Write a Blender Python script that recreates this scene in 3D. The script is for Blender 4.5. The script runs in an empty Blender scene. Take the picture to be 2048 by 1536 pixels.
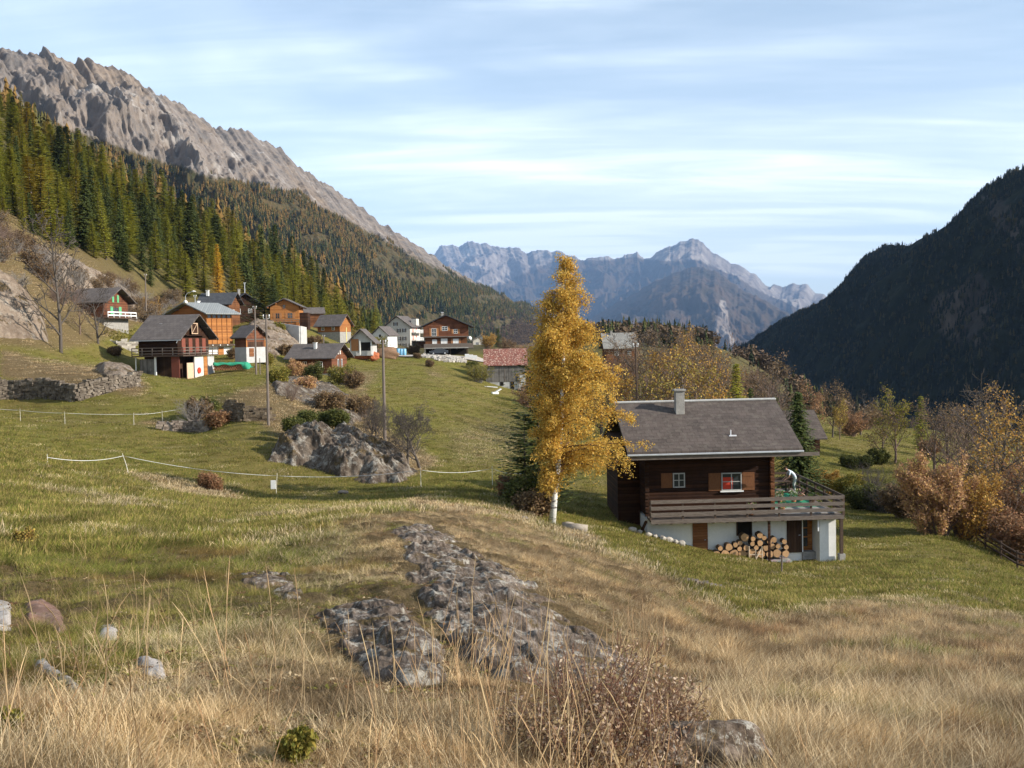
import bpy, math, random
import numpy as np
from mathutils import Vector, Matrix
R = math.radians
rng = np.random.default_rng(7)
random.seed(11)
sc = bpy.context.scene
# ---------------------------------------------------------------- camera, sky, sun, exposure
F = 2100.0; HOR = 680.0; ROLL = 0.021
PITCH = math.atan((768.0 - HOR) / F)
cd = bpy.data.cameras.new('camera'); cam = bpy.data.objects.new('camera', cd)
sc.collection.objects.link(cam); sc.camera = cam
cd.sensor_width = 36.0; cd.lens = F / 2048.0 * 36.0
cd.clip_start = 0.05; cd.clip_end = 60000
cam.rotation_mode = 'QUATERNION'
cam.rotation_quaternion = (Matrix.Rotation(R(90) - PITCH, 4, 'X') @ Matrix.Rotation(-ROLL, 4, 'Z')).to_quaternion()
sc.render.resolution_x = 1024; sc.render.resolution_y = 768
SUN_EL = R(25); SH = Vector((0.954, -0.30, 0)).normalized()
S = Vector((SH.x * math.cos(SUN_EL), SH.y * math.cos(SUN_EL), math.sin(SUN_EL)))
ld = bpy.data.lights.new('sun', 'SUN'); ld.energy = 5.0; ld.angle = R(0.53); ld.color = (1.0, 0.93, 0.82)
sun = bpy.data.objects.new('sun', ld); sc.collection.objects.link(sun)
sun.rotation_mode = 'QUATERNION'; sun.rotation_quaternion = S.to_track_quat('Z', 'Y')
w = bpy.data.worlds.new('World'); sc.world = w; w.use_nodes = True
nt = w.node_tree; nt.nodes.clear(); N = nt.nodes.new; L = nt.links.new
out = N('ShaderNodeOutputWorld'); bg = N('ShaderNodeBackground'); L(bg.outputs[0], out.inputs[0])
sky = N('ShaderNodeTexSky'); sky.sky_type = 'NISHITA'; sky.sun_disc = False
sky.sun_elevation = SUN_EL; sky.sun_rotation = math.atan2(SH.x, SH.y)
sky.altitude = 1200; sky.air_density = 1.0; sky.dust_density = 0.6; sky.ozone_density = 1.2
tc = N('ShaderNodeTexCoord'); sep = N('ShaderNodeSeparateXYZ'); L(tc.outputs['Generated'], sep.inputs[0])
# cirrus: the view direction is carried onto a flat layer high above
zz = N('ShaderNodeMath'); zz.operation = 'ADD'; zz.inputs[1].default_value = 0.12; L(sep.outputs[2], zz.inputs[0])
zm = N('ShaderNodeMath'); zm.operation = 'MAXIMUM'; zm.inputs[1].default_value = 0.03; L(zz.outputs[0], zm.inputs[0])
dx = N('ShaderNodeMath'); dx.operation = 'DIVIDE'; L(sep.outputs[0], dx.inputs[0]); L(zm.outputs[0], dx.inputs[1])
dy = N('ShaderNodeMath'); dy.operation = 'DIVIDE'; L(sep.outputs[1], dy.inputs[0]); L(zm.outputs[0], dy.inputs[1])
cb = N('ShaderNodeCombineXYZ'); L(dx.outputs[0], cb.inputs[0]); L(dy.outputs[0], cb.inputs[1])
def cloud(scale, sx, sy, rz, det, lo, hi, dist):
    mp = N('ShaderNodeMapping'); mp.inputs['Rotation'].default_value = (0, 0, R(rz)); mp.inputs['Scale'].default_value = (sx, sy, 1)
    L(cb.outputs[0], mp.inputs[0])
    n = N('ShaderNodeTexNoise'); n.inputs['Scale'].default_value = scale; n.inputs['Detail'].default_value = det
    n.inputs['Roughness'].default_value = 0.55; n.inputs['Distortion'].default_value = dist; L(mp.outputs[0], n.inputs[0])
    m = N('ShaderNodeMapRange'); m.interpolation_type = 'SMOOTHSTEP'; m.inputs[1].default_value = lo; m.inputs[2].default_value = hi
    L(n.outputs[0], m.inputs[0]); return m.outputs[0]
c1 = cloud(2.3, 0.30, 1.5, -38, 12, 0.38, 0.72, 0.7)
c2 = cloud(0.7, 0.5, 1.0, -25, 5, 0.30, 0.66, 0.6)
mul = N('ShaderNodeMath'); mul.operation = 'MULTIPLY'; L(c1, mul.inputs[0]); L(c2, mul.inputs[1])
mul2 = N('ShaderNodeMath'); mul2.operation = 'MULTIPLY_ADD'; L(mul.outputs[0], mul2.inputs[0]); mul2.inputs[1].default_value = 0.60
c3m = N('ShaderNodeMath'); c3m.operation = 'MULTIPLY'; L(c2, c3m.inputs[0]); c3m.inputs[1].default_value = 0.27
L(c3m.outputs[0], mul2.inputs[2])
# thicker veil low over the horizon
veil = N('ShaderNodeMapRange'); veil.inputs[1].default_value = 0.0; veil.inputs[2].default_value = 0.40
veil.inputs[3].default_value = 0.66; veil.inputs[4].default_value = 0.0; L(sep.outputs[2], veil.inputs[0])
mx = N('ShaderNodeMath'); mx.operation = 'ADD'; mx.use_clamp = True; L(mul2.outputs[0], mx.inputs[0]); L(veil.outputs[0], mx.inputs[1])
mix = N('ShaderNodeMix'); mix.data_type = 'RGBA'; L(mx.outputs[0], mix.inputs[0]); tint = N('ShaderNodeMix'); tint.data_type = 'RGBA'; tint.blend_type = 'MULTIPLY'; tint.inputs[0].default_value = 1; tint.inputs[7].default_value = (0.84, 1.0, 1.03, 1); L(sky.outputs[0], tint.inputs[6]); L(tint.outputs[2], mix.inputs[6])
mix.inputs[7].default_value = (10.4, 11.2, 11.6, 1)
L(mix.outputs[2], bg.inputs[0]); bg.inputs[1].default_value = 0.088
sc.view_settings.view_transform = 'Standard'; sc.view_settings.look = 'None'
sc.view_settings.gamma = 1.0; sc.view_settings.exposure = 0.86
cy = sc.cycles
try:
    cy.max_bounces = 6; cy.diffuse_bounces = 2; cy.transparent_max_bounces = 8; cy.volume_bounces = 0; cy.transmission_bounces = 3
    cy.use_denoising = True; cy.caustics_reflective = False; cy.caustics_refractive = False
except Exception: pass

# ---------------------------------------------------------------- pixel rays (2048 x 1536 photograph) to world points
def corr(px, py):
    dx = np.asarray(px, float) - 1024; dy = np.asarray(py, float) - 768
    c, s = math.cos(ROLL), math.sin(ROLL)
    return dx * c - dy * s, dy * c + dx * s
def ray(px, py):
    dx, dy = corr(px, py)
    cp, sp = math.cos(PITCH), math.sin(PITCH)
    v = -dy / F
    y = cp + v * sp; z = -sp + v * cp
    return (dx / F) / y, z / y            # x and z per metre of y
def P(px, py, Y):
    a, b = ray(px, py); return Vector((float(a) * Y, Y, float(b) * Y))
def proj(x, y, z):
    cp, sp = math.cos(PITCH), math.sin(PITCH)
    f = y * cp - z * sp; v = y * sp + z * cp
    dx = x / f * F; dy = -v / f * F
    c, s = math.cos(ROLL), math.sin(ROLL)
    return 1024 + dx * c + dy * s, 768 + dy * c - dx * s

# ---------------------------------------------------------------- numpy noise
_perm = np.random.default_rng(3).permutation(512)
_perm = np.concatenate([_perm, _perm, _perm])
def perlin(x, y, seed=0):
    x = np.asarray(x, float) + seed * 17.31; y = np.asarray(y, float) + seed * 9.77
    xi = np.floor(x).astype(int); yi = np.floor(y).astype(int)
    xf = x - xi; yf = y - yi
    u = xf * xf * xf * (xf * (xf * 6 - 15) + 10); v = yf * yf * yf * (yf * (yf * 6 - 15) + 10)
    def g(ix, iy, fx, fy):
        h = _perm[_perm[ix & 511] + (iy & 511)] * (2 * math.pi / 512)
        return np.cos(h) * fx + np.sin(h) * fy
    a = g(xi, yi, xf, yf); b = g(xi + 1, yi, xf - 1, yf); c = g(xi, yi + 1, xf, yf - 1); d = g(xi + 1, yi + 1, xf - 1, yf - 1)
    return (a * (1 - u) + b * u) * (1 - v) + (c * (1 - u) + d * u) * v * 1.0
def fbm(x, y, oct=4, seed=0, gain=0.5):
    r = 0; a = 1; f = 1
    for i in range(oct):
        r = r + a * perlin(np.asarray(x) * f, np.asarray(y) * f, seed + i * 5); a *= gain; f *= 2.03
    return r
def ridged(x, y, oct=4, seed=0):
    r = 0; a = 1; f = 1
    for i in range(oct):
        r = r + a * (1 - 2.2 * np.abs(perlin(np.asarray(x) * f, np.asarray(y) * f, seed + i * 7))); a *= 0.5; f *= 2.1
    return r
def smooth(e0, e1, x):
    t = np.clip((x - e0) / (e1 - e0), 0, 1); return t * t * (3 - 2 * t)
def inpoly(px, py, poly):
    px = np.asarray(px, float); py = np.asarray(py, float); ins = np.zeros(px.shape, bool)
    n = len(poly)
    for i in range(n):
        x0, y0 = poly[i]; x1, y1 = poly[(i + 1) % n]
        if y0 == y1: continue
        c = ((y0 > py) != (y1 > py)) & (px < (x1 - x0) * (py - y0) / (y1 - y0) + x0)
        ins ^= c
    return ins
def polydist(px, py, poly, sy=1.0):
    """signed distance (+ inside) to a polygon"""
    px = np.asarray(px, float); py = np.asarray(py, float) * sy; d = np.full(px.shape, 1e9)
    n = len(poly)
    for i in range(n):
        x0, y0 = poly[i]; x1, y1 = poly[(i + 1) % n]; y0 = y0 * sy; y1 = y1 * sy
        l2 = (x1 - x0) ** 2 + (y1 - y0) ** 2 + 1e-9
        t = np.clip(((px - x0) * (x1 - x0) + (py - y0) * (y1 - y0)) / l2, 0, 1)
        d = np.minimum(d, np.hypot(px - x0 - t * (x1 - x0), py - y0 - t * (y1 - y0)))
    return np.where(inpoly(px, py / sy, poly), d, -d)

# ---------------------------------------------------------------- objects
C = sc.collection
def tag(o, label=None, cat=None, group=None, kind=None):
    if label: o['label'] = label
    if cat: o['category'] = cat
    if group: o['group'] = group
    if kind: o['kind'] = kind
    return o
def empty(name, loc=(0, 0, 0), rz=0, label=None, cat=None, group=None):
    o = bpy.data.objects.new(name, None); C.objects.link(o); o.location = loc; o.rotation_euler = (0, 0, rz)
    o.empty_display_size = 0.2
    return tag(o, label, cat, group)
def copy_tree(o, parent=None):
    c = o.copy(); C.objects.link(c)
    if parent: c.parent = parent
    for ch in list(o.children): copy_tree(ch, c)
    return c
def mesh_np(name, V, Fq, smooth_=False):
    """V (n,3), Fq list/array of equal-length faces"""
    me = bpy.data.meshes.new(name)
    V = np.asarray(V, np.float32); Fq = np.asarray(Fq, np.int32); k = Fq.shape[1]
    me.vertices.add(len(V)); me.vertices.foreach_set('co', V.ravel())
    me.loops.add(Fq.size); me.loops.foreach_set('vertex_index', Fq.ravel())
    me.polygons.add(len(Fq)); me.polygons.foreach_set('loop_start', np.arange(0, Fq.size, k, dtype=np.int32))
    me.polygons.foreach_set('loop_total', np.full(len(Fq), k, np.int32))
    if smooth_: me.polygons.foreach_set('use_smooth', np.ones(len(Fq), bool))
    me.update(calc_edges=True); me.validate(); return me
class MB:
    def __init__(s): s.v = []; s.f = []
    def add(s, vs, fs):
        n = len(s.v); s.v += [tuple(v) for v in vs]; s.f += [tuple(i + n for i in f) for f in fs]; return s
    def box(s, x0, x1, y0, y1, z0, z1, M=None):
        vs = [Vector(p) for p in ((x0, y0, z0), (x1, y0, z0), (x1, y1, z0), (x0, y1, z0), (x0, y0, z1), (x1, y0, z1), (x1, y1, z1), (x0, y1, z1))]
        if M: vs = [M @ v for v in vs]
        return s.add(vs, [(0, 3, 2, 1), (4, 5, 6, 7), (0, 1, 5, 4), (1, 2, 6, 5), (2, 3, 7, 6), (3, 0, 4, 7)])
    def prism(s, pts, a, b):
        """pts: polygon of Vector; extruded by moving along vector (b) from offset a"""
        n = len(pts); A = [Vector(p) + Vector(a) for p in pts]; B = [Vector(p) + Vector(b) for p in pts]
        return s.add(A + B, [tuple(range(n))[::-1], tuple(range(n, 2 * n))] + [(i, (i + 1) % n, (i + 1) % n + n, i + n) for i in range(n)])
    def tube(s, pts, rad, n=6, cap=True):
        pts = [Vector(p) for p in pts]; base = len(s.v); m = len(pts)
        if not hasattr(rad, '__len__'): rad = [rad] * m
        up = None
        for i, p in enumerate(pts):
            d = (pts[min(i + 1, m - 1)] - pts[max(i - 1, 0)])
            if d.length < 1e-9: d = Vector((0, 0, 1))
            d.normalize()
            if up is None: up = Vector((1, 0, 0)) if abs(d.x) < 0.8 else Vector((0, 1, 0))
            a = (up - d * up.dot(d)).normalized(); b = d.cross(a); up = a
            for k in range(n):
                t = 2 * math.pi * k / n; q = p + (a * math.cos(t) + b * math.sin(t)) * rad[i]; s.v.append((q.x, q.y, q.z))
        for i in range(m - 1):
            for k in range(n):
                a0 = base + i * n + k; a1 = base + i * n + (k + 1) % n
                s.f.append((a0, a1, a1 + n, a0 + n))
        if cap and n > 2:
            s.f.append(tuple(base + k for k in range(n))[::-1]); s.f.append(tuple(base + (m - 1) * n + k for k in range(n)))
        return s
    def mesh(s, name, sm=False):
        me = bpy.data.meshes.new(name); me.from_pydata(s.v, [], s.f)
        if sm: me.polygons.foreach_set('use_smooth', [True] * len(me.polygons))
        me.update(); return me
    def build(s, name, mat, parent=None, sm=False, label=None, bev=0):
        o = bpy.data.objects.new(name, s.mesh(name, sm)); C.objects.link(o)
        for m in (mat if isinstance(mat, (list, tuple)) else [mat]): o.data.materials.append(m)
        if parent: o.parent = parent
        if label: o['label'] = label
        if bev:
            b = o.modifiers.new('bevel', 'BEVEL'); b.width = bev; b.segments = 2; b.limit_method = 'ANGLE'
        return o

# ---------------------------------------------------------------- materials
class Mat:
    def __init__(s, name, rough=0.9, spec=0.2):
        s.m = bpy.data.materials.new(name); s.m.use_nodes = True; s.t = s.m.node_tree; s.t.nodes.clear()
        s.o = s.n('ShaderNodeOutputMaterial'); s.b = s.n('ShaderNodeBsdfPrincipled')
        s.b.inputs['Roughness'].default_value = rough; s.b.inputs['Specular IOR Level'].default_value = spec
        s.l(s.b.outputs[0], s.o.inputs[0])
    def n(s, t, **kw):
        x = s.t.nodes.new(t)
        for k, v in kw.items(): setattr(x, k, v)
        return x
    def l(s, a, b): s.t.links.new(a, b)
    def coord(s, kind='Object', scale=(1, 1, 1), rot=(0, 0, 0)):
        if kind == 'World':
            c = s.n('ShaderNodeNewGeometry').outputs['Position']
        else: c = s.n('ShaderNodeTexCoord').outputs[kind]
        m = s.n('ShaderNodeMapping'); m.inputs['Scale'].default_value = scale; m.inputs['Rotation'].default_value = rot; s.l(c, m.inputs[0]); return m.outputs[0]
    def noise(s, c, scale, detail=6, rough=0.6, dist=0):
        x = s.n('ShaderNodeTexNoise'); x.inputs['Scale'].default_value = scale; x.inputs['Detail'].default_value = detail
        x.inputs['Roughness'].default_value = rough; x.inputs['Distortion'].default_value = dist; s.l(c, x.inputs[0]); return x.outputs[0]
    def vor(s, c, scale, feat='F1', out=0):
        x = s.n('ShaderNodeTexVoronoi'); x.feature = feat; x.inputs['Scale'].default_value = scale; s.l(c, x.inputs['Vector']); return x.outputs[out]
    def ramp(s, f, stops):
        x = s.n('ShaderNodeValToRGB'); e = x.color_ramp.elements
        while len(e) < len(stops): e.new(0.5)
        for i, (p, c) in enumerate(stops): e[i].position = p; e[i].color = (*c, 1) if len(c) == 3 else c
        s.l(f, x.inputs[0]); return x.outputs[0]
    def mix(s, f, a, b, blend='MIX'):
        x = s.n('ShaderNodeMix', data_type='RGBA', blend_type=blend)
        for i, v in ((0, f), (6, a), (7, b)):
            if isinstance(v, (int, float)): x.inputs[i].default_value = v
            elif isinstance(v, (tuple, list)): x.inputs[i].default_value = (*v, 1) if len(v) == 3 else v
            else: s.l(v, x.inputs[i])
        return x.outputs[2]
    def math(s, op, a, b=0.0, c=None, clamp=False):
        x = s.n('ShaderNodeMath', operation=op); x.use_clamp = clamp
        for i, v in enumerate((a, b, c)):
            if v is None: continue
            if isinstance(v, (int, float)): x.inputs[i].default_value = v
            else: s.l(v, x.inputs[i])
        return x.outputs[0]
    def rng(s, f, a, b, c=0, d=1, smooth_=True):
        x = s.n('ShaderNodeMapRange'); x.interpolation_type = 'SMOOTHSTEP' if smooth_ else 'LINEAR'
        for i, v in ((1, a), (2, b), (3, c), (4, d)): x.inputs[i].default_value = v
        s.l(f, x.inputs[0]); return x.outputs[0]
    def attr(s, name, kind='GEOMETRY'):
        x = s.n('ShaderNodeAttribute'); x.attribute_name = name; x.attribute_type = kind; return x
    def col(s, c):
        if isinstance(c, (tuple, list)): s.b.inputs['Base Color'].default_value = (*c, 1)
        else: s.l(c, s.b.inputs['Base Color'])
        return s
    def bump(s, h, strength=0.5, dist=0.05):
        x = s.n('ShaderNodeBump'); x.inputs['Strength'].default_value = strength; x.inputs['Distance'].default_value = dist
        s.l(h, x.inputs['Height']); s.l(x.outputs[0], s.b.inputs['Normal']); return s
def simple(name, c1, c2=None, scale=4.0, rough=0.85, spec=0.2, bump=0.2, dist=0.02, stretch=(1, 1, 1)):
    m = Mat(name, rough, spec); c2 = c2 or tuple(x * 0.7 for x in c1)
    co = m.coord('Object', stretch); f = m.noise(co, scale, 7, 0.65); f2 = m.noise(co, scale * 7, 4, 0.6)
    ff = m.math('ADD', m.math('MULTIPLY', f, 0.65), m.math('MULTIPLY', f2, 0.35))
    m.col(m.ramp(ff, [(0.33, c2), (0.64, c1)])); m.bump(f2, bump, dist); return m.m
def planks(name, c1, c2, size=0.2, axis=2, stains=0.3, rough=0.85):
    """boards: axis 2 = horizontal boards stacked in z, 0 = vertical boards side by side (x and y both cut)"""
    m = Mat(name, rough, 0.15); co = m.n('ShaderNodeTexCoord').outputs['Object']
    sp = m.n('ShaderNodeSeparateXYZ'); m.l(co, sp.inputs[0])
    v = sp.outputs[2] if axis == 2 else m.math('ADD', sp.outputs[0], sp.outputs[1])
    k = m.math('DIVIDE', v, size); idx = m.math('FLOOR', k); fr = m.math('FRACT', k)
    wn = m.n('ShaderNodeTexWhiteNoise', noise_dimensions='1D'); m.l(idx, wn.inputs['W'])
    sc_ = (1.2, 1.2, 14) if axis == 2 else (14, 14, 1.2)
    g = m.noise(m.coord('Object', sc_), 2.2, 8, 0.65)
    big = m.noise(m.coord('Object'), 0.8, 4, 0.6)
    t = m.math('ADD', m.math('MULTIPLY', wn.outputs['Value'], 0.45), m.math('MULTIPLY', g, 0.75))
    c = m.ramp(t, [(0.2, c2), (0.85, c1)])
    c = m.mix(m.math('MULTIPLY', m.rng(big, 0.45, 0.7), stains), c, tuple(x * 0.4 for x in c2))
    gap = m.math('LESS_THAN', fr, 0.07)
    c = m.mix(m.math('MULTIPLY', gap, 0.75), c, tuple(x * 0.25 for x in c2)); m.col(c)
    h = m.math('ADD', m.math('MULTIPLY', m.math('PINGPONG', fr, 0.5), 1.5), m.math('MULTIPLY', g, 0.3)); m.bump(h, 0.6, 0.04); return m.m
def tiles(name, c1, c2, w=0.4, h=0.3, axis='x', moss=0.0, mossc=(0.3, 0.3, 0.25), rough=0.8):
    m = Mat(name, rough, 0.25)
    co = m.coord('Object', (1, 1, 1) if axis == 'x' else (1, 1, 1), (0, 0, 0) if axis == 'x' else (0, 0, R(90)))
    b = m.n('ShaderNodeTexBrick'); m.l(co, b.inputs[0]); b.inputs['Scale'].default_value = 1.0
    b.inputs['Color1'].default_value = (*c1, 1); b.inputs['Color2'].default_value = (*c2, 1); b.inputs['Mortar'].default_value = (*[x * 0.35 for x in c2], 1)
    b.inputs['Mortar Size'].default_value = 0.012; b.inputs['Brick Width'].default_value = w; b.inputs['Row Height'].default_value = h
    n1 = m.noise(m.coord('Object'), 1.1, 6, 0.65); n2 = m.noise(m.coord('Object'), 14, 5, 0.7)
    c = m.mix(0.35, b.outputs['Color'], m.ramp(n1, [(0.3, tuple(x * 0.55 for x in c2)), (0.7, tuple(min(1, x * 1.35) for x in c1))]))
    c = m.mix(m.rng(n2, 0.60, 0.78, 0, 0.5), c, tuple(min(1, x * 1.9) for x in c1))
    if moss: c = m.mix(m.math('MULTIPLY', m.rng(m.noise(m.coord('Object'), 3.2, 6, 0.7), 0.5, 0.62), moss), c, mossc)
    m.col(c); m.bump(m.math('ADD', b.outputs['Fac'], m.math('MULTIPLY', n2, -0.4)), -0.45, 0.03); return m.m
def leafmat(name, cols, trans=0.35, rough=0.7, big=0.0):
    m = Mat(name, rough, 0.2); g = m.n('ShaderNodeNewGeometry'); oi = m.n('ShaderNodeObjectInfo')
    r = m.math('ADD', m.math('MULTIPLY', g.outputs['Random Per Island'], 0.8), m.math('MULTIPLY', oi.outputs['Random'], 0.2))
    if big:
        r = m.math('ADD', m.math('MULTIPLY', r, 1 - big), m.math('MULTIPLY', oi.outputs['Random'], big))
    n = len(cols); c = m.ramp(r, [((i + 0.1) / (n), x) for i, x in enumerate(cols)]); m.col(c)
    tr = m.n('ShaderNodeBsdfTranslucent'); m.l(c, tr.inputs[0]); mx_ = m.n('ShaderNodeMixShader'); mx_.inputs[0].default_value = trans
    m.l(m.b.outputs[0], mx_.inputs[1]); m.l(tr.outputs[0], mx_.inputs[2]); m.l(mx_.outputs[0], m.o.inputs[0]); return m.m

# ---------------------------------------------------------------- scatter (stuff only): one object, instanced tufts / far trees
def scatter(name, label, pts, rot, scl, idx, sources, attrs=None, cat=None):
    me = bpy.data.meshes.new(name); me.vertices.add(len(pts)); me.vertices.foreach_set('co', np.asarray(pts, np.float32).ravel())
    def at(nm, ty, dom, arr, key):
        a = me.attributes.new(nm, ty, dom); a.data.foreach_set(key, np.asarray(arr).ravel())
    at('rot', 'FLOAT_VECTOR', 'POINT', np.asarray(rot, np.float32), 'vector'); at('scl', 'FLOAT_VECTOR', 'POINT', np.asarray(scl, np.float32), 'vector')
    at('idx', 'INT', 'POINT', np.asarray(idx, np.int32), 'value')
    for k, v in (attrs or {}).items(): at(k, 'FLOAT', 'POINT', np.asarray(v, np.float32), 'value')
    me.update()
    o = bpy.data.objects.new(name, me); C.objects.link(o)
    tag(o, label, cat or name.replace('_', ' '), kind='stuff')
    col = bpy.data.collections.new(name + '_sources')
    for s_ in sources: col.objects.link(s_)
    g = bpy.data.node_groups.new(name, 'GeometryNodeTree')
    g.interface.new_socket('Geometry', in_out='INPUT', socket_type='NodeSocketGeometry'); g.interface.new_socket('Geometry', in_out='OUTPUT', socket_type='NodeSocketGeometry')
    gi = g.nodes.new('NodeGroupInput'); go = g.nodes.new('NodeGroupOutput'); ip = g.nodes.new('GeometryNodeInstanceOnPoints')
    ci = g.nodes.new('GeometryNodeCollectionInfo'); ci.inputs[0].default_value = col; ci.inputs['Separate Children'].default_value = True; ci.inputs['Reset Children'].default_value = True
    def na(nm, ty):
        x = g.nodes.new('GeometryNodeInputNamedAttribute'); x.data_type = ty; x.inputs[0].default_value = nm; return x.outputs[0]
    g.links.new(gi.outputs[0], ip.inputs['Points']); g.links.new(ci.outputs[0], ip.inputs['Instance']); ip.inputs['Pick Instance'].default_value = True
    g.links.new(na('idx', 'INT'), ip.inputs['Instance Index'])
    er = g.nodes.new('FunctionNodeEulerToRotation'); g.links.new(na('rot', 'FLOAT_VECTOR'), er.inputs[0]); g.links.new(er.outputs[0], ip.inputs['Rotation'])
    g.links.new(na('scl', 'FLOAT_VECTOR'), ip.inputs['Scale']); g.links.new(ip.outputs[0], go.inputs[0])
    md = o.modifiers.new('scatter', 'NODES'); md.node_group = g
    return o
def source(name, me, mat):
    o = bpy.data.objects.new(name, me); o.data.materials.append(mat); return o
# ================================================================ ground
TP = [ # px, py, depth Y : where the ground is seen
(-500,1536,3.6),(-500,1300,6.5),(-500,1000,18),(-500,800,60),(-500,640,100),(-500,300,150),
(0,1536,3.6),(0,1430,4.7),(0,1300,6.8),(0,1150,12),(0,1060,18),(0,1000,25),(0,900,46),(0,850,78),(0,797,99),(0,735,106),(0,690,122),(0,600,135),(0,530,150),(0,455,185),
(150,760,104),(150,800,96),(120,705,130),(60,690,125),
(250,1536,3.8),(250,1300,6.9),(250,1150,12.5),(250,1050,20),(250,1000,30),(262,950,57),(250,855,82),(270,780,100),(290,752,118),(200,720,140),(250,690,160),(230,655,176),(210,600,200),(230,565,222),
(350,756,142),(440,750,142),(400,800,100),(420,855,84),
(500,1536,3.9),(500,1300,7.1),(500,1150,13),(500,1060,22),(500,1020,35),(550,992,58),(500,900,70),(535,853,80),(440,846,84),(440,795,92),(540,770,98),(480,742,145),(500,725,160),(470,705,176),(560,660,200),(630,700,205),(570,648,228),(640,760,150),(600,800,96),(630,745,172),(700,752,172),(660,668,245),
(320,640,235),(420,615,250),(520,630,260),(620,640,270),
(750,1536,4.0),(750,1300,7.4),(750,1150,12.5),(780,1040,20),(780,1012,29),(750,985,58),(770,885,87),(800,925,74),(900,950,67),(900,850,108),(900,790,150),(850,760,180),(800,737,205),(760,712,228),(850,712,236),(940,716,240),(776,702,290),(740,700,262),(821,700,305),(860,700,300),(790,680,345),(740,675,300),(960,690,320),(1040,690,340),
(1010,773,216),(1000,800,185),(1000,870,114),(1000,940,75),(980,985,58),
(1024,1536,4.2),(1024,1420,5.6),(1024,1300,7.6),(1024,1200,10.5),(1024,1110,17),(1010,1058,26),(1050,1032,50),(1103,1047,52),
(1300,1536,4.5),(1300,1430,6.5),(1300,1300,10.5),(1300,1200,17),(1300,1145,25),(1310,1112,44),(1290,1070,56),(1390,1168,37),
(1500,1536,4.8),(1500,1400,8),(1500,1310,14),(1500,1262,21),(1500,1180,41),(1500,1122,55),(1560,1125,56.5),(1420,1105,56.5),
(1700,1536,5),(1700,1400,9),(1700,1300,15),(1700,1228,25),(1700,1185,40),(1680,1116,57),(1700,1065,72),(1700,1010,90),(1720,952,110),(1700,880,150),(1660,850,190),
(1900,1536,5.2),(1900,1400,9.5),(1900,1300,16),(1900,1240,25),(1900,1180,40),(1900,1100,60),(1880,1068,70),(1900,1020,85),(1900,960,110),(1850,915,135),(1900,890,170),
(2048,1536,5.3),(2048,1400,10),(2048,1285,21),(2048,1225,36),(2048,1140,62),(2048,1090,78),(2048,1020,108),(2048,960,150),
(2500,1536,5.5),(2500,1400,10),(2500,1285,21),(2500,1160,60),(2500,1080,100),
(1300,960,75),(1300,900,98),(1300,850,130),(1450,960,78),(1450,880,115),(1430,840,150),
(1250,770,250),(1400,790,230),(1240,710,262),(1150,700,330),(1300,702,380),(1400,715,400),(1500,800,330),(1650,840,300),
]
TP = np.array(TP, float)
# wooded hill, forest slope and valley floor given in world metres (x, y, z)
TW = np.array([
(-147,300,56),(-176,360,78),(-206,420,100),(-245,500,118),(-294,600,139),(-122,250,38),
(-86,250,16),(-103,300,30),(-124,360,45),(-145,420,57),(-172,500,65),(-207,600,74),
(-60,300,8),(-72,360,17),(-84,420,25),(-100,500,31),(-120,600,35),(-40,300,3),(-54,400,5),(-67,500,5),(-80,600,4),
(-189,300,92),(-265,420,145),(-378,600,205),(-440,900,185),(-310,900,98),(-180,900,44),(-60,345,5),(-735,1500,250),(-500,1500,120),(-250,1500,30),
(-200,160,66),(-260,200,110),(-150,150,34),(-120,120,24),
(0,420,-4),(60,420,-4),(95,450,-8),(40,520,-2),(80,530,-2),(120,520,-22),(100,600,-10),(150,420,-45),(0,600,-18),
(60,720,-60),(0,1100,-75),(120,1100,-100),(260,1000,-105),(200,700,-85),(330,800,-100),(250,500,-70),(300,350,-62),(180,300,-42),(120,250,-26),(190,180,-36),(160,130,-30),(420,700,-95),
(150,1300,-105),(350,1300,-105),(330,600,-85),(500,450,-70)], float)
_a, _b = ray(TP[:, 0], TP[:, 1]); X0 = _a * TP[:, 2]; Y0 = TP[:, 2]; Z0 = _b * TP[:, 2]
X0 = np.concatenate([X0, TW[:, 0]]); Y0 = np.concatenate([Y0, TW[:, 1]]); Z0 = np.concatenate([Z0, TW[:, 2]])
for th in np.linspace(-0.75, 0.75, 7):
    for rr, zz_ in ((0.3, -1.6), (2.0, -1.60)):
        X0 = np.append(X0, rr * math.sin(th)); Y0 = np.append(Y0, rr * math.cos(th)); Z0 = np.append(Z0, zz_)
TH0 = np.arctan2(X0, Y0); R0 = np.hypot(X0, Y0)
def feat(th, r): return np.stack([th * 1.6, np.log(r + 2.0) * 0.62], -1)
A0 = feat(TH0, R0); W0 = Z0 / (R0 + 4.0)
def kern(A, B):
    d = ((A[:, None, :] - B[None, :, :]) ** 2).sum(-1); return np.sqrt(d + 0.0012)
n0 = len(A0)
K = kern(A0, A0) - np.eye(n0) * 0.0008
Pm = np.concatenate([np.ones((n0, 1)), A0], 1)
KK = np.block([[K, Pm], [Pm.T, np.zeros((3, 3))]])
SOL = np.linalg.solve(KK, np.concatenate([W0, np.zeros(3)]))
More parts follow.
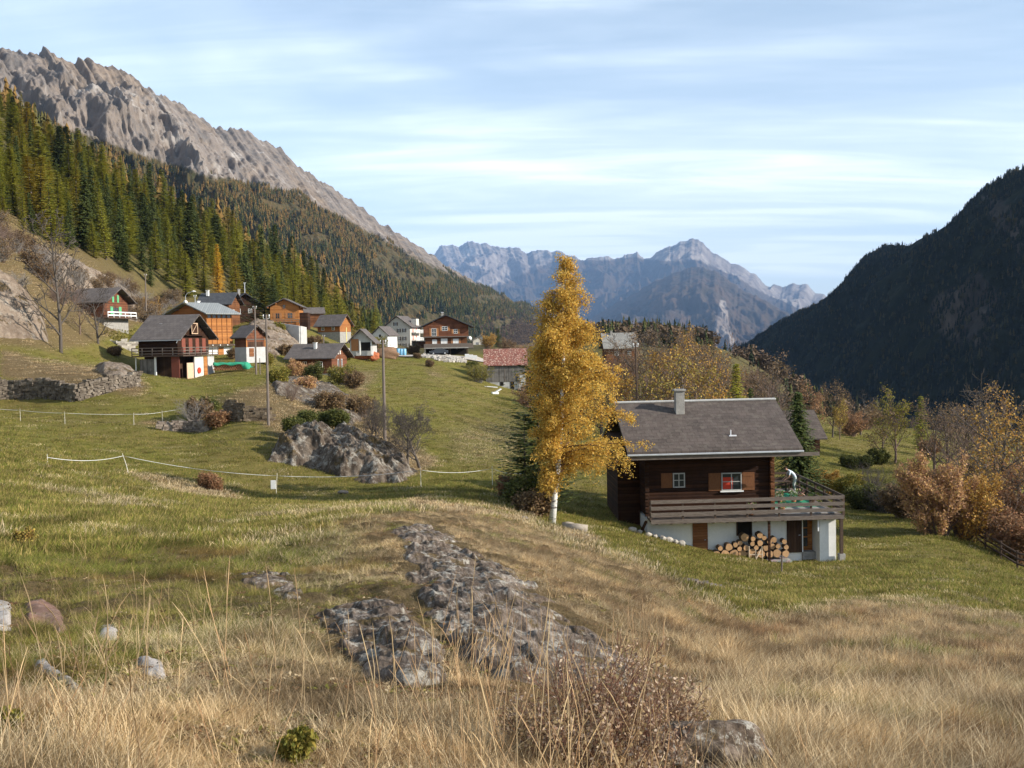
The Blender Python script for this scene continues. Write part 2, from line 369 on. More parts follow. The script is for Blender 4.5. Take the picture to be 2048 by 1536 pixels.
def T(x, y, detail=True):
    x = np.atleast_1d(np.asarray(x, float)); y = np.atleast_1d(np.asarray(y, float)); shp = x.shape
    x = x.ravel(); y = y.ravel(); o_ = np.empty(len(x))
    for i in range(0, len(x), 40000):
        xs = x[i:i + 40000]; ys = y[i:i + 40000]
        th = np.arctan2(xs, ys); r = np.hypot(xs, ys); th = np.clip(th, -0.80, 0.80)
        A = feat(th, r); wv = kern(A, A0) @ SOL[:n0] + SOL[n0] + A @ SOL[n0 + 1:]
        z = wv * (r + 4.0)
        if detail:
            k = smooth(3, 20, r)
            z = z + 0.035 * fbm(xs * 1.3, ys * 1.3, 3, 1) + 0.10 * k * fbm(xs * 0.28, ys * 0.28, 3, 2) + 0.28 * smooth(40, 120, r) * fbm(xs * 0.05, ys * 0.05, 3, 4)
            z = z + smooth(300, 450, r) * 3 * fbm(xs * 0.012, ys * 0.012, 4, 6)
            kn = smooth(30, 12, r); z = z + 0.10 * kn * fbm(xs * 0.7, ys * 0.7, 2, 9) + smooth(40, 25, r) * smooth(3, 5, r) * ((0.13 + .07 * smooth(0, 3, xs)) * np.abs(fbm(xs * 1.7, ys * 1.7, 2, 77)) - .03)
        o_[i:i + 40000] = z
    return o_.reshape(shp)
def Tz(x, y): return float(T(x, y)[0])
def G(px, Y, py=700, dz=0.0):
    """ground point in the photo column px at depth Y"""
    for _ in range(4):
        a, b = ray(px, py); x = float(a) * Y; z = Tz(x, Y); py = proj(x, Y, z)[1]
    return Vector((x, Y, z + dz))
def hit(px, py, y0=1.5, y1=900):
    a, b = ray(px, py); Ys = np.exp(np.linspace(math.log(y0), math.log(y1), 700)); zr = b * Ys
    zt = T(a * Ys, Ys); k = np.argmax(zt >= zr)
    if zt[k] < zr[k]: return None
    Y = Ys[k]; return Vector((float(a) * Y, float(Y), float(zt[k])))
# ---- regions of the ground (photo outlines laid down on the land)
DRY = [(-200,1125),(120,1110),(300,1085),(480,1105),(640,1060),(760,1015),(850,1000),(1000,1020),(1120,1080),(1260,1120),(1360,1185),(1480,1245),(1600,1225),(1760,1200),(1900,1215),(2060,1250),(2400,1290),(2400,1700),(-200,1700)]
ROCKA = [(790,1062),(870,1045),(945,1105),(1020,1155),(1095,1205),(1160,1245),(1240,1325),(1350,1405),(1310,1440),(1200,1400),(1080,1380),(1000,1370),(940,1330),(880,1260),(835,1190),(815,1120)]
ROCKB = [(630,1235),(700,1210),(770,1192),(835,1222),(875,1290),(900,1385),(820,1375),(740,1355),(670,1310)]
ROCKC = [(478,1152),(540,1140),(590,1170),(610,1205),(560,1195),(510,1180)]
def zones(x, y, z):
    px, py = proj(x, np.maximum(y, 0.5), z)
    r = np.hypot(x, y)
    jx = px + 40 * fbm(x * 0.6, y * 0.6, 3, 21) * (20 / (r + 4)); 
    d = polydist(px, py + 26 * fbm(x * 0.5, y * 0.5, 3, 22), DRY)
    dry = smooth(-18, 14, d) * (r < 60) * (y > -1)
    dry = np.where(r < 3.2, 1, dry)
    # dry bands on the knolls and terraces further off
    for pol, wd, am in (([(0,700),(100,722),(260,740),(300,775),(275,790),(0,760)], 10, 1.0), ([(520,770),(600,748),(690,790),(740,840),(880,925),(830,950),(600,930),(540,860),(430,800)], 10, 0.9),
                    ([(230,940),(330,950),(470,985),(470,1002),(330,985)], 6, 0.7), ([(320,835),(400,850),(400,862),(260,850)], 5, 0.8), ([(0,520),(90,560),(140,640),(110,680),(0,660)], 12, 0.9), ([(-400,380),(0,400),(200,500),(400,605),(340,640),(280,650),(180,690),(110,700),(-400,650)], 10, 0.85), ([(700,745),(760,740),(720,800),(690,780)], 10, .7), ([(850,735),(900,750),(860,760)], 8, .6),
                    ([(880,850),(1040,830),(1040,925),(900,930)], 30, 0.45), ([(1080,1052),(1180,1062),(1200,1090),(1120,1085)], 6, .7), ([(1080,1020),(1060,1060),(960,1030)],8,.6)):
        dry = np.maximum(dry, am * smooth(-wd, wd, polydist(px + 6 * fbm(x * .2, y * .2, 3, 8), py + 6 * fbm(x * .2, y * .2, 3, 9), pol)) * (y > 18))
    rock = np.zeros_like(dry)
    for pol in (ROCKA, ROCKB, ROCKC): rock = np.maximum(rock, smooth(-8, 10, polydist(px, py, pol)) * (r < 40))
    far = smooth(220, 300, r)
    return dry, rock, far
# polar sheet
def ground_grid():
    th = np.concatenate([np.linspace(-math.pi, -0.66, 30)[:-1], np.linspace(-0.66, 0.66, 900), np.linspace(0.66, math.pi, 30)[1:]])
    rr = np.concatenate([[0.01], np.exp(np.linspace(math.log(0.7), math.log(1500), 780))])
    TT, RR = np.meshgrid(th, rr, indexing='ij')
    x = np.sin(TT) * RR; y = np.cos(TT) * RR; z = T(x, y)
    bk = smooth(0.9, 1.8, np.abs(TT)); z = z * (1 - bk) + (-1.6 + 0.02 * RR * np.sign(-TT) - 0.02 * RR) * bk
    V = np.stack([x, y, z], -1).reshape(-1, 3); nr = len(rr); nt_ = len(th)
    i = np.arange(nt_ - 1)[:, None] * nr + np.arange(nr - 1)[None, :]
    Q = np.stack([i, i + 1, i + nr + 1, i + nr], -1).reshape(-1, 4)
    return V, Q[:, ::-1]
GV, GQ = ground_grid()
gm = mesh_np('ground', GV, GQ, True)
gd, gr_, gf = zones(GV[:, 0], GV[:, 1], GV[:, 2])
for nm, arr in (('dry', gd), ('rock', gr_), ('far', gf)):
    a = gm.attributes.new(nm, 'FLOAT', 'POINT'); a.data.foreach_set('value', arr.astype(np.float32))
m = Mat('meadow_ground', 0.95, 0.1)
wc = m.coord('World'); b1 = m.noise(wc, 0.09, 5, 0.6); b2 = m.noise(wc, 0.6, 7, 0.7); b3 = m.noise(wc, 5, 6, 0.75); b4 = m.noise(wc, 38, 4, 0.7)
gcol = m.ramp(m.math('ADD', m.math('MULTIPLY', b2, 0.6), m.math('MULTIPLY', b3, 0.4)), [(0.30, (0.095, 0.078, 0.018)), (0.48, (0.165, 0.155, 0.028)), (0.66, (0.245, 0.205, 0.058))])
gcol = m.mix(m.rng(b1, 0.40, 0.62, 0, 0.65), gcol, m.ramp(b3, [(0.3, (0.13, 0.10, 0.03)), (0.7, (0.27, 0.20, 0.075))]))
dcol = m.ramp(m.math('ADD', m.math('MULTIPLY', b3, 0.55), m.math('MULTIPLY', b4, 0.45)), [(0.32, (0.055, 0.038, 0.018)), (0.5, (0.15, 0.105, 0.05)), (0.68, (0.30, 0.22, 0.12))])
fcol = m.ramp(b2, [(0.3, (0.05, 0.055, 0.02)), (0.55, (0.12, 0.095, 0.04)), (0.7, (0.17, 0.15, 0.06))])
c = m.mix(m.attr('dry').outputs['Fac'], gcol, dcol); c = m.mix(m.attr('far').outputs['Fac'], c, fcol)
c = m.mix(m.rng(b4, 0.35, 0.65, 0.0, 0.35), c, m.mix(1.0, c, (0.45, 0.42, 0.4), 'MULTIPLY'))
m.col(c); m.bump(m.math('ADD', m.math('MULTIPLY', b3, 1.0), m.math('MULTIPLY', b4, 0.35)), 0.9, 0.16)
MG = m.m; gm.materials.append(MG)
go_ = bpy.data.objects.new('ground', gm); C.objects.link(go_); tag(go_, 'grassy alpine hillside with dry straw grass and green mown meadow', 'ground', kind='structure')

# ================================================================ mountains: ruled surfaces from crest to foot with real relief
def rockmat(name, stops, scale, bumpd, alt=None, veg=None, streak=(1, 1, 0.35)):
    m = Mat(name, 0.95, 0.1); co = m.coord('World', streak)
    n1 = m.noise(co, scale, 10, 0.68, 0.4); n2 = m.noise(co, scale * 6, 8, 0.7); t = m.math('ADD', m.math('MULTIPLY', n1, 0.6), m.math('MULTIPLY', n2, 0.4))
    c = m.ramp(t, stops)
    if alt: c = m.mix(m.math('MULTIPLY', m.rng(m.noise(m.coord('World'), scale * .45, 7, .7, .5), .46, .62), .55), c, m.ramp(n2, alt))
    if veg: # vegetation where the surface attribute says so, broken up by noise
        va = m.attr('veg').outputs['Fac']; vn = m.noise(m.coord('World'), scale * 3, 8, 0.7)
        f = m.rng(m.math('ADD', va, m.math('MULTIPLY', m.math('SUBTRACT', vn, 0.5), 1.3)), 0.35, 0.65)
        c = m.mix(f, c, m.ramp(n2, veg))
    m.col(c); m.bump(t, 0.8, bumpd); return m.m
def interp(pts, n):
    pts = np.array([tuple(p) for p in pts], float); d = np.concatenate([[0], np.cumsum(np.maximum(np.abs(np.diff(np.arctan2(pts[:, 0], pts[:, 1]))), 0.004))])
    u = np.linspace(0, d[-1], n); return np.stack([np.interp(u, d, pts[:, k]) for k in range(3)], 1), d / d[-1]
def mountain(name, label, crest, foot, nu, nv, amp, fr, mat, seed, jag=0.0, back=0.45, prof=1.0, vegf=None, pin=False, ampu=None):
    """crest/foot: lists of world points in pairs"""
    cr = np.array([tuple(p) for p in crest], float); ft = np.array([tuple(p) for p in foot], float)
    d = np.concatenate([[0], np.cumsum(np.abs(np.diff(np.arctan2(cr[:, 0], cr[:, 1]))) + 0.002)]); u = np.linspace(0, d[-1], nu)
    A = np.stack([np.interp(u, d, cr[:, k]) for k in range(3)], 1); B = np.stack([np.interp(u, d, ft[:, k]) for k in range(3)], 1)
    A[:, 2] += jag * (ridged(u * 60, u * 0, 4, seed) - 0.6) 
    vf = np.linspace(0, 1, nv); vb = np.linspace(0, 1, max(6, nv // 8))[1:]
    UU, VV = np.meshgrid(u / d[-1], vf, indexing='ij')
    Pt = A[:, None, :] * (1 - VV[..., None]) + B[:, None, :] * VV[..., None]
    # cross profile: concave towards the foot
    H = A[:, 2] - B[:, 2]; Pt[..., 2] = B[:, None, 2] + H[:, None] * (1 - VV) ** prof
    hor = A - B; hor[:, 2] = 0; hl = np.linalg.norm(hor, axis=1, keepdims=True) + 1e-6; hn = hor / hl
    s_ = np.concatenate([[0], np.cumsum(np.linalg.norm(np.diff((A + B) / 2, axis=0), axis=1))])
    su = s_[:, None] * fr + 0 * VV; sv = VV * (hl * fr)
    rel = ridged(su * 1.0 + 0.7 * fbm(su * .8, sv * .8, 2, seed + 3), sv * 0.33, 6, seed) - 0.9 + 0.30 * fbm(su * 4, sv * 4, 4, seed + 50) + 0.22 * ridged(su * 6, sv * 2.2, 4, seed + 80)
    env = np.sin(np.pi * np.clip(VV * 0.9 + 0.004, 0, 1)) ** 0.8 if pin else (0.12 + 0.88 * np.sin(np.pi * np.clip(VV * 0.9 + 0.04, 0, 1)) ** 0.8)
    env = env * (1 if ampu is None else ampu(u / d[-1])[:, None]); Pt = Pt + rel[..., None] * amp * env[..., None] * np.stack([-hn[:, 0], -hn[:, 1], 0 * hn[:, 0] + 0.75], 1)[:, None, :] * 0.8
    bk = A[:, None, :] + vb[None, :, None] * np.stack([hor[:, 0], hor[:, 1], -H * 1.0], 1)[:, None, :] * back
    bk = bk[:, ::-1, :]; ALL = np.concatenate([bk, Pt], 1); nn = ALL.shape[1]
    i = np.arange(nu - 1)[:, None] * nn + np.arange(nn - 1)[None, :]
    Q = np.stack([i, i + 1, i + nn + 1, i + nn], -1).reshape(-1, 4)
    V = ALL.reshape(-1, 3); me = mesh_np(name, V, Q, True)
    vg = np.zeros(len(V))
    if vegf is not None: vg = vegf(V)
    a = me.attributes.new('veg', 'FLOAT', 'POINT'); a.data.foreach_set('value', vg.astype(np.float32))
    me.materials.append(mat); o = bpy.data.objects.new(name, me); C.objects.link(o); tag(o, label, 'mountain', kind='structure')
    return Pt, o
def pxy(V): return proj(V[:, 0], V[:, 1], V[:, 2])
# -- big rocky mountain behind the village
TREEL = np.array([(-300,100),(0,190),(150,262),(250,295),(400,343),(520,370),(600,396),(700,440),(800,496),(860,528),(1100,620)], float)
def veg1(V):
    px, py = pxy(V); return smooth(-20, 25, py - np.interp(px, TREEL[:, 0], TREEL[:, 1])) 
mt1 = rockmat('mountain_rock', alt=[(.35, (.12, .085, .055)), (.65, (.27, .20, .14))], stops= [(0.32, (0.055, 0.05, 0.047)), (0.44, (0.14, 0.125, 0.115)), (0.52, (0.20, 0.165, 0.14)), (0.58, (0.25, 0.225, 0.205)), (0.67, (0.46, 0.43, 0.40))], scale=0.010, bumpd=14,
              veg=[(0.35, (0.035, 0.04, 0.018)), (0.6, (0.10, 0.07, 0.03))])
cr = [(-420,-60,1500),(-250,40,1600),(-60,95,1700),(0,103,1750),(45,120,1780),(75,118,1790),(92,104,1800),(110,125,1810),(150,133,1830),(172,128,1840),(190,137,1860),(235,150,1900),(262,165,1950),(300,190,2000),(345,210,2100),(395,235,2200),(425,262,2300),(440,262,2330),(480,265,2400),(520,285,2480),(560,305,2560),(600,340,2650),(640,370,2750),(700,405,2900),(760,450,3050),(800,475,3150),(850,505,3300),(905,545,3450),(960,575,3600),(1020,600,3800),(1075,622,4000),(1130,660,4100)]
cw = [P(*p) for p in cr]
def foot1(p):
    t = (p[0] + 420) / 1550.0; return Vector((-560 + 640 * t, 620 + 1500 * t, 60 - 110 * t))
M1, o1 = mountain('mountain', 'rocky grey brown mountain with forested lower slopes above the village', cw, [foot1(p) for p in cr], 820, 320, 62, 1 / 210.0, mt1, 5, jag=14, vegf=veg1, prof=1.05, pin=True, ampu=lambda t: 1 - .72 * smooth(.34, .56, t))
# -- distant range
mt2 = rockmat('distant_rock', [(0.30, (0.08, 0.07, 0.065)), (0.47, (0.17, 0.14, 0.125)), (0.56, (0.29, 0.25, 0.22)), (0.70, (0.50, 0.47, 0.45))], 0.0010, 130,
              veg=[(0.3, (0.022, 0.025, 0.016)), (0.6, (0.085, 0.055, 0.035))])
VL2 = np.array([(800,560),(900,590),(1000,570),(1060,540),(1120,520),(1200,520),(1260,515),(1320,522),(1400,520),(1460,548),(1530,585),(1600,600),(1700,640)], float)
def veg2(V):
    px, py = pxy(V); f = smooth(-14, 14, py - np.interp(px, VL2[:, 0], VL2[:, 1])); g = np.zeros_like(f)
    for pol in ([(1440,600),(1452,600),(1460,660),(1480,700),(1420,690)], [(1570,560),(1650,600),(1600,620),(1500,570)]): g = np.maximum(g, smooth(-6, 6, polydist(px, py, pol)))
    return f * (1 - 0.9 * g)
cr2 = [(740,560,9800),(820,520,9800),(870,512,9700),(880,495,9700),(905,492,9700),(918,500,9700),(935,487,9700),(965,490,9700),(985,497,9700),(1010,500,9700),(1040,500,9600),(1052,510,9600),(1085,505,9600),(1115,505,9500),(1140,515,9300),(1160,522,9300),(1210,518,9300),(1245,519,9400),(1255,511,9500),(1272,509,9500),(1285,518,9400),(1300,521,9300),(1330,500,9300),(1365,488,9300),(1385,479,9300),(1405,490,9300),(1425,510,9300),(1450,525,9300),(1475,535,9400),(1500,545,9400),(1530,570,9500),(1548,575,9700),(1580,573,9900),(1610,572,9900),(1640,590,10000),(1660,600,10000),(1750,640,10000)]
K2 = 2.2
ft2 = [P(p[0] * 0.75 + 330, 800, 5600 * K2) for p in cr2]
M2, o2 = mountain('distant_mountain', 'hazy blue distant range with pale limestone summits at the valley end', [P(p[0], p[1], p[2] * K2) for p in cr2], ft2, 620, 240, 480, 1 / 1900.0, mt2, 31, jag=60, vegf=veg2, prof=1.15, pin=True)
# -- spur in front of the distant range (wooded flank below the peak)
cr3 = [(1180,640,7800),(1250,600,7700),(1320,560,7600),(1390,535,7600),(1430,545,7500),(1480,580,7300),(1540,610,7100),(1600,640,6900),(1700,700,6600)]
M3, o3 = mountain('distant_hill', 'wooded blue spur with a pale landslide scar in front of the peak', [P(p[0], p[1], p[2] * 1.8) for p in cr3], [P(p[0] * 0.9 + 120, 830, 7500) for p in cr3], 260, 140, 260, 1 / 1100.0, mt2, 77, jag=30, vegf=veg2, prof=1.1, pin=True)
# -- dark mountain on the shaded side
mt4 = rockmat('shaded_slope', [(0.3, (0.012, 0.012, 0.011)), (0.5, (0.045, 0.038, 0.03)), (0.7, (0.15, 0.12, 0.095))], 0.012, 8, veg=[(0.3, (0.008, 0.012, 0.006)), (0.65, (0.02, 0.022, 0.010))])  # very dark slope tones; the side's shade is put into the colour
def veg4_lit(V):
    px, py = pxy(V); g = np.zeros(len(V))
    for pol in ([(1870,590),(1960,540),(2010,600),(1990,700),(1900,690),(1850,640)], [(1950,380),(2048,420),(2048,520),(1990,470)]): g = np.maximum(g, smooth(-30, 30, polydist(px, py, pol)))
    return 1 - 0.8 * g  # scars and sunlit patches put into the colour as thinner vegetation
cr4 = [(1470,760,3700),(1497,722,3300),(1510,695,3100),(1530,670,2950),(1560,645,2800),(1600,625,2650),(1640,607,2500),(1668,590,2400),(1700,562,2300),(1722,530,2200),(1745,505,2100),(1780,491,2020),(1815,494,1950),(1850,475,1850),(1885,460,1760),(1905,448,1700),(1932,435,1630),(1945,415,1580),(1955,393,1540),(1990,368,1470),(2020,350,1400),(2048,340,1340),(2150,290,1200),(2400,180,1000),(2800,60,850)]
ft4 = [Vector((P(*p).x - 110 - 150 * i / len(cr4), p[2] - 20, -122)) for i, p in enumerate(cr4)]
M4, o4 = mountain('shaded_mountain', 'dark wooded mountain side in shade across the valley', [P(*p) for p in cr4], ft4, 520, 220, 26, 1 / 110.0, mt4, 12, jag=3, vegf=veg4_lit, prof=0.92, pin=True)

vb_ = MB(); vb_.add([(-200, 950, -119), (6000, 950, -119), (6000, 16000, -119), (-200, 16000, -119)], [(0, 1, 2, 3)])
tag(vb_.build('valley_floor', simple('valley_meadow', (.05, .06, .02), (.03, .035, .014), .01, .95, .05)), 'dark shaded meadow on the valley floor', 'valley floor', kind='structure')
# ================================================================ materials for buildings
W_DARK = planks('old_dark_timber', (0.06, 0.028, 0.015), (0.018, 0.009, 0.006), 0.19, 2, 0.5)
W_MAIN = planks('shade_darkened_red_brown_timber', (0.052, 0.022, 0.011), (0.015, 0.007, 0.005), 0.19, 2, 0.4)  # darkened so the deep eave shade is put into the timber colour
W_BROWN = planks('brown_timber', (0.20, 0.085, 0.038), (0.075, 0.030, 0.014), 0.19, 2, 0.4)
W_RED = planks('reddish_timber', (0.20, 0.08, 0.042), (0.075, 0.03, 0.018), 0.2, 2, 0.45)
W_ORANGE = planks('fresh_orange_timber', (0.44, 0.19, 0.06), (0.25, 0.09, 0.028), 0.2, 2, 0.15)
W_OSHADE = planks('shade_toned_orange_timber', (0.36, 0.15, 0.05), (0.2, 0.075, 0.03), 0.2, 2, 0.2)  # darker copy of the orange timber; gable shade put into its colour
W_GREYV = planks('weathered_grey_boards', (0.20, 0.185, 0.17), (0.075, 0.066, 0.06), 0.22, 0, 0.6)
W_DARKV = planks('dark_vertical_boards', (0.09, 0.05, 0.03), (0.035, 0.02, 0.014), 0.16, 0, 0.4)
W_DOOR = planks('varnished_door_boards', (0.25, 0.105, 0.045), (0.14, 0.055, 0.025), 0.15, 2, 0.2)
W_RAIL = simple('weathered_rail_wood', (0.20, 0.165, 0.14), (0.075, 0.058, 0.048), 3, 0.9, 0.1, 0.4, 0.01, (1, 6, 8))
W_RAILD = simple('dark_rail_wood', (0.11, 0.075, 0.055), (0.05, 0.035, 0.028), 3, 0.9, 0.1, 0.4, 0.01, (1, 6, 8))
W_SHUT = simple('light_brown_shutter', (0.42, 0.20, 0.085), (0.27, 0.115, 0.045), 4, 0.8, 0.2, 0.3, 0.01, (6, 6, 1))
WHITE = simple('white_plaster', (0.80, 0.785, 0.75), (0.66, 0.65, 0.61), 1.2, 0.95, 0.1, 0.15, 0.01)
CREAM = simple('cream_plaster', (0.62, 0.57, 0.50), (0.50, 0.46, 0.40), 1.0, 0.95, 0.1, 0.15, 0.01)
GREYP = simple('grey_plaster', (0.50, 0.49, 0.47), (0.34, 0.33, 0.32), 1.2, 0.95, 0.1, 0.3, 0.02)
CONC = simple('concrete', (0.36, 0.34, 0.31), (0.20, 0.19, 0.175), 2.5, 0.9, 0.1, 0.3, 0.01)
METAL = simple('dull_grey_metal', (0.42, 0.44, 0.46), (0.30, 0.31, 0.33), 3, 0.45, 0.5, 0.1, 0.01)
BRIGHT = simple('bright_metal', (0.75, 0.76, 0.78), (0.6, 0.6, 0.62), 3, 0.4, 0.5, 0.1, 0.01)
BLACK = simple('dark_opening', (0.022, 0.018, 0.016), (0.012, 0.01, 0.009), 3, 0.9, 0.1)  # near black; the darkness inside openings is put into the colour
WPAINT = simple('white_paint', (0.80, 0.79, 0.77), (0.68, 0.67, 0.65), 3, 0.6, 0.3, 0.1, 0.005)
GREENP = simple('green_shutter_paint', (0.12, 0.42, 0.20), (0.08, 0.32, 0.15), 3, 0.6, 0.3, 0.1, 0.005)
T_MAIN = tiles('brown_grey_roof_tiles', (0.105, 0.082, 0.070), (0.064, 0.049, 0.042), 0.42, 0.30, 'x', 0.30, (0.17, 0.15, 0.12))
T_GREY = tiles('grey_slate_roof', (0.135, 0.115, 0.105), (0.095, 0.08, 0.073), 0.5, 0.4, 'x')
T_GREYY = tiles('grey_slate_roof_cross', (0.135, 0.115, 0.105), (0.095, 0.08, 0.073), 0.5, 0.4, 'y')
T_RUST = tiles('mottled_red_roof_tiles', (0.24, 0.085, 0.06), (0.15, 0.055, 0.045), 0.45, 0.4, 'x', 0.85, (0.50, 0.38, 0.30))
T_SEAM = planks('grey_sheet_roof', (0.26, 0.27, 0.265), (0.20, 0.21, 0.205), 0.45, 0, 0.1, 0.5)
GLASS = Mat('window_glass', 0.08, 0.6); GLASS.col((0.03, 0.035, 0.04)); GLASS = GLASS.m
CURT = simple('white_blind', (0.78, 0.77, 0.74), (0.66, 0.65, 0.62), 5, 0.8)
REDC = simple('red_curtain', (0.55, 0.06, 0.03), (0.40, 0.04, 0.02), 5, 0.8)
GREENC = simple('green_outdoor_carpet', (0.05, 0.30, 0.17), (0.035, 0.22, 0.12), 2, 0.9, 0.1, 0.3, 0.01)
STONEM = Mat('stone_rubble', 0.95, 0.1)
_c = STONEM.coord('Object'); _v = STONEM.vor(_c, 3.2, 'F1', 1); _n = STONEM.noise(_c, 9, 6, 0.7)
STONEM.col(STONEM.mix(0.45, STONEM.ramp(_n, [(0.3, (0.12, 0.105, 0.09)), (0.7, (0.42, 0.38, 0.33))]), STONEM.mix(0.8, _v, (0.34, 0.31, 0.27))))
STONEM.bump(STONEM.math('ADD', STONEM.vor(_c, 3.2), _n), 0.6, 0.08); STONEM = STONEM.m
def stonemat(name, c1, c2, c3, sc=2.0):
    m = Mat(name, 0.95, 0.15); co = m.coord('Object'); n = m.noise(co, sc, 9, 0.72, 0.3); n2 = m.noise(co, sc * 8, 6, 0.7)
    oi = m.n('ShaderNodeNewGeometry').outputs['Random Per Island']
    c = m.ramp(m.math('ADD', m.math('MULTIPLY', n, 0.55), m.math('MULTIPLY', n2, 0.45)), [(0.36, c1), (0.52, c2), (0.64, c3)])
    c = m.mix(0.8, c, m.ramp(oi, [(0, (0.55, 0.5, 0.46)), (0.5, (0.85, 0.83, 0.8)), (1, (1.25, 1.2, 1.12))]), 'MULTIPLY')
    m.col(c); m.bump(m.math('ADD', n, m.math('MULTIPLY', n2, 0.5)), 0.7, 0.05); return m.m
ST_WALL = stonemat('dry_stone', (0.10, 0.08, 0.065), (0.24, 0.20, 0.17), (0.46, 0.41, 0.36), 1.6)
ST_PALE = stonemat('pale_boulder', (0.26, 0.24, 0.21), (0.44, 0.41, 0.37), (0.62, 0.59, 0.54), 2.0)

class House:
    """local frame: x along the front, y away from the viewer, z up; origin at the front corner on the ground"""
    def __init__(s, name, label, cat, loc, rot, group=None):
        s.r = empty(name, loc, R(rot), label, cat, group); s.name = name
    def part(s, name, mb, mat, parent=None, sm=False, label=None, bev=0): return mb.build(name, mat, parent or s.r, sm, label, bev)
    def box(s, name, x0, x1, y0, y1, z0, z1, mat, parent=None, label=None, bev=0): return s.part(name, MB().box(x0, x1, y0, y1, z0, z1), mat, parent, False, label, bev)
    def gable_body(s, name, w, d, z0, z1, rise, axis, mat, x0=0, y0=0, label=None, top=0.0):
        """walls with gable ends; top: how far below the roof underside"""
        rise = rise - 0.02
        mb = MB()
        if axis == 'x': # ridge along x
            pts = [Vector((0, y0, z0)), Vector((0, y0 + d, z0)), Vector((0, y0 + d, z1)), Vector((0, y0 + d / 2, z1 + rise)), Vector((0, y0, z1))]
            mb.prism(pts, (x0, 0, 0), (x0 + w, 0, 0))
        else:
            pts = [Vector((x0, 0, z0)), Vector((x0 + w, 0, z0)), Vector((x0 + w, 0, z1)), Vector((x0 + w / 2, 0, z1 + rise)), Vector((x0, 0, z1))]
            mb.prism(pts, (0, y0, 0), (0, y0 + d, 0))
        return s.part(name, mb, mat, None, False, label)
    def roof(s, w, d, z1, rise, axis, mat, ov=(1, 1, 1, 1), th=0.18, x0=0, y0=0, ridgecap=None, under=None, name='roof', skew=0.0):
        """ov: overhang left, right, front, back.  z1 wall top height at the wall line"""
        l, r, f, b = ov; mb = MB()
        if axis == 'x':
            half = d / 2; k = rise / half
            for sgn, o in ((-1, f), (1, b)):
                ye = y0 + half + sgn * (half + o); yr = y0 + half; ze = z1 - k * o; zr = z1 + rise
                q = [Vector((0, yr, zr)), Vector((0, ye, ze)), Vector((0, ye, ze + th)), Vector((0, yr, zr + th * 1.12))]
                mb.prism(q, (x0 - l, 0, 0), (x0 + w + r, 0, 0))
        else:
            half = w / 2; k = rise / half
            for sgn, o in ((-1, l), (1, r)):
                xe = x0 + half + sgn * (half + o); xr = x0 + half; ze = z1 - k * o; zr = z1 + rise
                q = [Vector((xr, 0, zr)), Vector((xe, 0, ze)), Vector((xe, 0, ze + th)), Vector((xr, 0, zr + th * 1.12))]
                mb.prism(q, (0, y0 - f, 0), (0, y0 + d + b, 0))
        o = s.part(name, mb, mat)
        if under: # rafters / purlins showing under the eaves
            pm = MB(); n = 5
            for i in range(n):
                t = i / (n - 1.0)
                if axis == 'x':
                    y = y0 - f * 0.55 + t * (d + (f + b) * 0.55); zc = z1 + rise - abs(y - y0 - d / 2) * rise / (d / 2) - 0.14
                    pm.box(x0 - l + 0.1, x0 + w + r - 0.1, y - 0.09, y + 0.09, zc - 0.12, zc + 0.1)
                else:
                    x = x0 - l * 0.55 + t * (w + (l + r) * 0.55); zc = z1 + rise - abs(x - x0 - w / 2) * rise / (w / 2) - 0.14
                    pm.box(x - 0.09, x + 0.09, y0 - f + 0.1, y0 + d + b - 0.1, zc - 0.12, zc + 0.1)
            s.part('purlin', pm, under)
        if ridgecap:
            if axis == 'x': s.box('ridge_cap', x0 - l - 0.01, x0 + w + r + 0.01, y0 + d / 2 - 0.16, y0 + d / 2 + 0.16, z1 + rise + th * 0.75, z1 + rise + th * 1.12 + 0.06, ridgecap, o, bev=0.04)
        return o
    def frame(s, face, d=0):
        """matrix carrying (u, depth outwards, z) of a wall face to local axes"""
        return {'F': lambda u, o, z: (u, -o, z), 'R': lambda u, o, z: (s.w + o, u, z), 'L': lambda u, o, z: (-o, u, z)}[face]
    def fbox(s, name, face, u0, u1, o0, o1, z0, z1, mat, parent=None, label=None, bev=0):
        f = s.frame(face); a = f(u0, o0, z0); b = f(u1, o1, z1)
        return s.box(name, min(a[0], b[0]), max(a[0], b[0]), min(a[1], b[1]), max(a[1], b[1]), z0, z1, mat, parent, label, bev)
    def window(s, face, u, z, w, h, frame=WPAINT, shutters=None, pane=None, bars=1, off=0.0, t=0.06, shw=None, sides='lr', sill=None):
        f = s.frame(face); mb = MB()
        def fb(u0, u1, o0, o1, z0, z1, M_):
            a = f(u0, o0 + off, z0); b = f(u1, o1 + off, z1)
            M_.box(min(a[0], b[0]), max(a[0], b[0]), min(a[1], b[1]), max(a[1], b[1]), z0, z1)
        fb(u, u + w, 0.004, 0.07, z, z + t, mb); fb(u, u + w, 0.004, 0.07, z + h - t, z + h, mb)
        fb(u, u + t, 0.004, 0.07, z + t, z + h - t, mb); fb(u + w - t, u + w, 0.004, 0.07, z + t, z + h - t, mb)
        for i in range(bars):
            x = u + w * (i + 1) / (bars + 1); fb(x - 0.025, x + 0.025, 0.006, 0.06, z + t, z + h - t, mb)
        if bars and h > 0.6: fb(u + t, u + w - t, 0.006, 0.05, z + h * 0.5 - 0.02, z + h * 0.5 + 0.02, mb)
        o = s.part('window', mb, frame); pb = MB(); fb(u + t, u + w - t, 0.003, 0.025, z + t, z + h - t, pb); s.part('pane', pb, pane or GLASS, o)
        if sill: sb = MB(); fb(u - 0.08, u + w + 0.08, 0.004, 0.14, z - 0.07, z - 0.005, sb); s.part('sill', sb, sill, o)
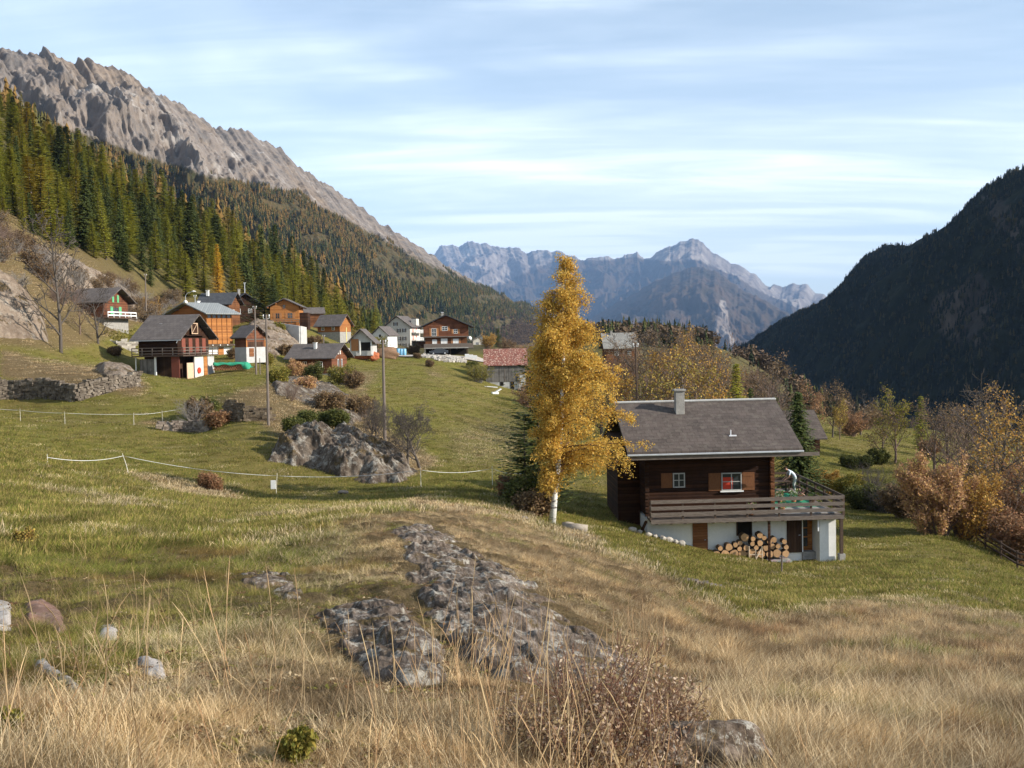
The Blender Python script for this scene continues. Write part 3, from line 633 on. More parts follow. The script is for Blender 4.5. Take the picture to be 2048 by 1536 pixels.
        if shutters:
            sw = shw or w * 0.5
            for side in sides:
                x0 = u - sw - 0.03 if side == 'l' else u + w + 0.03
                sm_ = MB(); fb(x0, x0 + sw, 0.01, 0.05, z, z + h, sm_)
                for q in (0.18, 0.78): fb(x0 + 0.04, x0 + sw - 0.04, 0.05, 0.07, z + h * q, z + h * q + 0.08, sm_)
                s.part('shutter', sm_, shutters)
        return o
    def door(s, face, u, z, w, h, mat, frame=None, off=0.0, panes=False):
        f = s.frame(face); mb = MB(); a = f(u, 0.004 + off, z); b = f(u + w, 0.07 + off, z + h)
        mb.box(min(a[0], b[0]), max(a[0], b[0]), min(a[1], b[1]), max(a[1], b[1]), z, z + h); o = s.part('door', mb, mat)
        hb = MB(); p = f(u + w * 0.86, 0.07 + off, z + h * 0.48); q = f(u + w * 0.86, 0.14 + off, z + h * 0.48); r2 = f(u + w * 0.74, 0.14 + off, z + h * 0.48)
        hb.tube([p, q, r2], 0.018, 5); s.part('handle', hb, METAL, o); return o
    def railing(s, pts, z, h, mat, nrail=3, post=1.4, pm=None, rw=0.12, name='railing', rt=0.05, bal=False):
        """rail boards along the local polyline pts (x,y)"""
        mb = MB(); o = None
        for (x0, y0), (x1, y1) in zip(pts[:-1], pts[1:]):
            L_ = math.hypot(x1 - x0, y1 - y0); dx_, dy_ = (x1 - x0) / L_, (y1 - y0) / L_; ang = math.atan2(dy_, dx_)
            M_ = Matrix.Translation((x0, y0, z)) @ Matrix.Rotation(ang, 4, 'Z')
            for i in range(nrail):
                zc = h - rw / 2 - i * (h - rw) / max(1, nrail - 0.5)
                mb.box(0, L_, -rt / 2, rt / 2, zc - rw / 2, zc + rw / 2, M_ @ Matrix.Translation((0, 0, random.uniform(-.015, .015))))
            if bal:
                k = int(L_ / 0.16)
                for i in range(k): mb.box((i + .5) * L_ / k - .035, (i + .5) * L_ / k + .035, -.02, .02, 0.08, h - rw, M_)
        o = s.part(name, mb, mat); pb = MB()
        for (x0, y0), (x1, y1) in zip(pts[:-1], pts[1:]):
            L_ = math.hypot(x1 - x0, y1 - y0); n = max(1, round(L_ / post))
            for i in range(n + 1):
                x = x0 + (x1 - x0) * i / n; y = y0 + (y1 - y0) * i / n; q = MB(); q.box(x - .05, x + .05, y + rt / 2 + 0.002, y + rt / 2 + .10, z - 0.12, z + h - 0.03); s.part('post', q, pm or mat, o)
        return o
    def chimney(s, x, y, z0, h, w=0.5, mat=CONC, cap=True, capmat=None):
        o = s.box('chimney', x - w / 2, x + w / 2, y - w / 2, y + w / 2, z0, z0 + h, mat, bev=0.015)
        if cap: s.box('chimney_cap', x - w * 0.66, x + w * 0.66, y - w * 0.66, y + w * 0.66, z0 + h + 0.003, z0 + h + 0.1, capmat or mat, o)
        return o

# ================================================================ main chalet
rv = lambda a, b: random.uniform(a, b)
H0 = House('chalet', 'dark timber chalet on a white base with wide balcony and green terrace', 'chalet', (7.22, 57.0, -11.9), 2.5); h = H0; h.w = 6.9
h.box('lower_wall', 0, 8.55, 0.0, 7.0, -1.5, 1.95, WHITE); h.box('wall', 9.3, 10.2, -0.75, 5.0, -1.0, 1.93, WHITE, label='white side wall in full sun')
h.box('door_recess', 8.553, 9.297, 0.5, 6.5, -1.0, 1.93, CREAM)
h.gable_body('upper_wall', 6.9, 7.0, 2.12, 6.22, 1.66, 'x', W_MAIN)
h.box('rear_wing', -1.25, -0.004, 2.3, 6.9, -0.2, 6.2, W_DARK)
h.box('step', -0.9, 0.0, 0.9, 2.29, -0.6, 0.9, STONEM)
# notched log corner ends
for cx in (0.0, 6.9):
    mb = MB()
    for i in range(20):
        z = 2.14 + i * 0.195
        mb.box(cx - 0.11, cx + 0.11, -0.22 - 0.05 * (i % 2), -0.003, z + 0.01, z + 0.175)
    h.part('log_corner', mb, W_DARK if cx == 0 else W_BROWN)
rf = h.roof(6.9, 7.0, 6.34, 2.3 - 0.65 + 0.0, 'x', T_MAIN, ov=(1.25, 1.3, 1.45, 1.45), th=0.16, under=W_DARK, ridgecap=GREYP)
h.box('gutter', -1.27, 8.22, -1.58, -1.46, 5.60, 5.70, METAL, rf, bev=0.03); h.box('fascia', -1.3, 9.1, -1.45, -1.37, 5.38, 5.57, W_RAIL)
h.chimney(2.35, 2.35, 7.1, 1.72, 0.5, CONC)
mb = MB(); mb.box(4.55, 4.95, -0.2, 0.15, 6.37, 6.47); mb.tube([(4.65, -0.1, 6.45), (4.65, -0.1, 6.75)], 0.03, 6); h.part('roof_vent', mb, BRIGHT, rf)
# windows of the upper floor
W_SHD = simple('dark_brown_shutter', (0.20, 0.085, 0.035), (0.11, 0.045, 0.02), 4, .8, .2, .3, .01, (6, 6, 1)); WGREY = simple('greyed_window_paint', (0.42, 0.41, 0.39), (0.30, 0.29, 0.27), 3)
h.window('F', 1.45, 3.66, 0.66, 0.80, WGREY, W_SHD, bars=1, shw=0.62, sides='l')
h.window('F', 4.12, 3.42, 1.12, 0.98, WGREY, W_SHD, bars=1, shw=0.68, sill=WPAINT)
h.box('curtain', 4.2, 4.75, -0.034, -0.029, 3.5, 4.15, REDC)
# ground floor openings
h.door('F', 2.5, -0.3, 0.82, 2.2, W_DOOR); h.window('F', 4.92, 0.92, 0.86, 0.86, W_DARKV, None, BLACK, bars=0)
h.door('F', 7.72, -0.1, 0.83, 2.02, W_DARKV)
# glazed terrace door in the recess
mb = MB()
for z in (0.05, 0.62, 1.12, 1.62): mb.box(8.62, 9.05, 0.44, 0.498, z, z + 0.07)
for x in (8.60, 9.03): mb.box(x, x + 0.06, 0.44, 0.498, -0.1, 1.75)
mb.box(8.66, 9.03, 0.45, 0.497, -0.1, 0.05)
o = h.part('glazed_door', mb, W_ORANGE); h.box('pane', 8.66, 9.03, 0.46, 0.475, 0.12, 1.69, GLASS, o)
h.box('door_frame', 8.553, 8.61, -0.06, 0.5, -0.1, 1.72, WPAINT); h.box('door_leaf', 9.10, 9.28, 0.44, 0.499, -0.1, 1.7, W_ORANGE)
h.box('threshold', 8.553, 9.297, -0.1, 0.43, -0.5, -0.08, CONC); h.box('floor_slab', 2.3, 7.7, -1.0, -0.003, -1.2, -0.34, STONEM)
# balcony, terrace
dk = MB()
dk.prism([Vector((0, -1.2, 2.0)), Vector((10.45, -1.2, 2.0)), Vector((10.85, 9.0, 2.0)), Vector((6.904, 9.0, 2.0)), Vector((6.904, -0.003, 2.0)), Vector((0, -0.003, 2.0))], (0, 0, 0), (0, 0, 0.11))
h.part('deck', dk, W_RAIL)
jb = MB()
for i in range(14): x = 0.35 + i * 0.76; jb.box(x - .07, x + .07, -1.12, 0.3 if x < 8.5 else 1.0, 1.84, 1.995)
h.part('joist', jb, W_RAILD)
h.box('edge_beam', 0.0, 10.47, -1.26, -1.203, 1.90, 2.10, W_RAIL)
h.railing([(0, -1.22), (10.45, -1.22)], 2.12, 1.05, W_RAIL, 3, 1.75, W_RAILD, 0.19)
h.railing([(10.5, -1.2), (10.85, 9.0)], 2.12, 1.05, W_RAIL, 3, 1.7, W_RAILD, 0.15)
h.railing([(7.0, 9.0), (10.85, 9.0)], 2.12, 1.05, W_RAILD, 3, 1.4, W_RAILD, 0.15)
h.box('terrace_carpet', 7.0, 10.2, 1.6, 8.0, 2.115, 2.13, GREENC); h.box('terrace_slab', 7.0, 10.3, -0.6, 1.55, 2.115, 2.135, CONC)
h.box('corner_post', 10.30, 10.46, -1.15, -0.99, -0.6, 1.995, W_RAILD); h.box('support_post', 6.38, 6.50, -1.1, -0.98, -0.6, 1.995, W_DARK)
h.box('post_foot', 10.22, 10.54, -1.25, -0.9, -0.5, -0.02, CONC); h.box('drain_pipe', 9.15, 9.22, -0.9, -0.83, 1.2, 1.99, BRIGHT)
for sx in (0.02,): # slanted brace in the shade by the rear wing
    mb = MB(); mb.tube([(-0.2, -0.9, 2.0), (-0.9, 0.4, -0.1)], 0.09, 6); h.part('brace', mb, W_DARK)
hl = lambda x, y, z: H0.r.matrix_world @ Vector((x, y, z))
bpy.context.view_layer.update()
def local(h, x, y, z):
    return Vector(h.r.location) + Matrix.Rotation(h.r.rotation_euler.z, 3, 'Z') @ Vector((x, y, z))
# firewood rounds: each a log of its own, bark side and pale cut face
BARK = simple('log_bark', (0.16, 0.11, 0.075), (0.07, 0.045, 0.03), 8, 0.95, 0.1, 0.6, 0.02)
m = Mat('cut_wood', 0.8, 0.2); co = m.coord('Object'); dv = m.n('ShaderNodeVectorMath', operation='LENGTH'); m.l(m.coord('Object', (1, 0, 1)), dv.inputs[0])
rg = m.math('FRACT', m.math('MULTIPLY', dv.outputs[1], 28)); m.col(m.mix(0.55, m.ramp(m.noise(co, 6, 5, 0.6), [(0.3, (0.34, 0.18, 0.08)), (0.7, (0.54, 0.33, 0.17))]), m.ramp(rg, [(0.2, (0.34, 0.19, 0.09)), (0.8, (0.58, 0.37, 0.20))])))
CUT = m.m
def log_mesh(r, L_, seed):
    rg_ = random.Random(seed); n = 14; mb = MB(); rr = [r * rg_.uniform(0.9, 1.08) for _ in range(n)]
    for y in (0, 0.02, L_ - 0.02, L_):
        k = 0.96 if y in (0, L_) else 1.0
        for i in range(n): a = 2 * math.pi * i / n; mb.v.append((rr[i] * k * math.cos(a), y, rr[i] * k * math.sin(a)))
    for j in range(3):
        for i in range(n): mb.f.append((j * n + i, j * n + (i + 1) % n, (j + 1) * n + (i + 1) % n, (j + 1) * n + i))
    mb.f.append(tuple(range(n))); mb.f.append(tuple(range(3 * n, 4 * n))[::-1]); me = mb.mesh('log'); me.materials.append(BARK); me.materials.append(CUT)
    mi = [0] * len(me.polygons); mi[-1] = 1; mi[-2] = 1; me.polygons.foreach_set('material_index', mi); return me
LOGM = [log_mesh(r, 0.5, i) for i, r in enumerate((0.25, 0.20, 0.165, 0.23, 0.14))]
LR = (0.25, 0.20, 0.165, 0.23, 0.14)
rl = random.Random(4); placed = []
def put_log(x, z, k, lab, grp):
    o = bpy.data.objects.new('log', LOGM[k]); C.objects.link(o); p = local(H0, x, -0.62 + rl.uniform(-.08, .06), z); o.location = p
    o.rotation_euler = (0, rl.uniform(0, 6.28), R(2.5) + rl.uniform(-.08, .08)); tag(o, lab, 'log', grp); placed.append((x, z, LR[k]))
GL = 'sawn firewood logs stacked under the balcony'
zb = -0.22
heapx = lambda x: 0.45 + 0.72 * math.exp(-((x - 5.9) / 1.3) ** 2) - .12 * (x < 4.9)
def fits(x, z, k): return all((x - a) ** 2 + (z - b) ** 2 > ((LR[k] + c_) * .93) ** 2 for a, b, c_ in placed)
x = 3.65
while x < 7.55:
    k = rl.choice((0, 3, 1, 0)); put_log(x, zb + LR[k], k, 'big sawn log in the bottom row of the firewood under the balcony', GL + ', bottom row'); x += LR[k] * 1.9 + .03
for zi in range(60):
    z = zb + .5 + zi * .024
    for _ in range(14):
        x = rl.uniform(3.7, 7.5); k = rl.randrange(5)
        if z + LR[k] < zb + heapx(x) + .35 and fits(x, z, k): put_log(x, z, k, 'sawn log in the heaped upper layers of the firewood under the balcony', GL + ', upper layers')
mb = MB(); mb.tube([(-.35, 0, 0), (-.35, 0.1, 0.95)], 0.035, 5); mb.tube([(.35, 0, 0), (.35, .1, .95)], 0.035, 5); mb.tube([(0.0, 0, 0), (0.0, .1, .8)], 0.03, 5)
mb.tube([(-.35, 0.05, .5), (.35, .05, .5)], .03, 5); mb.tube([(-.2, -0.25, 0), (.3, .1, .8)], .03, 5); mb.tube([(0, 0, .1), (.62, -.2, -.1)], .03, 5)
o = mb.build('sawhorse', simple('pale_pole_wood', (0.55, 0.45, 0.34), (0.4, 0.3, 0.2), 5)); o.location = local(H0, 5.7, -1.05, -0.45); tag(o, 'small pale wooden sawhorse in front of the firewood under the balcony', 'sawhorse')
# ---- things on the terrace
TBL = empty('garden_table', local(H0, 9.3, 6.9, 2.135), R(2.5), 'dark garden table in front of the bending person on the terrace', 'table')
MB().box(-.7, .7, -.4, .4, .72, .77).build('tabletop', W_RAILD, TBL)
for a in (-.62, .62):
    for b_ in (-.32, .32): MB().box(a - .04, a + .04, b_ - .04, b_ + .04, 0, .718).build('leg', W_RAILD, TBL)
BN = empty('bench', local(H0, 8.9, 4.4, 2.135), R(2.5), 'long dark wooden bench standing across the green terrace carpet', 'bench')
MB().box(-1.3, 1.3, -.18, .18, .42, .47).build('seat', W_DARK, BN)
for a in (-1.15, 1.15): MB().box(a - .05, a + .05, -.15, .15, 0, .418).build('leg', W_DARK, BN)
FLOW = {k: leafmat('flower_' + k, c_) for k, c_ in (('pink', [(0.75, 0.3, 0.28), (0.8, 0.5, 0.45), (0.08, 0.14, 0.04)]), ('white', [(0.8, 0.78, 0.74), (0.7, 0.66, 0.6), (0.10, 0.16, 0.05)]), ('leafy', [(0.05, 0.10, 0.02), (0.09, 0.15, 0.03), (0.13, 0.19, 0.05)]))}
def blob_leaves(n, rx, rz, z0, size, seed):
    r_ = random.Random(seed); mb = MB()
    for _ in range(n):
        a = r_.uniform(0, 6.28); t = r_.random() ** .5; p = Vector((rx * t * math.cos(a), rx * t * math.sin(a), z0 + rz * r_.random()))
        u = Vector((r_.gauss(0, 1), r_.gauss(0, 1), r_.gauss(0, .6))).normalized() * size; v_ = u.orthogonal().normalized() * size * .6
        mb.add([p - u - v_ * .3, p + v_, p + u, p - v_], [(0, 1, 2, 3)])
    return mb
POT = simple('clay_pot', (0.42, 0.2, 0.11), (0.3, 0.13, 0.07), 4)
pots = [(7.7, 3.2, 'white', 'white'), (8.4, 3.5, 'pink', 'pink'), (9.2, 3.4, 'white', 'pale'), (9.75, 3.9, 'pink', 'rosy'), (10.0, 2.6, 'leafy', 'leafy green'), (7.4, -0.2, 'leafy', 'leafy green'), (5.6, -0.6, 'pink', 'rosy')]
plabs = ['white flowering potted plant nearest the timber wall on the terrace', 'pink flowering potted plant second from the wall in the terrace row', 'white flowering potted plant third from the wall in the terrace row', 'pink flowering potted plant at the outer end of the terrace row', 'leafy green potted plant by the outer terrace railing', 'leafy green potted plant at the corner post of the timber wall', 'pink flowering pot on the balcony in front of the timber wall']
for i, (x, y, k, nm) in enumerate(pots):
    e = empty('potted_plant', local(H0, x, y, 2.14), 0, plabs[i], 'potted plant'); q = MB(); q.tube([(0, 0, 0), (0, 0, .3)], [.13, .18], 10); q.build('pot', POT, e)
    blob_leaves(90, .26, .4, .25, .05, i).build('foliage', FLOW[k], e)
    if k != 'leafy': blob_leaves(60, .24, .35, .3, .06, i + 90).build('leaves', FLOW['leafy'], e)
JUG = MB(); JUG.tube([(0, 0, 0), (0, 0, .28), (0, 0, .34), (0, 0, .42)], [.09, .09, .04, .035], 10); o = JUG.build('bottle', WPAINT, None, True); o.location = local(H0, 8.75, 6.8, 2.135 + .775); tag(o, 'white bottle standing on the dark garden table', 'bottle')
# boulders along the house foot
def boulder_mesh(seed, sx=1, sy=1, sz=.7, sub=3, rough_=.28):
    import bmesh
    bm = bmesh.new(); bmesh.ops.create_icosphere(bm, subdivisions=sub, radius=1)
    r_ = random.Random(seed); off = r_.uniform(0, 99)
    cuts = [(Vector((r_.gauss(0, 1), r_.gauss(0, 1), r_.gauss(0, 1))).normalized(), r_.uniform(.6, .92)) for _ in range(9)]
    for v in bm.verts:
        p = v.co.copy()
        for n_, d_ in cuts:
            k = p.dot(n_)
            if k > d_: p -= n_ * (k - d_) * .85
        q = p * 1.7; f = float(perlin(q.x + off, q.y + q.z * 1.3)) + .5 * float(perlin(q.x * 2.3 + q.z, q.y * 2.3 + off)); v.co = p * (1 + rough_ * f)
        v.co.x *= sx; v.co.y *= sy; v.co.z *= sz
    me = bpy.data.meshes.new('boulder'); bm.to_mesh(me); bm.free(); me.polygons.foreach_set('use_smooth', [True] * len(me.polygons)); return me
BM_ = [boulder_mesh(i, 1, .8, .62 + .1 * (i % 3)) for i in range(6)]
def rock(loc, s, mat, label, group=None, name='rock', k=None, sq=1.0, rz=None):
    k = random.randrange(6) if k is None else k
    me = BM_[k]
    key = me.name + mat.name
    if key not in ROCKC_: c_ = me.copy(); c_.materials.clear(); c_.materials.append(mat); ROCKC_[key] = c_
    o = bpy.data.objects.new(name, ROCKC_[key]); C.objects.link(o); o.location = loc; o.scale = (s, s, s * sq); o.rotation_euler = (0, 0, random.uniform(0, 6.28) if rz is None else rz)
    return tag(o, label, 'rock', group)
ROCKC_ = {}
for i, (x, y) in enumerate(((-0.9, -.55), (-.5, -.7), (-.1, -.8), (.3, -.7), (.7, -.8), (1.05, -.7), (1.4, -.75), (1.75, -.65))):
    p = local(H0, x, y, 0); rock((p.x, p.y, Tz(p.x, p.y) + .08), rv(.17, .3), ST_PALE, 'pale boulder in the row along the foot of the white chalet wall', 'pale boulders along the chalet foot')
# ================================================================ village houses
def near_corner(px, py, Y, w, rot):
    """location of the front-left corner when the front-RIGHT corner stands at this photo point"""
    k = P(px, py, Y); a = R(rot); return Vector((k.x - w * math.cos(a), k.y - w * math.sin(a), k.z))
T_DARK = tiles('charcoal_slate_roof', (0.075, 0.078, 0.085), (0.05, 0.052, 0.058), 0.5, 0.4, 'x')
T_DARKY = tiles('charcoal_slate_roof_cross', (0.06, 0.06, 0.066), (0.04, 0.04, 0.046), 0.5, 0.4, 'y')
T_PALE = tiles('pale_grey_worn_roof', (0.26, 0.25, 0.225), (0.19, 0.18, 0.165), 0.5, 0.4, 'x')
PANEL = simple('red_brown_panel', (0.22, 0.07, 0.045), (0.16, 0.05, 0.035), 3)
STRAWM = simple('pale_boards', (0.62, 0.44, 0.30), (0.5, 0.34, 0.22), 4)
# --- old barn with wraparound balcony
h = House('barn', 'old dark wooden barn with wraparound balcony and open ground floor', 'barn', near_corner(357, 750, 141, 5.9, -14), -14); h.w = 5.9
h.box('lower_wall', 0.3, 5.2, 0.8, 7.2, -1.5, 2.5, W_DARKV); h.gable_body('upper_wall', 5.9, 8, 2.68, 5.2, 2.78, 'x', W_DARK)
h.roof(5.9, 8, 5.32, 2.75, 'x', T_GREY, ov=(0.8, 1.1, 0.95, 0.95), th=0.14, under=W_RAILD)
h.box('skylight', 1.9, 2.3, 2.2, 2.6, 6.9, 7.02, BRIGHT)
h.box('gutter', -0.8, 6.95, -1.06, -0.96, 4.62, 4.74, METAL)
mb = MB(); mb.tube([(6.6, -1.0, 4.65), (6.3, -0.9, 4.3)], 0.06, 5); h.part('downpipe', mb, BRIGHT)
h.box('balcony_floor', -0.4, 7.35, -1.1, 8.0, 2.5, 2.66, W_RAILD)
h.railing([(-0.4, -1.08), (7.3, -1.08)], 2.66, 1.05, W_RAIL, 3, 1.5, W_RAIL, 0.09); h.railing([(7.3, -1.08), (7.3, 8.0)], 2.66, 1.05, W_RAIL, 3, 1.6, W_RAIL, 0.10)
for i in range(4): h.fbox('panel', 'R', 1.0 + i * 1.75, 1.9 + i * 1.75, 0.004, 0.05, 2.9, 4.9, PANEL)
h.fbox('hay_door', 'R', 3.1, 4.6, 0.3, 0.34, 5.6, 6.9, W_DARK)
mb = MB()
for a_, b_, c_, d_ in ((3.0, 3.1, 5.5, 7.0), (4.5, 4.6, 5.5, 7.0)): mb.box(6.25, 6.32, a_, b_, c_, d_)
mb.box(6.25, 6.32, 3.1, 4.5, 5.5, 5.6); mb.box(6.25, 6.32, 3.1, 4.5, 6.9, 7.0); mb.tube([(6.29, 3.15, 5.6), (6.29, 4.45, 6.9)], 0.04, 4); h.part('gable_frame', mb, STRAWM)
h.box('gable_ledge', 5.9, 6.4, 1.6, 6.4, 5.25, 5.35, W_DARK)
h.box('side_door', 0.5, 2.7, -0.62, -0.55, -0.3, 2.2, W_GREYV); h.box('post', -0.2, -0.08, -0.62, -0.5, -0.5, 2.49, WPAINT); h.box('post', 2.75, 3.0, -0.7, -0.55, -0.5, 2.49, WPAINT, label='whitewashed post')
h.box('red_door', 5.25, 6.45, -0.6, -0.52, -0.4, 2.45, PANEL); h.box('end_panel', 6.9, 7.0, 0.4, 2.0, -0.6, 1.6, STRAWM); h.box('hay_loft_panel', 6.9, 7.0, 2.2, 4.6, -0.6, 2.4, CREAM)
h.box('plank_door', 6.9, 7.02, 4.7, 5.6, -0.6, 2.4, W_ORANGE); h.box('grey_panel', 6.9, 7.02, 5.7, 7.4, -0.6, 2.4, GREYP)
mb = MB(); mb.tube([(7.06, 3.3, 0.5), (7.14, 3.3, 0.5)], 0.42, 12); h.part('red_barrel_lid', mb, REDC)
# --- new orange chalet
h = House('orange_chalet', 'tall bright orange new timber chalet with metal roof behind the old barn', 'chalet', near_corner(414, 710, 170, 8.8, -35), -35); h.w = 8.8
h.box('lower_wall', 0.5, 8.8, 0.0, 5.3, -2, 1.4, WHITE); h.gable_body('upper_wall', 8.8, 5.3, 1.75, 6.9, 1.5, 'y', W_OSHADE)  # gable in the darker copy, sunny side brighter: light put into the colour
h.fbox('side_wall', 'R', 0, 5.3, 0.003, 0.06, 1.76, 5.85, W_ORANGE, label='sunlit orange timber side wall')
h.roof(8.8, 5.3, 7.0, 1.5, 'y', T_SEAM, ov=(1.0, 1.3, 1.0, 0.9), th=0.16, under=W_RAIL)
for i in range(5): h.window('R', 0.25 + i * 1.0, 5.9, 0.82, 0.85, W_ORANGE, bars=0)
mb = MB()
for i in range(6): mb.box(8.87, 8.95, i * 1.03 + 0.02, i * 1.03 + 0.11, 1.8, 5.85)
for z in (2.7, 3.6, 4.6): mb.box(8.87, 8.93, 0, 5.3, z, z + 0.1)
h.part('batten', mb, W_OSHADE)
h.window('R', 2.2, 2.2, 0.95, 1.9, W_ORANGE, bars=0, pane=STRAWM); h.window('R', 0.5, 2.2, 0.7, 1.2, W_ORANGE, bars=0, pane=STRAWM)
h.box('balcony_floor', 6.5, 9.9, -0.6, 6.8, 1.42, 1.72, W_RAILD); h.railing([(9.85, 5.0), (9.85, 6.8)], 1.72, 0.95, W_OSHADE, 5, 1.5, W_OSHADE, 0.15)
for y in (0.2, 1.7, 3.2, 4.7, 6.2): h.box('beam_end', 9.9, 10.02, y, y + .16, 1.48, 1.64, WPAINT)
h.fbox('cellar_door', 'R', 2.3, 3.4, 0.003, 0.06, -0.1, 1.2, W_ORANGE); h.fbox('plinth', 'R', -0.2, 5.4, 0.003, 0.1, -1.6, -0.5, CONC)
h.chimney(2.9, 3.2, 7.9, 1.0, 0.5, WHITE)
# --- chalet with green shutters
h = House('green_shutter_chalet', 'dark chalet with green shutters and white balcony rail below the rocks', 'chalet', near_corner(208, 652, 170, 6.0, -12), -12); h.w = 6.0
h.box('lower_wall', 0, 6, 0, 7, -1.5, 1.4, CONC); h.gable_body('upper_wall', 6, 7, 1.42, 4.1, 2.0, 'x', W_RED)
h.roof(6, 7, 4.2, 2.0, 'x', T_GREY, ov=(0.8, 1.2, 0.9, 0.9), th=0.15, under=W_RAILD)
for u in (1.9, 4.3): h.fbox('shutter', 'R', u, u + 0.75, 0.004, 0.06, 1.7, 3.2, GREENP)
for u in (2.5, 3.9): h.fbox('shutter', 'R', u, u + 0.5, 0.004, 0.06, 3.9, 5.1, GREENP)
h.window('R', 2.75, 1.8, 1.4, 1.3, W_RED); h.box('balcony_floor', 6.0, 7.3, -0.8, 7.4, 1.2, 1.38, W_RAILD)
h.railing([(7.25, -0.8), (7.25, 7.4)], 1.38, 0.95, WPAINT, 2, 1.8, WPAINT, 0.2)
for u in (1.5, 3.6): h.window('F', u, 2.2, .7, .9, W_RED)
# --- houses with dark roofs behind
h = House('dark_roofed_house', 'house with charcoal slate roof just above the orange chalet', 'house', P(398, 640, 214), -6); h.w = 6.4
h.gable_body('wall', 6.4, 6, -2, 3.3, 2.0, 'x', W_BROWN); h.roof(6.4, 6, 3.4, 2.0, 'x', T_DARK, ov=(.6, .8, .7, .7), th=.15, under=W_RAILD); h.chimney(1.2, 2.0, 4.9, 1.1, .5, WHITE); h.window('R', 2, 1, .9, 1)
h.window('F', 1.5, 1.2, .9, 1); h.window('F', 4, 1.2, .9, 1)
h = House('black_chalet', 'nearly black shaded chalet standing beside the big dark pine', 'chalet', P(462, 632, 222), 24); h.w = 6.0
h.gable_body('wall', 6.0, 7, -2, 2.6, 2.0, 'y', W_DARK); h.roof(6.0, 7, 2.7, 2.0, 'y', T_DARKY, ov=(.9, .7, .8, .8), th=.15, under=W_DARK); h.chimney(2.2, 2.5, 4.1, 1.6, .5, CONC); h.window('F', 1.2, .6, .8, .9); h.window('F', 3.6, .6, .8, .9)  # roof and walls near black; their shade is put into the colour
# --- small shed on masonry
h = House('shed', 'small reddish shed with grey roof on a white masonry base beside the poles', 'shed', near_corner(493, 712, 150, 2.6, -38), -38); h.w = 2.6
h.box('lower_wall', 0, 2.6, 0, 3.4, -1, 1.25, GREYP); h.gable_body('upper_wall', 2.6, 3.4, 1.26, 2.85, 1.35, 'x', W_RED); h.roof(2.6, 3.4, 2.95, 1.35, 'x', T_GREY, ov=(.5, .6, .5, .5), th=.1, under=W_RAILD)
h.fbox('sliding_door', 'R', 0.4, 3.0, 0.004, .05, 1.3, 2.0, W_DARKV); h.fbox('beam', 'R', 0.05, 3.35, .05, .12, 2.3, 2.42, W_RAIL); h.door('R', .5, -.1, .8, 1.2, W_DOOR)
h.fbox('corner_trim', 'R', -.02, .14, .003, .05, 1.28, 2.85, W_ORANGE); h.fbox('corner_trim', 'R', 3.26, 3.42, .003, .05, 1.28, 2.85, W_ORANGE)
# --- small chalet in front
h = House('small_chalet', 'small reddish chalet with plain grey roof and white chimney behind the stony knoll', 'chalet', near_corner(664, 751, 170, 7.2, -15), -15); h.w = 7.2
h.box('lower_wall', 0, 7.2, 0, 6, -1.5, .3, GREYP); h.gable_body('upper_wall', 7.2, 6, .31, 3.2, 1.75, 'x', W_RED); h.roof(7.2, 6, 3.3, 1.75, 'x', T_GREY, ov=(.9, 1.0, 1.0, 1.0), th=.14, under=W_RAILD); h.chimney(3.6, 1.7, 4.0, 1.3, .45, WHITE)
for u in (2.2, 3.6): h.window('R', u, 1.2, .5, 1.4, WPAINT, bars=0)
for u in (2.4, 3.2): h.window('R', u, 3.4, .32, .6, WPAINT, bars=0, pane=CURT)
h.window('F', 2.0, 1.3, .8, 1.0); h.window('F', 4.8, 1.3, .8, 1.0); h.fbox('flower_box', 'R', .4, 4.6, .3, .55, .35, .6, WPAINT); h.fbox('shutter', 'R', 2.75, 3.0, .004, .05, 1.2, 2.6, W_DARKV)
h.box('side_deck', 7.204, 8.8, 3.4, 5.8, .2, .3, W_RAILD); h.railing([(7.3, 3.4), (8.8, 3.4), (8.8, 5.8)], .3, .9, W_RAILD, 5, 1.0, W_RAILD, .08)
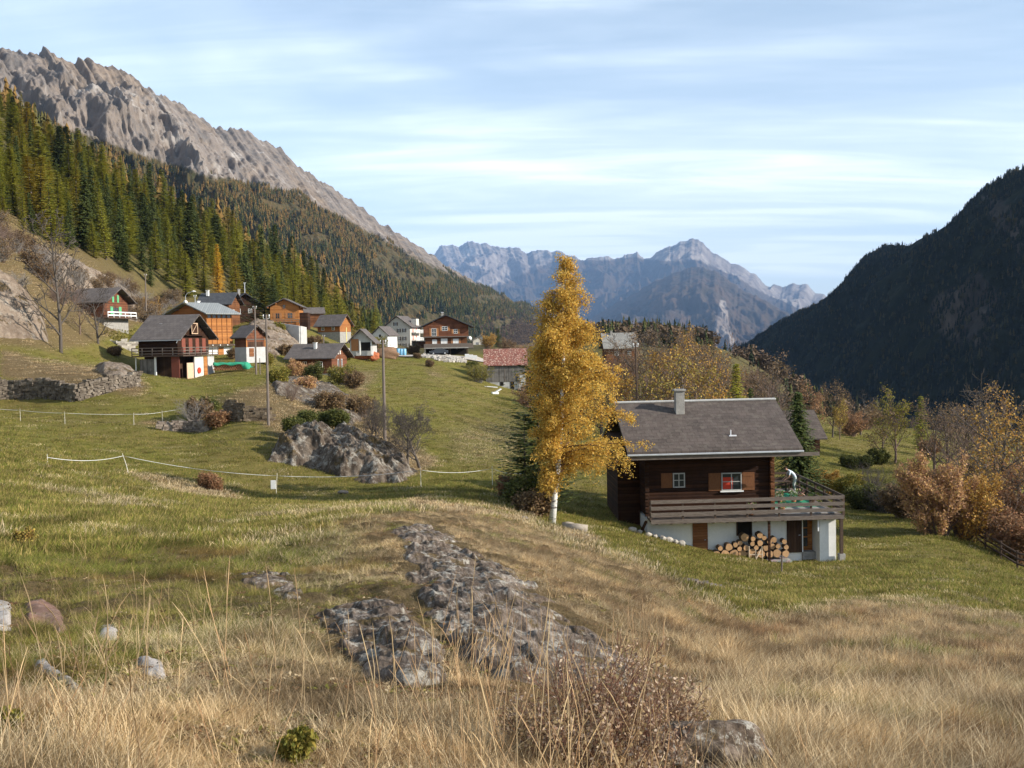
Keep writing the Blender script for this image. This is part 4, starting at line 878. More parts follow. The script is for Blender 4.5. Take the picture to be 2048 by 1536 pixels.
# --- upper orange chalet over a white terrace wall
h = House('upper_orange_chalet', 'small orange gabled chalet standing above a white terrace wall', 'chalet', P(541, 645, 204), 3); h.w = 5.5
h.gable_body('wall', 5.5, 6, -1.5, 3.1, 1.3, 'y', W_ORANGE); h.roof(5.5, 6, 3.2, 1.3, 'y', T_GREYY, ov=(.7, .9, .7, .6), th=.14, under=W_OSHADE)
h.window('F', 1.0, .7, .8, 1.1, W_SHUT, shutters=W_SHUT, shw=.4); h.window('F', 3.3, .7, 1.0, 1.1, W_SHUT, shutters=W_SHUT, shw=.4); h.window('F', 2.4, 2.6, .6, .8, W_OSHADE)
h.railing([(-.3, -.4), (5.6, -.4)], -.2, .7, W_RAIL, 2, 1.5, W_RAIL); h.fbox('side_annex', 'R', 0.6, 4, .004, 1.6, -1.5, 1.8, W_DARK)
def wall_thing(name, label, cat, pts, h0, h1, th, mat, dz=-.4):
    mb = MB(); n = len(pts)
    for i in range(n - 1):
        a = Vector(pts[i]); b = Vector(pts[i + 1]); d = (b - a); d.z = 0; d.normalize(); nn = Vector((-d.y, d.x, 0)) * th / 2
        H_ = h0 + (h1 - h0) * i / max(1, n - 1); H2 = h0 + (h1 - h0) * (i + 1) / max(1, n - 1)
        vs = [a - nn + Vector((0, 0, dz)), b - nn + Vector((0, 0, dz)), b + nn + Vector((0, 0, dz)), a + nn + Vector((0, 0, dz)), a - nn + Vector((0, 0, H_)), b - nn + Vector((0, 0, H2)), b + nn + Vector((0, 0, H2)), a + nn + Vector((0, 0, H_))]
        mb.add(vs, [(0, 3, 2, 1), (4, 5, 6, 7), (0, 1, 5, 4), (1, 2, 6, 5), (2, 3, 7, 6), (3, 0, 4, 7)])
    return tag(mb.build(name, mat), label, cat)
wall_thing('terrace_wall', 'white rendered terrace wall below the upper orange chalet', 'wall', [P(562, 676, 198), P(600, 682, 196), P(612, 684, 200)], 2.8, 2.8, .4, GREYP, -1)
# --- long grey-roofed house
h = House('stone_house', 'brown house with long grey roof at the edge of the forest', 'house', near_corner(680, 672, 232, 5.6, -20), -20); h.w = 5.6
h.box('lower_wall', 0, 5.6, 0, 5, -1.5, .9, CONC); h.gable_body('upper_wall', 5.6, 5, .91, 2.6, 2.0, 'x', W_OSHADE); h.roof(5.6, 5, 2.7, 2.0, 'x', T_GREY, ov=(.7, .6, .8, .8), th=.14, under=W_OSHADE); h.window('F', 1.0, 1.3, .7, .8); h.window('F', 3.6, 1.3, .7, .8)
# --- garage with slanting roof
h = House('garage', 'low white pillared garage with slanting grey roof beside the heap of earth', 'garage', P(700, 702, 212), -4); h.w = 4.6
h.gable_body('wall', 4.6, 4.5, -1, 2.0, 2.2, 'y', GREYP); h.roof(4.6, 4.5, 2.1, 2.2, 'y', T_GREYY, ov=(.5, .8, .9, .5), th=.14, under=W_RAIL)
h.door('F', .3, 0, 1.5, 2.4, W_SHUT); h.fbox('opening', 'F', 2.3, 4.2, .004, .03, 0, 1.7, BLACK)
for u in (2.05, 4.35): h.fbox('pillar', 'F', u, u + .22, .25, .5, -.8, 2.0, WHITE)
# --- white house
h = House('white_house', 'small white gabled house in front of the apartment building', 'house', near_corner(776, 700, 296, 4.8, -16), -16); h.w = 4.8
h.gable_body('wall', 4.8, 7, -1, 4.4, 2.1, 'y', WHITE); h.roof(4.8, 7, 4.5, 2.1, 'y', T_GREYY, ov=(.5, .6, .6, .6), th=.14, under=W_RAILD)
for u, z in ((2.2, 3.6), (1.0, 1.0), (3.2, 1.1), (2.2, .9)): h.window('F', u, z, .6, .8, W_RAILD, bars=0)
h.window('R', 1.5, 1.0, .6, .8); h.window('R', 4, 1.0, .6, .8); h.fbox('plinth', 'F', -.1, 4.9, .005, .06, -1.5, .3, BLACK)
# --- apartment building
h = House('apartment_building', 'three storey cream building with dark gable roof and brown window shutters', 'building', near_corner(821, 698, 312, 8.0, -14), -14); h.w = 8.0
h.gable_body('wall', 8, 9, -2, 6.8, 2.9, 'y', CREAM); h.roof(8, 9, 6.9, 2.9, 'y', T_GREYY, ov=(.5, .8, .7, .6), th=.18, under=W_RAILD)
for z in (.6, 2.6, 5.0):
    for u in (1.1, 4.2, 5.9): h.window('F', u, z, .55, 1.1, WPAINT, shutters=W_DARKV, shw=.32)
h.window('F', 3.2, 7.0, .6, 1.0, WPAINT, shutters=W_DARKV, shw=.35)
for z in (2.3, 4.6):
    h.box('balcony_floor', 8.003, 9.5, 1, 8, z, z + .16, CONC); h.railing([(9.45, 1), (9.45, 8)], z + .16, .9, WPAINT, 3, 2.0, WPAINT, .14)
    for u in (2, 5): h.window('R', u, z + .2, 1.0, 1.7, WPAINT, pane=REDC)
h.box('dormer', 7.0, 8.6, 4, 6.5, 7.0, 9.0, CREAM)
h.box('annex', 9.6, 15.5, 1, 6, -2, 2.2, W_DARK); h.box('annex_roof', 9.5, 15.7, .8, 6.2, 2.203, 2.4, CONC)
# --- big chalet
h = House('big_chalet', 'large three storey brown chalet with wide balcony and open garage below', 'chalet', P(848, 716, 243), 4); h.w = 10.4
h.box('garage_back', 0.4, 10.0, 2.5, 9, -1.5, 2.1, BLACK); h.box('side_wall', .1, .45, 0, 9, -1.5, 2.1, CREAM)  # near-black back wall carries the garage's inner shade in its colour
for u in (.3, 3.3, 6.0, 10.0): h.box('post', u, u + .25, .1, .35, -.6, 2.1, W_RAILD)
h.box('middle_wall', 0.4, 10.0, .3, 9, 2.35, 4.75, W_BROWN); h.gable_body('upper_wall', 10.4, 9, 4.76, 7.3, 2.35, 'y', W_RED, y0=-.2)
h.roof(10.4, 9, 7.4, 2.35, 'y', T_DARKY, ov=(1.3, 1.3, 1.3, .6), th=.2, under=W_RAILD); h.chimney(4.5, 4, 9.1, 1.4, .5, CONC, capmat=BRIGHT)
h.box('floor_slab', .1, 10.3, -1.4, 9, 2.12, 2.34, CONC); h.railing([(0.1, -1.35), (11.4, -1.35)], 2.0, 1.25, W_RAIL, 4, 1.9, W_RAIL, .3)
h.box('ledge', -.1, 10.5, -.45, -.205, 4.7, 4.9, W_RAIL)
def fw(u, z, w_, h_, pane=None, sh=W_SHUT, off=-.3): return h.window('F', u, z, w_, h_, WPAINT, sh, pane, bars=1, off=off, shw=.42)
fw(2.0, 3.1, 1.1, 1.1, CURT, None); fw(4.0, 3.1, 1.5, 1.3, CURT, None); fw(6.8, 3.1, 1.3, 1.2, CURT)
for u, z, a, b_ in ((1.9, 5.0, 1.1, 1.8), (4.3, 6.2, 1.3, 1.0), (7.0, 5.5, .9, 1.0)): h.window('F', u, z, a, b_, WPAINT, W_SHUT, bars=1, off=.2, shw=.45)
mb = MB(); mb.tube([(0, 0, 0), (0, -.10, 0)], [.02, .55], 16); mb.tube([(0, 0, 0), (.2, .3, -.3)], .04, 5); o = mb.build('satellite_dish', WPAINT, None, True); o.location = local(h, 10.6, -.9, 4.3); tag(o, 'round white satellite dish at the right hand corner of the big chalet', 'satellite dish')
mb = MB(); mb.tube([(0, 0, 0), (.3, 0, 0), (.3, -.08, .3)], .04, 5); mb.tube([(.3, 0, .1), (.35, -.1, .1)], [.02, .35], 14); mb.tube([(0, 0, 0), (.3, 0, 0)], .04, 5)
o = mb.build('satellite_dish', WPAINT, None, True); o.location = P(367, 606, 168.5); tag(o, 'white satellite dish on the ridge of the orange chalet', 'satellite dish')
# --- grey barn with mottled red roof
h = House('grey_barn', 'weathered grey board barn on a whitewashed base with mottled red roof', 'barn', P(972, 777, 214), 1); h.w = 8.1
h.box('lower_wall', 0, 8.1, 0, 6, -1.5, 1.75, GREYP); h.gable_body('upper_wall', 8.0, 5.9, 1.3, 4.95, 2.7, 'x', W_GREYV, x0=.05, y0=-.08)
h.part('infill', MB().box(6.9, 8.12, -.15, -.082, 1.2, 2.6), GREYP)
h.roof(8.1, 6, 5.05, 2.8, 'x', T_RUST, ov=(.4, .5, .5, .5), th=.16, under=W_RAILD); h.fbox('window', 'F', 2.9, 3.6, .004, .06, .5, 1.25, BLACK); h.door('F', 5.0, -.3, .8, 1.9, BLACK); h.fbox('prop', 'F', 6.6, 6.8, .1, .25, -.5, 2.5, W_GREYV)
h.fbox('ladder_shadow_board', 'F', 3.8, 3.95, .085, .12, 1.3, 4.8, W_RAIL)  # thin board added in place of a ladder's shadow
# --- distant pale house
h = House('pale_house', 'small distant house with pale gable roof between the big chalet and the barn', 'house', P(946, 694, 330), 3); h.w = 5.4
h.gable_body('wall', 5.4, 6, -2, 2.0, 1.6, 'y', CREAM); h.roof(5.4, 6, 2.1, 1.6, 'y', T_PALE, ov=(.6, .6, .6, .6), th=.14, under=W_RAILD); h.window('F', 1, .6, .9, .9); h.window('F', 3.2, .6, .9, .9); h.railing([(-.4, -.6), (7, -.6)], -.2, .9, WPAINT, 3, 1.8)
# --- house among the trees
h = House('tree_hidden_house', 'house with worn pale grey roof half hidden behind the autumn trees', 'house', P(1213, 722, 250), 3); h.w = 7.0
h.gable_body('wall', 7, 7, -4, 3.5, 2.9, 'x', W_BROWN); h.roof(7, 7, 3.6, 2.9, 'x', T_PALE, ov=(.8, .6, .9, .9), th=.16, under=W_RAILD); h.chimney(1.7, 3, 5.9, 1.2, .5, CONC); h.window('F', 2, 1.2, .9, 1.0); h.window('F', 5, 1.2, .9, 1.0)
h = House('brown_house', 'house with brown grey roof mostly hidden behind the tall spruce', 'house', near_corner(1640, 905, 122, 6, 4), 4); h.w = 6
h.gable_body('wall', 6, 7, -2, 2.1, 2.4, 'x', W_DARK); h.roof(6, 7, 2.2, 2.4, 'x', T_MAIN, ov=(.6, .6, .9, .6), th=.14, under=W_RAILD); h.window('F', 1.6, .6, .8, 1, W_RAILD)
for i, (px, py, Y) in enumerate(((1676, 806, 900), (1698, 812, 860), (612, 640, 245))):
    h = House(('valley_barn', 'valley_shed', 'forest_hut')[i], ('tiny pale roofed barn down on the shaded valley floor', 'small white roofed shed beside the barn on the valley floor', 'small grey roofed hut between the upper orange chalet and the forest')[i], 'barn', (G(px, Y, py) if i < 2 else P(px, py, Y)), -8 + 12 * i); h.w = (7, 11, 4)[i]
    dd = 6 if i < 2 else 3.5; hh = 2.6 if i < 2 else 1.6; h.gable_body('wall', h.w, dd, -3, hh, dd * .3, 'x', (GREYP, GREYP, W_BROWN)[i]); h.roof(h.w, dd, hh + .1, dd * .3, 'x', (T_PALE, T_PALE, T_GREY)[i], ov=(.5, .5, .5, .5), th=.2)
# ================================================================ stone walls
def stone_wall(name, label, pts, h0, h1, mat, size=.32, lean=0.0, seed=1):
    r_ = random.Random(seed); mb = MB(); pts = [Vector(p) for p in pts]; segs = []; tot = 0
    for a, b in zip(pts[:-1], pts[1:]): l_ = (b - a).length; segs.append((a, b, tot, l_)); tot += l_
    z = -.35
    while z < max(h0, h1):
        hh = size * r_.uniform(.4, .75); s_ = r_.uniform(-.3, 0)
        while s_ < tot:
            wd = size * r_.uniform(.7, 2.0); c_ = s_ + wd / 2
            for a, b, t0, l_ in segs:
                if t0 <= c_ < t0 + l_:
                    t = (c_ - t0) / l_; p = a.lerp(b, t); d = (b - a).normalized(); top = h0 + (h1 - h0) * c_ / tot + .10 * math.sin(c_ * .9) + r_.uniform(-.10, .02)
                    if z < top:
                        ang = math.atan2(d.y, d.x); M_ = Matrix.Translation((p.x, p.y, p.z + z)) @ Matrix.Rotation(ang + r_.uniform(-.1, .1), 4, 'Z') @ Matrix.Rotation(r_.uniform(-.1, .1), 4, 'Y')
                        dp = .3 + r_.uniform(-.08, .08); w2 = wd / 2 * .96; h2 = hh * .97; o_ = lean * z
                        q = [Vector(v) for v in ((-w2, -dp + o_, 0), (w2, -dp + o_, 0), (w2, .3, 0), (-w2, .3, 0), (-w2, -dp + o_, h2), (w2, -dp + o_, h2), (w2, .3, h2), (-w2, .3, h2))]
                        q = [M_ @ (v + Vector((r_.uniform(-.04, .04), r_.uniform(-.04, .04), r_.uniform(-.03, .03)))) for v in q]
                        mb.add(q, [(0, 3, 2, 1), (4, 5, 6, 7), (0, 1, 5, 4), (1, 2, 6, 5), (2, 3, 7, 6), (3, 0, 4, 7)])
            s_ += wd
        z += hh
    return tag(mb.build(name, mat), label, 'stone wall')
gp = lambda px, py: hit(px, py)
ST_BR = stonemat('brown_dry_stone', (0.07, 0.05, 0.036), (0.17, 0.13, 0.09), (0.34, 0.29, 0.23), 1.8)
ST_W2 = stonemat('lichen_dry_stone', (0.055, 0.045, 0.038), (0.15, 0.125, 0.10), (0.36, 0.32, 0.27), 1.8)
stone_wall('stone_wall', 'long grey dry stone terrace wall with a corner on the meadow', [gp(-90, 790), gp(20, 797), gp(90, 801), gp(155, 803), gp(215, 789), gp(278, 773)], 1.9, 1.35, ST_W2, .34, .02, 1)
stone_wall('stone_wall', 'tumbled brown stone terrace wall behind the reddish bush and the pole', [gp(445, 838), gp(490, 845), gp(545, 842)], 1.5, 1.1, ST_BR, .30, .45, 2)
stone_wall('stone_wall', 'low broken rubble wall at the foot of the terrace by the fence', [gp(318, 862), gp(370, 866), gp(422, 862)], .55, .75, ST_WALL, .3, .2, 3)
stone_wall('stone_wall', 'pale stone retaining wall below the yellow green hedge', [P(212, 703, 158), P(240, 706, 157), P(280, 708, 158)], 1.5, 1.9, ST_PALE, .7, .1, 4)
stone_wall('stone_wall', 'short line of half buried stones in the lawn below the chalet', [gp(1360, 1163), gp(1392, 1169), gp(1432, 1178)], .02, .02, ST_WALL, .22, 0, 5)
# rubble bank under the big chalet: nobody could count it
r_ = random.Random(8); mb = MB()
bk = bpy.data.meshes.new('x'); V_, F_ = [], []
for i in range(420):
    px = r_.uniform(845, 932); t = (px - 845) / 87; lo = 712 + 6 * math.sin(t * 9) - 6 * t; hi_ = 744 - 14 * abs(t - .45) * 2 
    if px < 868: lo = 700; hi_ = 728
    py = r_.uniform(lo, hi_); Y = 240 - (py - 700) * .32
    p = G(px, Y, py); s_ = r_.uniform(.18, .55) * (1.2 if r_.random() < .15 else .8)
    me = BM_[i % 6]; M_ = Matrix.Translation(p + Vector((0, 0, s_ * .2))) @ Matrix.Rotation(r_.uniform(0, 6.3), 4, 'Z') @ Matrix.Rotation(r_.uniform(0, 6.3), 4, 'X') @ Matrix.Scale(s_, 4)
    if i < 1: pass
    n = len(mb.v); ch = [M_ @ v.co for v in me.vertices][:]
    mb.v += [tuple(v) for v in ch]; mb.f += [tuple(k + n for k in f.vertices) for f in me.polygons]
o = mb.build('rubble', ST_PALE); tag(o, 'bank of pale rubble below the garage of the big chalet', 'rubble', kind='stuff')
# ================================================================ small village things
mb = MB(); mb.box(0, 4.2, 0, 1.1, 0, .9); 
wp = empty('woodpile', P(428, 741, 146), R(-6), 'long stack of split firewood half covered by the green tarpaulin', 'woodpile')
lg = MB()
for i in range(13):
    for j in range(4): lg.tube([(i * .36 + .18 * (j % 2), 0, .12 + j * .21), (i * .36 + .18 * (j % 2), 1.1, .12 + j * .21)], .12, 7)
lg.build('split_logs', simple('split_firewood', (0.50, 0.25, 0.12), (0.26, 0.11, 0.055), 6), wp)
TARP = simple('green_tarpaulin', (0.04, 0.36, 0.20), (0.03, 0.25, 0.14), 1.5, .55, .4, .5, .05)
tb = MB(); nx, ny = 22, 8
for i in range(nx + 1):
    for j in range(ny + 1):
        x = -.1 + i * 5.3 / nx; t = j / ny; y = -.16 + t * 1.5; z = 1.02 + .07 * math.sin(i * .9 + j) + .05 * math.sin(j * 1.4 + i * .4)
        if j == 0: z = .72 - .1 * math.sin(i * .7) - (.55 if i > nx - 5 else 0)
        if i > nx - 2: z = min(z, .35)
        if j == ny: z = .4
        tb.v.append((x, y, z))
for i in range(nx):
    for j in range(ny): a = i * (ny + 1) + j; tb.f.append((a, a + ny + 1, a + ny + 2, a + 1))
o = tb.build('tarpaulin', TARP, None, True); o.location = wp.location; o.rotation_euler = wp.rotation_euler; md = o.modifiers.new('thick', 'SOLIDIFY'); md.thickness = .02; tag(o, 'crumpled green tarpaulin draped over the firewood stack beside the barn', 'tarpaulin')
# heap of orange earth / planks by the road
def heap(name, label, cat, px, py, Y, sx, sy, sz, mat, seed):
    me = boulder_mesh(seed, sx, sy, sz, 4, .22); me.materials.append(mat); o = bpy.data.objects.new(name, me); C.objects.link(o); o.location = P(px, py, Y); return tag(o, label, cat)
ORNG = simple('orange_tiles_heap', (0.50, 0.17, 0.08), (0.30, 0.09, 0.045), 6, .9, .1, .6, .1)
EARTH = simple('brown_earth', (0.26, 0.16, 0.10), (0.15, 0.09, 0.055), 4, .95, .1, .6, .1)
heap('tile_heap', 'long low heap of orange roof tiles beside the road', 'heap', 715, 712, 214, 3.4, 1.5, 1.1, ORNG, 41)
heap('tile_heap', 'short orange heap of tiles next to the brown mound', 'heap', 748, 713, 213, 1.1, .9, 1.0, ORNG, 43)
heap('earth_mound', 'brown mound of earth at the bend of the road', 'heap', 770, 712, 224, 3.6, 2.0, 2.1, EARTH, 42)
mb = MB(); 
for i in range(4): mb.tube([(i * .55, 0, 0), (i * .55, 0, .95)], [.26, .26], 10)
BLUEP = simple('pale_blue_plastic', (0.18, 0.42, 0.60), (0.14, 0.34, 0.5), 3, .4, .5)
for i in range(3):
    q = MB(); q.tube([(0, 0, 0), (0, 0, .5), (0, 0, 1.25), (0, 0, 1.32)], [.36, .42, .42, .30], 14); o = q.build('barrel', BLUEP, None, True); o.location = G(797 + i * 6, 233, 706); o.location.z += 0; o.scale = (1, 1, 1.3)
    tag(o, ('pale blue plastic barrel nearest the brown mound', 'middle one of the three pale blue barrels by the road', 'pale blue plastic barrel nearest the big chalet')[i], 'barrel', 'pale blue barrels by the road')
for i in range(3):
    q = MB(); q.box(-.45, .45, -.4, .4, 0, 1.0); [q.box(-.42 + .2 * k, -.34 + .2 * k, -.44, -.402, .1, .9) for k in range(5)]
    o = q.build('crate', WPAINT, bev=.02); o.location = G(934 + i * 8, 238, 712); tag(o, ('white plastic crate nearest the garage of the big chalet', 'middle white plastic crate beside the garage', 'white plastic crate farthest from the garage')[i], 'crate', 'white crates beside the garage')
# road
def strip(name, label, cat, ctr, width, mat, dz=.05, kind='structure'):
    V, Q = [], []
    for i, p in enumerate(ctr):
        a = ctr[max(0, i - 1)]; b = ctr[min(len(ctr) - 1, i + 1)]; d = (b - a); d.z = 0; d.normalize(); n = Vector((-d.y, d.x, 0)) * width / 2
        for s_ in (-1, 0, 1): q = p + n * s_; V.append((q.x, q.y, Tz(q.x, q.y) + dz + .25))
    for i in range(len(ctr) - 1):
        for s_ in (0, 1): a = i * 3 + s_; Q.append((a, a + 1, a + 4, a + 3))
    me = mesh_np(name, V, Q); me.materials.append(mat); o = bpy.data.objects.new(name, me); C.objects.link(o); return tag(o, label, cat, kind=kind)
ctr = [G(px, Y, 710) for px, Y in ((640, 214), (700, 222), (745, 228), (800, 231), (850, 234), (900, 236), (950, 238), (975, 242))]
c2 = []
for a, b in zip(ctr[:-1], ctr[1:]):
    for k in range(5): c2.append(a.lerp(b, k / 5))
strip('road', 'pale village road running past the garage', 'road', c2, 4.5, simple('pale_gravel', (0.46, 0.41, 0.36), (0.36, 0.32, 0.28), 3))
# parked car in front of the garage
def car(loc, rz, col, label):
    e = empty('parked_car', loc, rz, label, 'car'); s_ = [(-2.0, .45), (-2.05, .75), (-1.7, .92), (-1.15, .98), (-.65, 1.42), (.75, 1.45), (1.55, 1.05), (2.0, .95), (2.08, .5), (2.0, .3), (-1.95, .3)]
    mb = MB(); mb.prism([Vector((x, 0, z)) for x, z in s_], (0, -.82, 0), (0, .82, 0)); mb.build('body', col, e, False, None, .07)
    for sy in (-1, 1):
        q = MB(); y = sy * .826; q.prism([Vector((-1.05, y, .98)), Vector((-.62, y, 1.34)), Vector((.70, y, 1.36)), Vector((1.3, y, 1.02))], (0, 0, 0), (0, sy * .01, 0)); q.build('side_window', GLASS, e)
        for x in (-1.3, 1.3):
            q = MB(); q.tube([(x, sy * .66, .32), (x, sy * .86, .32)], .32, 16); wv = q.build('wheel', BLACK, e); q = MB(); q.tube([(x, sy * .861, .32), (x, sy * .875, .32)], .18, 10); q.build('rim', METAL, wv)
        q = MB(); q.box(-2.09, -2.03, sy * .55 - .18, sy * .55 + .18, .62, .76); q.build('headlight', BRIGHT, e)
    return e
CARP = simple('dark_car_paint', (0.03, 0.035, 0.045), (0.025, 0.03, 0.04), 2, .25, .6, 0)
car(G(878, 238, 712) + Vector((0, 0, .3)), R(8), CARP, 'dark parked car on the forecourt in front of the big chalet')
# scrap beside the barn
for i, (px, py, lab, a) in enumerate(((982, 781, 'long white board lying on the grass beside the grey barn', .1), (994, 788, 'tilted white plank in the scrap below the grey barn', -.5), (990, 800, 'crumpled white sheet in the grass below the grey barn', .05))):
    p = G(px, 205 - i * 5, py); q = MB(); q.box(-1.3 + .3 * i, 1.3 - .3 * i, -.25, .25, 0, .1 + .12 * i); o = q.build('white_board', WPAINT, bev=.03); o.location = p + Vector((0, 0, .25)); o.rotation_euler = (0.1, a, .3 * i); tag(o, lab, 'board')
# ================================================================ poles and lamps
POLE = simple('weathered_pole_wood', (0.20, 0.165, 0.14), (0.12, 0.095, 0.08), 2, .95, .1, .4, .01, (6, 6, .6))
def pole(px, py, Y, top, label, mat=POLE, r=.12, arm=False, lamp=False, ins=True, name='utility_pole', lean=0.0):
    b = P(px, py, Y); t = P(px - (py - top) * 0.021 + lean, top, Y); H_ = t.z - b.z
    e = empty(name, b, 0, label, 'street lamp' if lamp else 'utility pole'); q = MB(); q.tube([(0, 0, -.8), ((t.x - b.x) * .5, 0, H_ * .5), (t.x - b.x, 0, H_)], [r * 1.15, r * .95, r * .75], 10); q.build('shaft', mat, e)
    if ins:
        for s_ in (-1, 1):
            q = MB(); q.tube([(t.x - b.x, 0, H_ - .35), (t.x - b.x + s_ * .22, 0, H_ - .3), (t.x - b.x + s_ * .22, 0, H_ - .12)], .02, 5); q.tube([(t.x - b.x + s_ * .22, 0, H_ - .14), (t.x - b.x + s_ * .22, 0, H_ + .0)], [.05, .035], 8); q.build('insulator', WPAINT, e)
    if lamp:
        q = MB(); q.tube([(0, 0, H_), (0.4, 0, H_ + .5), (1.3, 0, H_ + .75)], .04, 6); q.build('arm', METAL, e); q = MB(); q.tube([(1.2, 0, H_ + .74), (1.5, 0, H_ + .8), (1.9, 0, H_ + .76)], [.09, .16, .06], 10); q.build('lamp_head', WPAINT, e)
    return e
pole(537, 856, 80, 629, 'tall brown utility pole standing by the tumbled stone wall', r=.10)
pole(770, 886, 87, 680, 'grey utility pole on the knoll beside the bare fruit trees', r=.13)
pole(512, 740, 140, 612, 'pale utility pole beside the small shed', r=.12)
pole(520, 742, 141, 716, 'short pale stake at the foot of the pole by the shed', r=.06, ins=False, name='wooden_stake')
pole(1275, 860, 96, 686, 'dark thin utility pole rising behind the chalet roof', mat=W_RAILD, r=.09)
pole(292, 615, 200, 548, 'thin pole standing on the rocky slope behind the green shuttered chalet', r=.13)
pole(490, 612, 225, 565, 'thin pale pole rising beside the dark pine', mat=METAL, r=.12)
pole(648, 716, 185, 670, 'weathered pole above the small chalet roof', r=.12)
pole(391, 640, 175, 590, 'metal pole next to the lamp over the orange roof', mat=METAL, r=.06)
pole(372, 640, 185, 592, 'curved street lamp with white head above the orange chalet', mat=METAL, r=.07, lamp=True, ins=False, name='street_lamp')
e = pole(693, 676, 228, 655, 'folded yellow parasol on the grass by the brown house', mat=simple('yellow_cloth', (.8, .7, .3), (.7, .6, .25), 3), r=.1, ins=False, name='folded_parasol'); e['category'] = 'parasol'
for o_, c_ in ((bpy.data.objects.get('wooden_stake'), 'stake'),): o_['category'] = c_
# ================================================================ fences
WTAPE = simple('white_fence_tape', (0.75, 0.74, 0.70), (0.6, 0.6, 0.56), 5, .6)
def tape_fence(label, posts, H_, sag, mat_post, grp, labs, thick=.03, lean=None):
    tops = []
    for i, p in enumerate(posts):
        p = Vector(p); ln = (lean[i] if lean else 0); q = MB(); q.tube([(0, 0, -.2), (-ln * .5, 0, H_ * .5), (-ln, 0, H_)], [.016, .015, .012], 6); o = q.build('fence_post', mat_post); o.location = p; tag(o, labs[i], 'fence post', grp)
        tops.append(p + Vector((-ln * .9, 0, H_ * .88)))
    V = []; Q = []
    for a, b in zip(tops[:-1], tops[1:]):
        for k in range(13):
            t = k / 12; p = a.lerp(b, t); p.z -= sag * 4 * t * (1 - t); V += [(p.x, p.y, p.z - thick / 2), (p.x, p.y, p.z + thick / 2), (p.x, p.y + .012, p.z + thick / 2), (p.x, p.y + .012, p.z - thick / 2)]
    n = len(V) // 4
    for i in range(n - 1):
        for k in range(4): Q.append((i * 4 + k, i * 4 + (k + 1) % 4, i * 4 + 4 + (k + 1) % 4, i * 4 + 4 + k))
    me = mesh_np('fence_tape', V, Q); me.materials.append(WTAPE); o = bpy.data.objects.new('fence_tape', me); C.objects.link(o); return tag(o, label, 'fence tape')
PPL = simple('white_plastic_post', (0.72, 0.68, 0.60), (0.6, 0.55, 0.46), 3, .6)
tape_fence('sagging white electric fence tape along the near side of the meadow', [G(95, 45) + Vector((0, 0, -.75)), G(259, 57), G(552, 59), G(842, 60), G(985, 63), G(1060, 66)], 1.15, .2, PPL, 'near pasture fence posts',
    ['fence post hidden in the dry grass at the start of the near tape', 'leaning white fence post in front of the russet clump', 'thin fence post with a white bag below the grey outcrop', 'thin fence post in the shadow in front of the fruit trees', 'dark fence post in the tree shadow', 'last fence post before the birch'], .022, [0, .35, -.1, 0, 0, 0])
tape_fence('white electric fence tape across the far meadow below the stone wall', [G(-40, 84), G(41, 84), G(130, 83), G(268, 84), G(325, 86), G(420, 88)], 1.0, .06, PPL, 'far pasture fence posts',
    ['far fence post just outside the view of the meadow', 'thin pinkish fence post on the far meadow below the stone wall', 'whitish fence post on the far meadow below the wall corner', 'short pale fence post on the far meadow', 'fence post beside the low rubble wall', 'fence post behind the reddish bush'], .022)
q = MB(); q.box(-.14, .14, -.02, .02, .3, .8); o = q.build('bag', WTAPE, bev=.01); o.location = G(547, 58.6) ; tag(o, 'small white bag hanging on the fence below the outcrop', 'bag')
# rail fence on the far right
fe = empty('rail_fence', (0, 0, 0), 0, 'dark wooden rail fence running downhill at the edge of the lawn', 'fence')
fp = [G(1900, 78, 1060), G(1942, 72, 1066), G(1972, 67.5, 1083), G(2003, 64, 1105), G(2036, 61, 1130), G(2075, 58.5, 1155), G(2120, 56, 1180)]
for a, b in zip(fp[:-1], fp[1:]):
    for z in (.35, .68, 1.0): q = MB(); q.tube([a + Vector((0, 0, z)), b + Vector((0, 0, z))], .06, 6); q.build('rail', W_RAILD, fe)
for p in fp: q = MB(); q.tube([p + Vector((0, .08, -.3)), p + Vector((0, .08, 1.15))], .07, 6); q.build('post', W_RAILD, fe)
q = MB(); q.tube([(0, 0, -.2), (0.03, 0, .85)], .045, 6); o = q.build('stake', W_RAIL); o.location = G(1563, 50.5, 1140); tag(o, 'short wooden stake in the lawn below the firewood', 'stake')
# logs under the birch
for i, (px, Y, L_, r__, lab) in enumerate(((1153, 50.5, 1.05, .20, 'thick barkless log lying in the grass beside the birch'), (1136, 51.5, .55, .17, 'short dark log stub just behind the thick log by the birch'))):
    q = MB(); q.tube([(-L_ / 2, 0, 0), (0, .02, .03), (L_ / 2, 0, 0)], [r__, r__ * 1.02, r__ * .95], 14); o = q.build('log', simple('barkless_log%d' % i, (.38, .33, .27), (.22, .18, .14), 5), None, True); o.location = G(px, Y, 1040) + Vector((0, 0, r__ * .8)); o.rotation_euler = (0, .04, R(-12)); tag(o, lab, 'log')
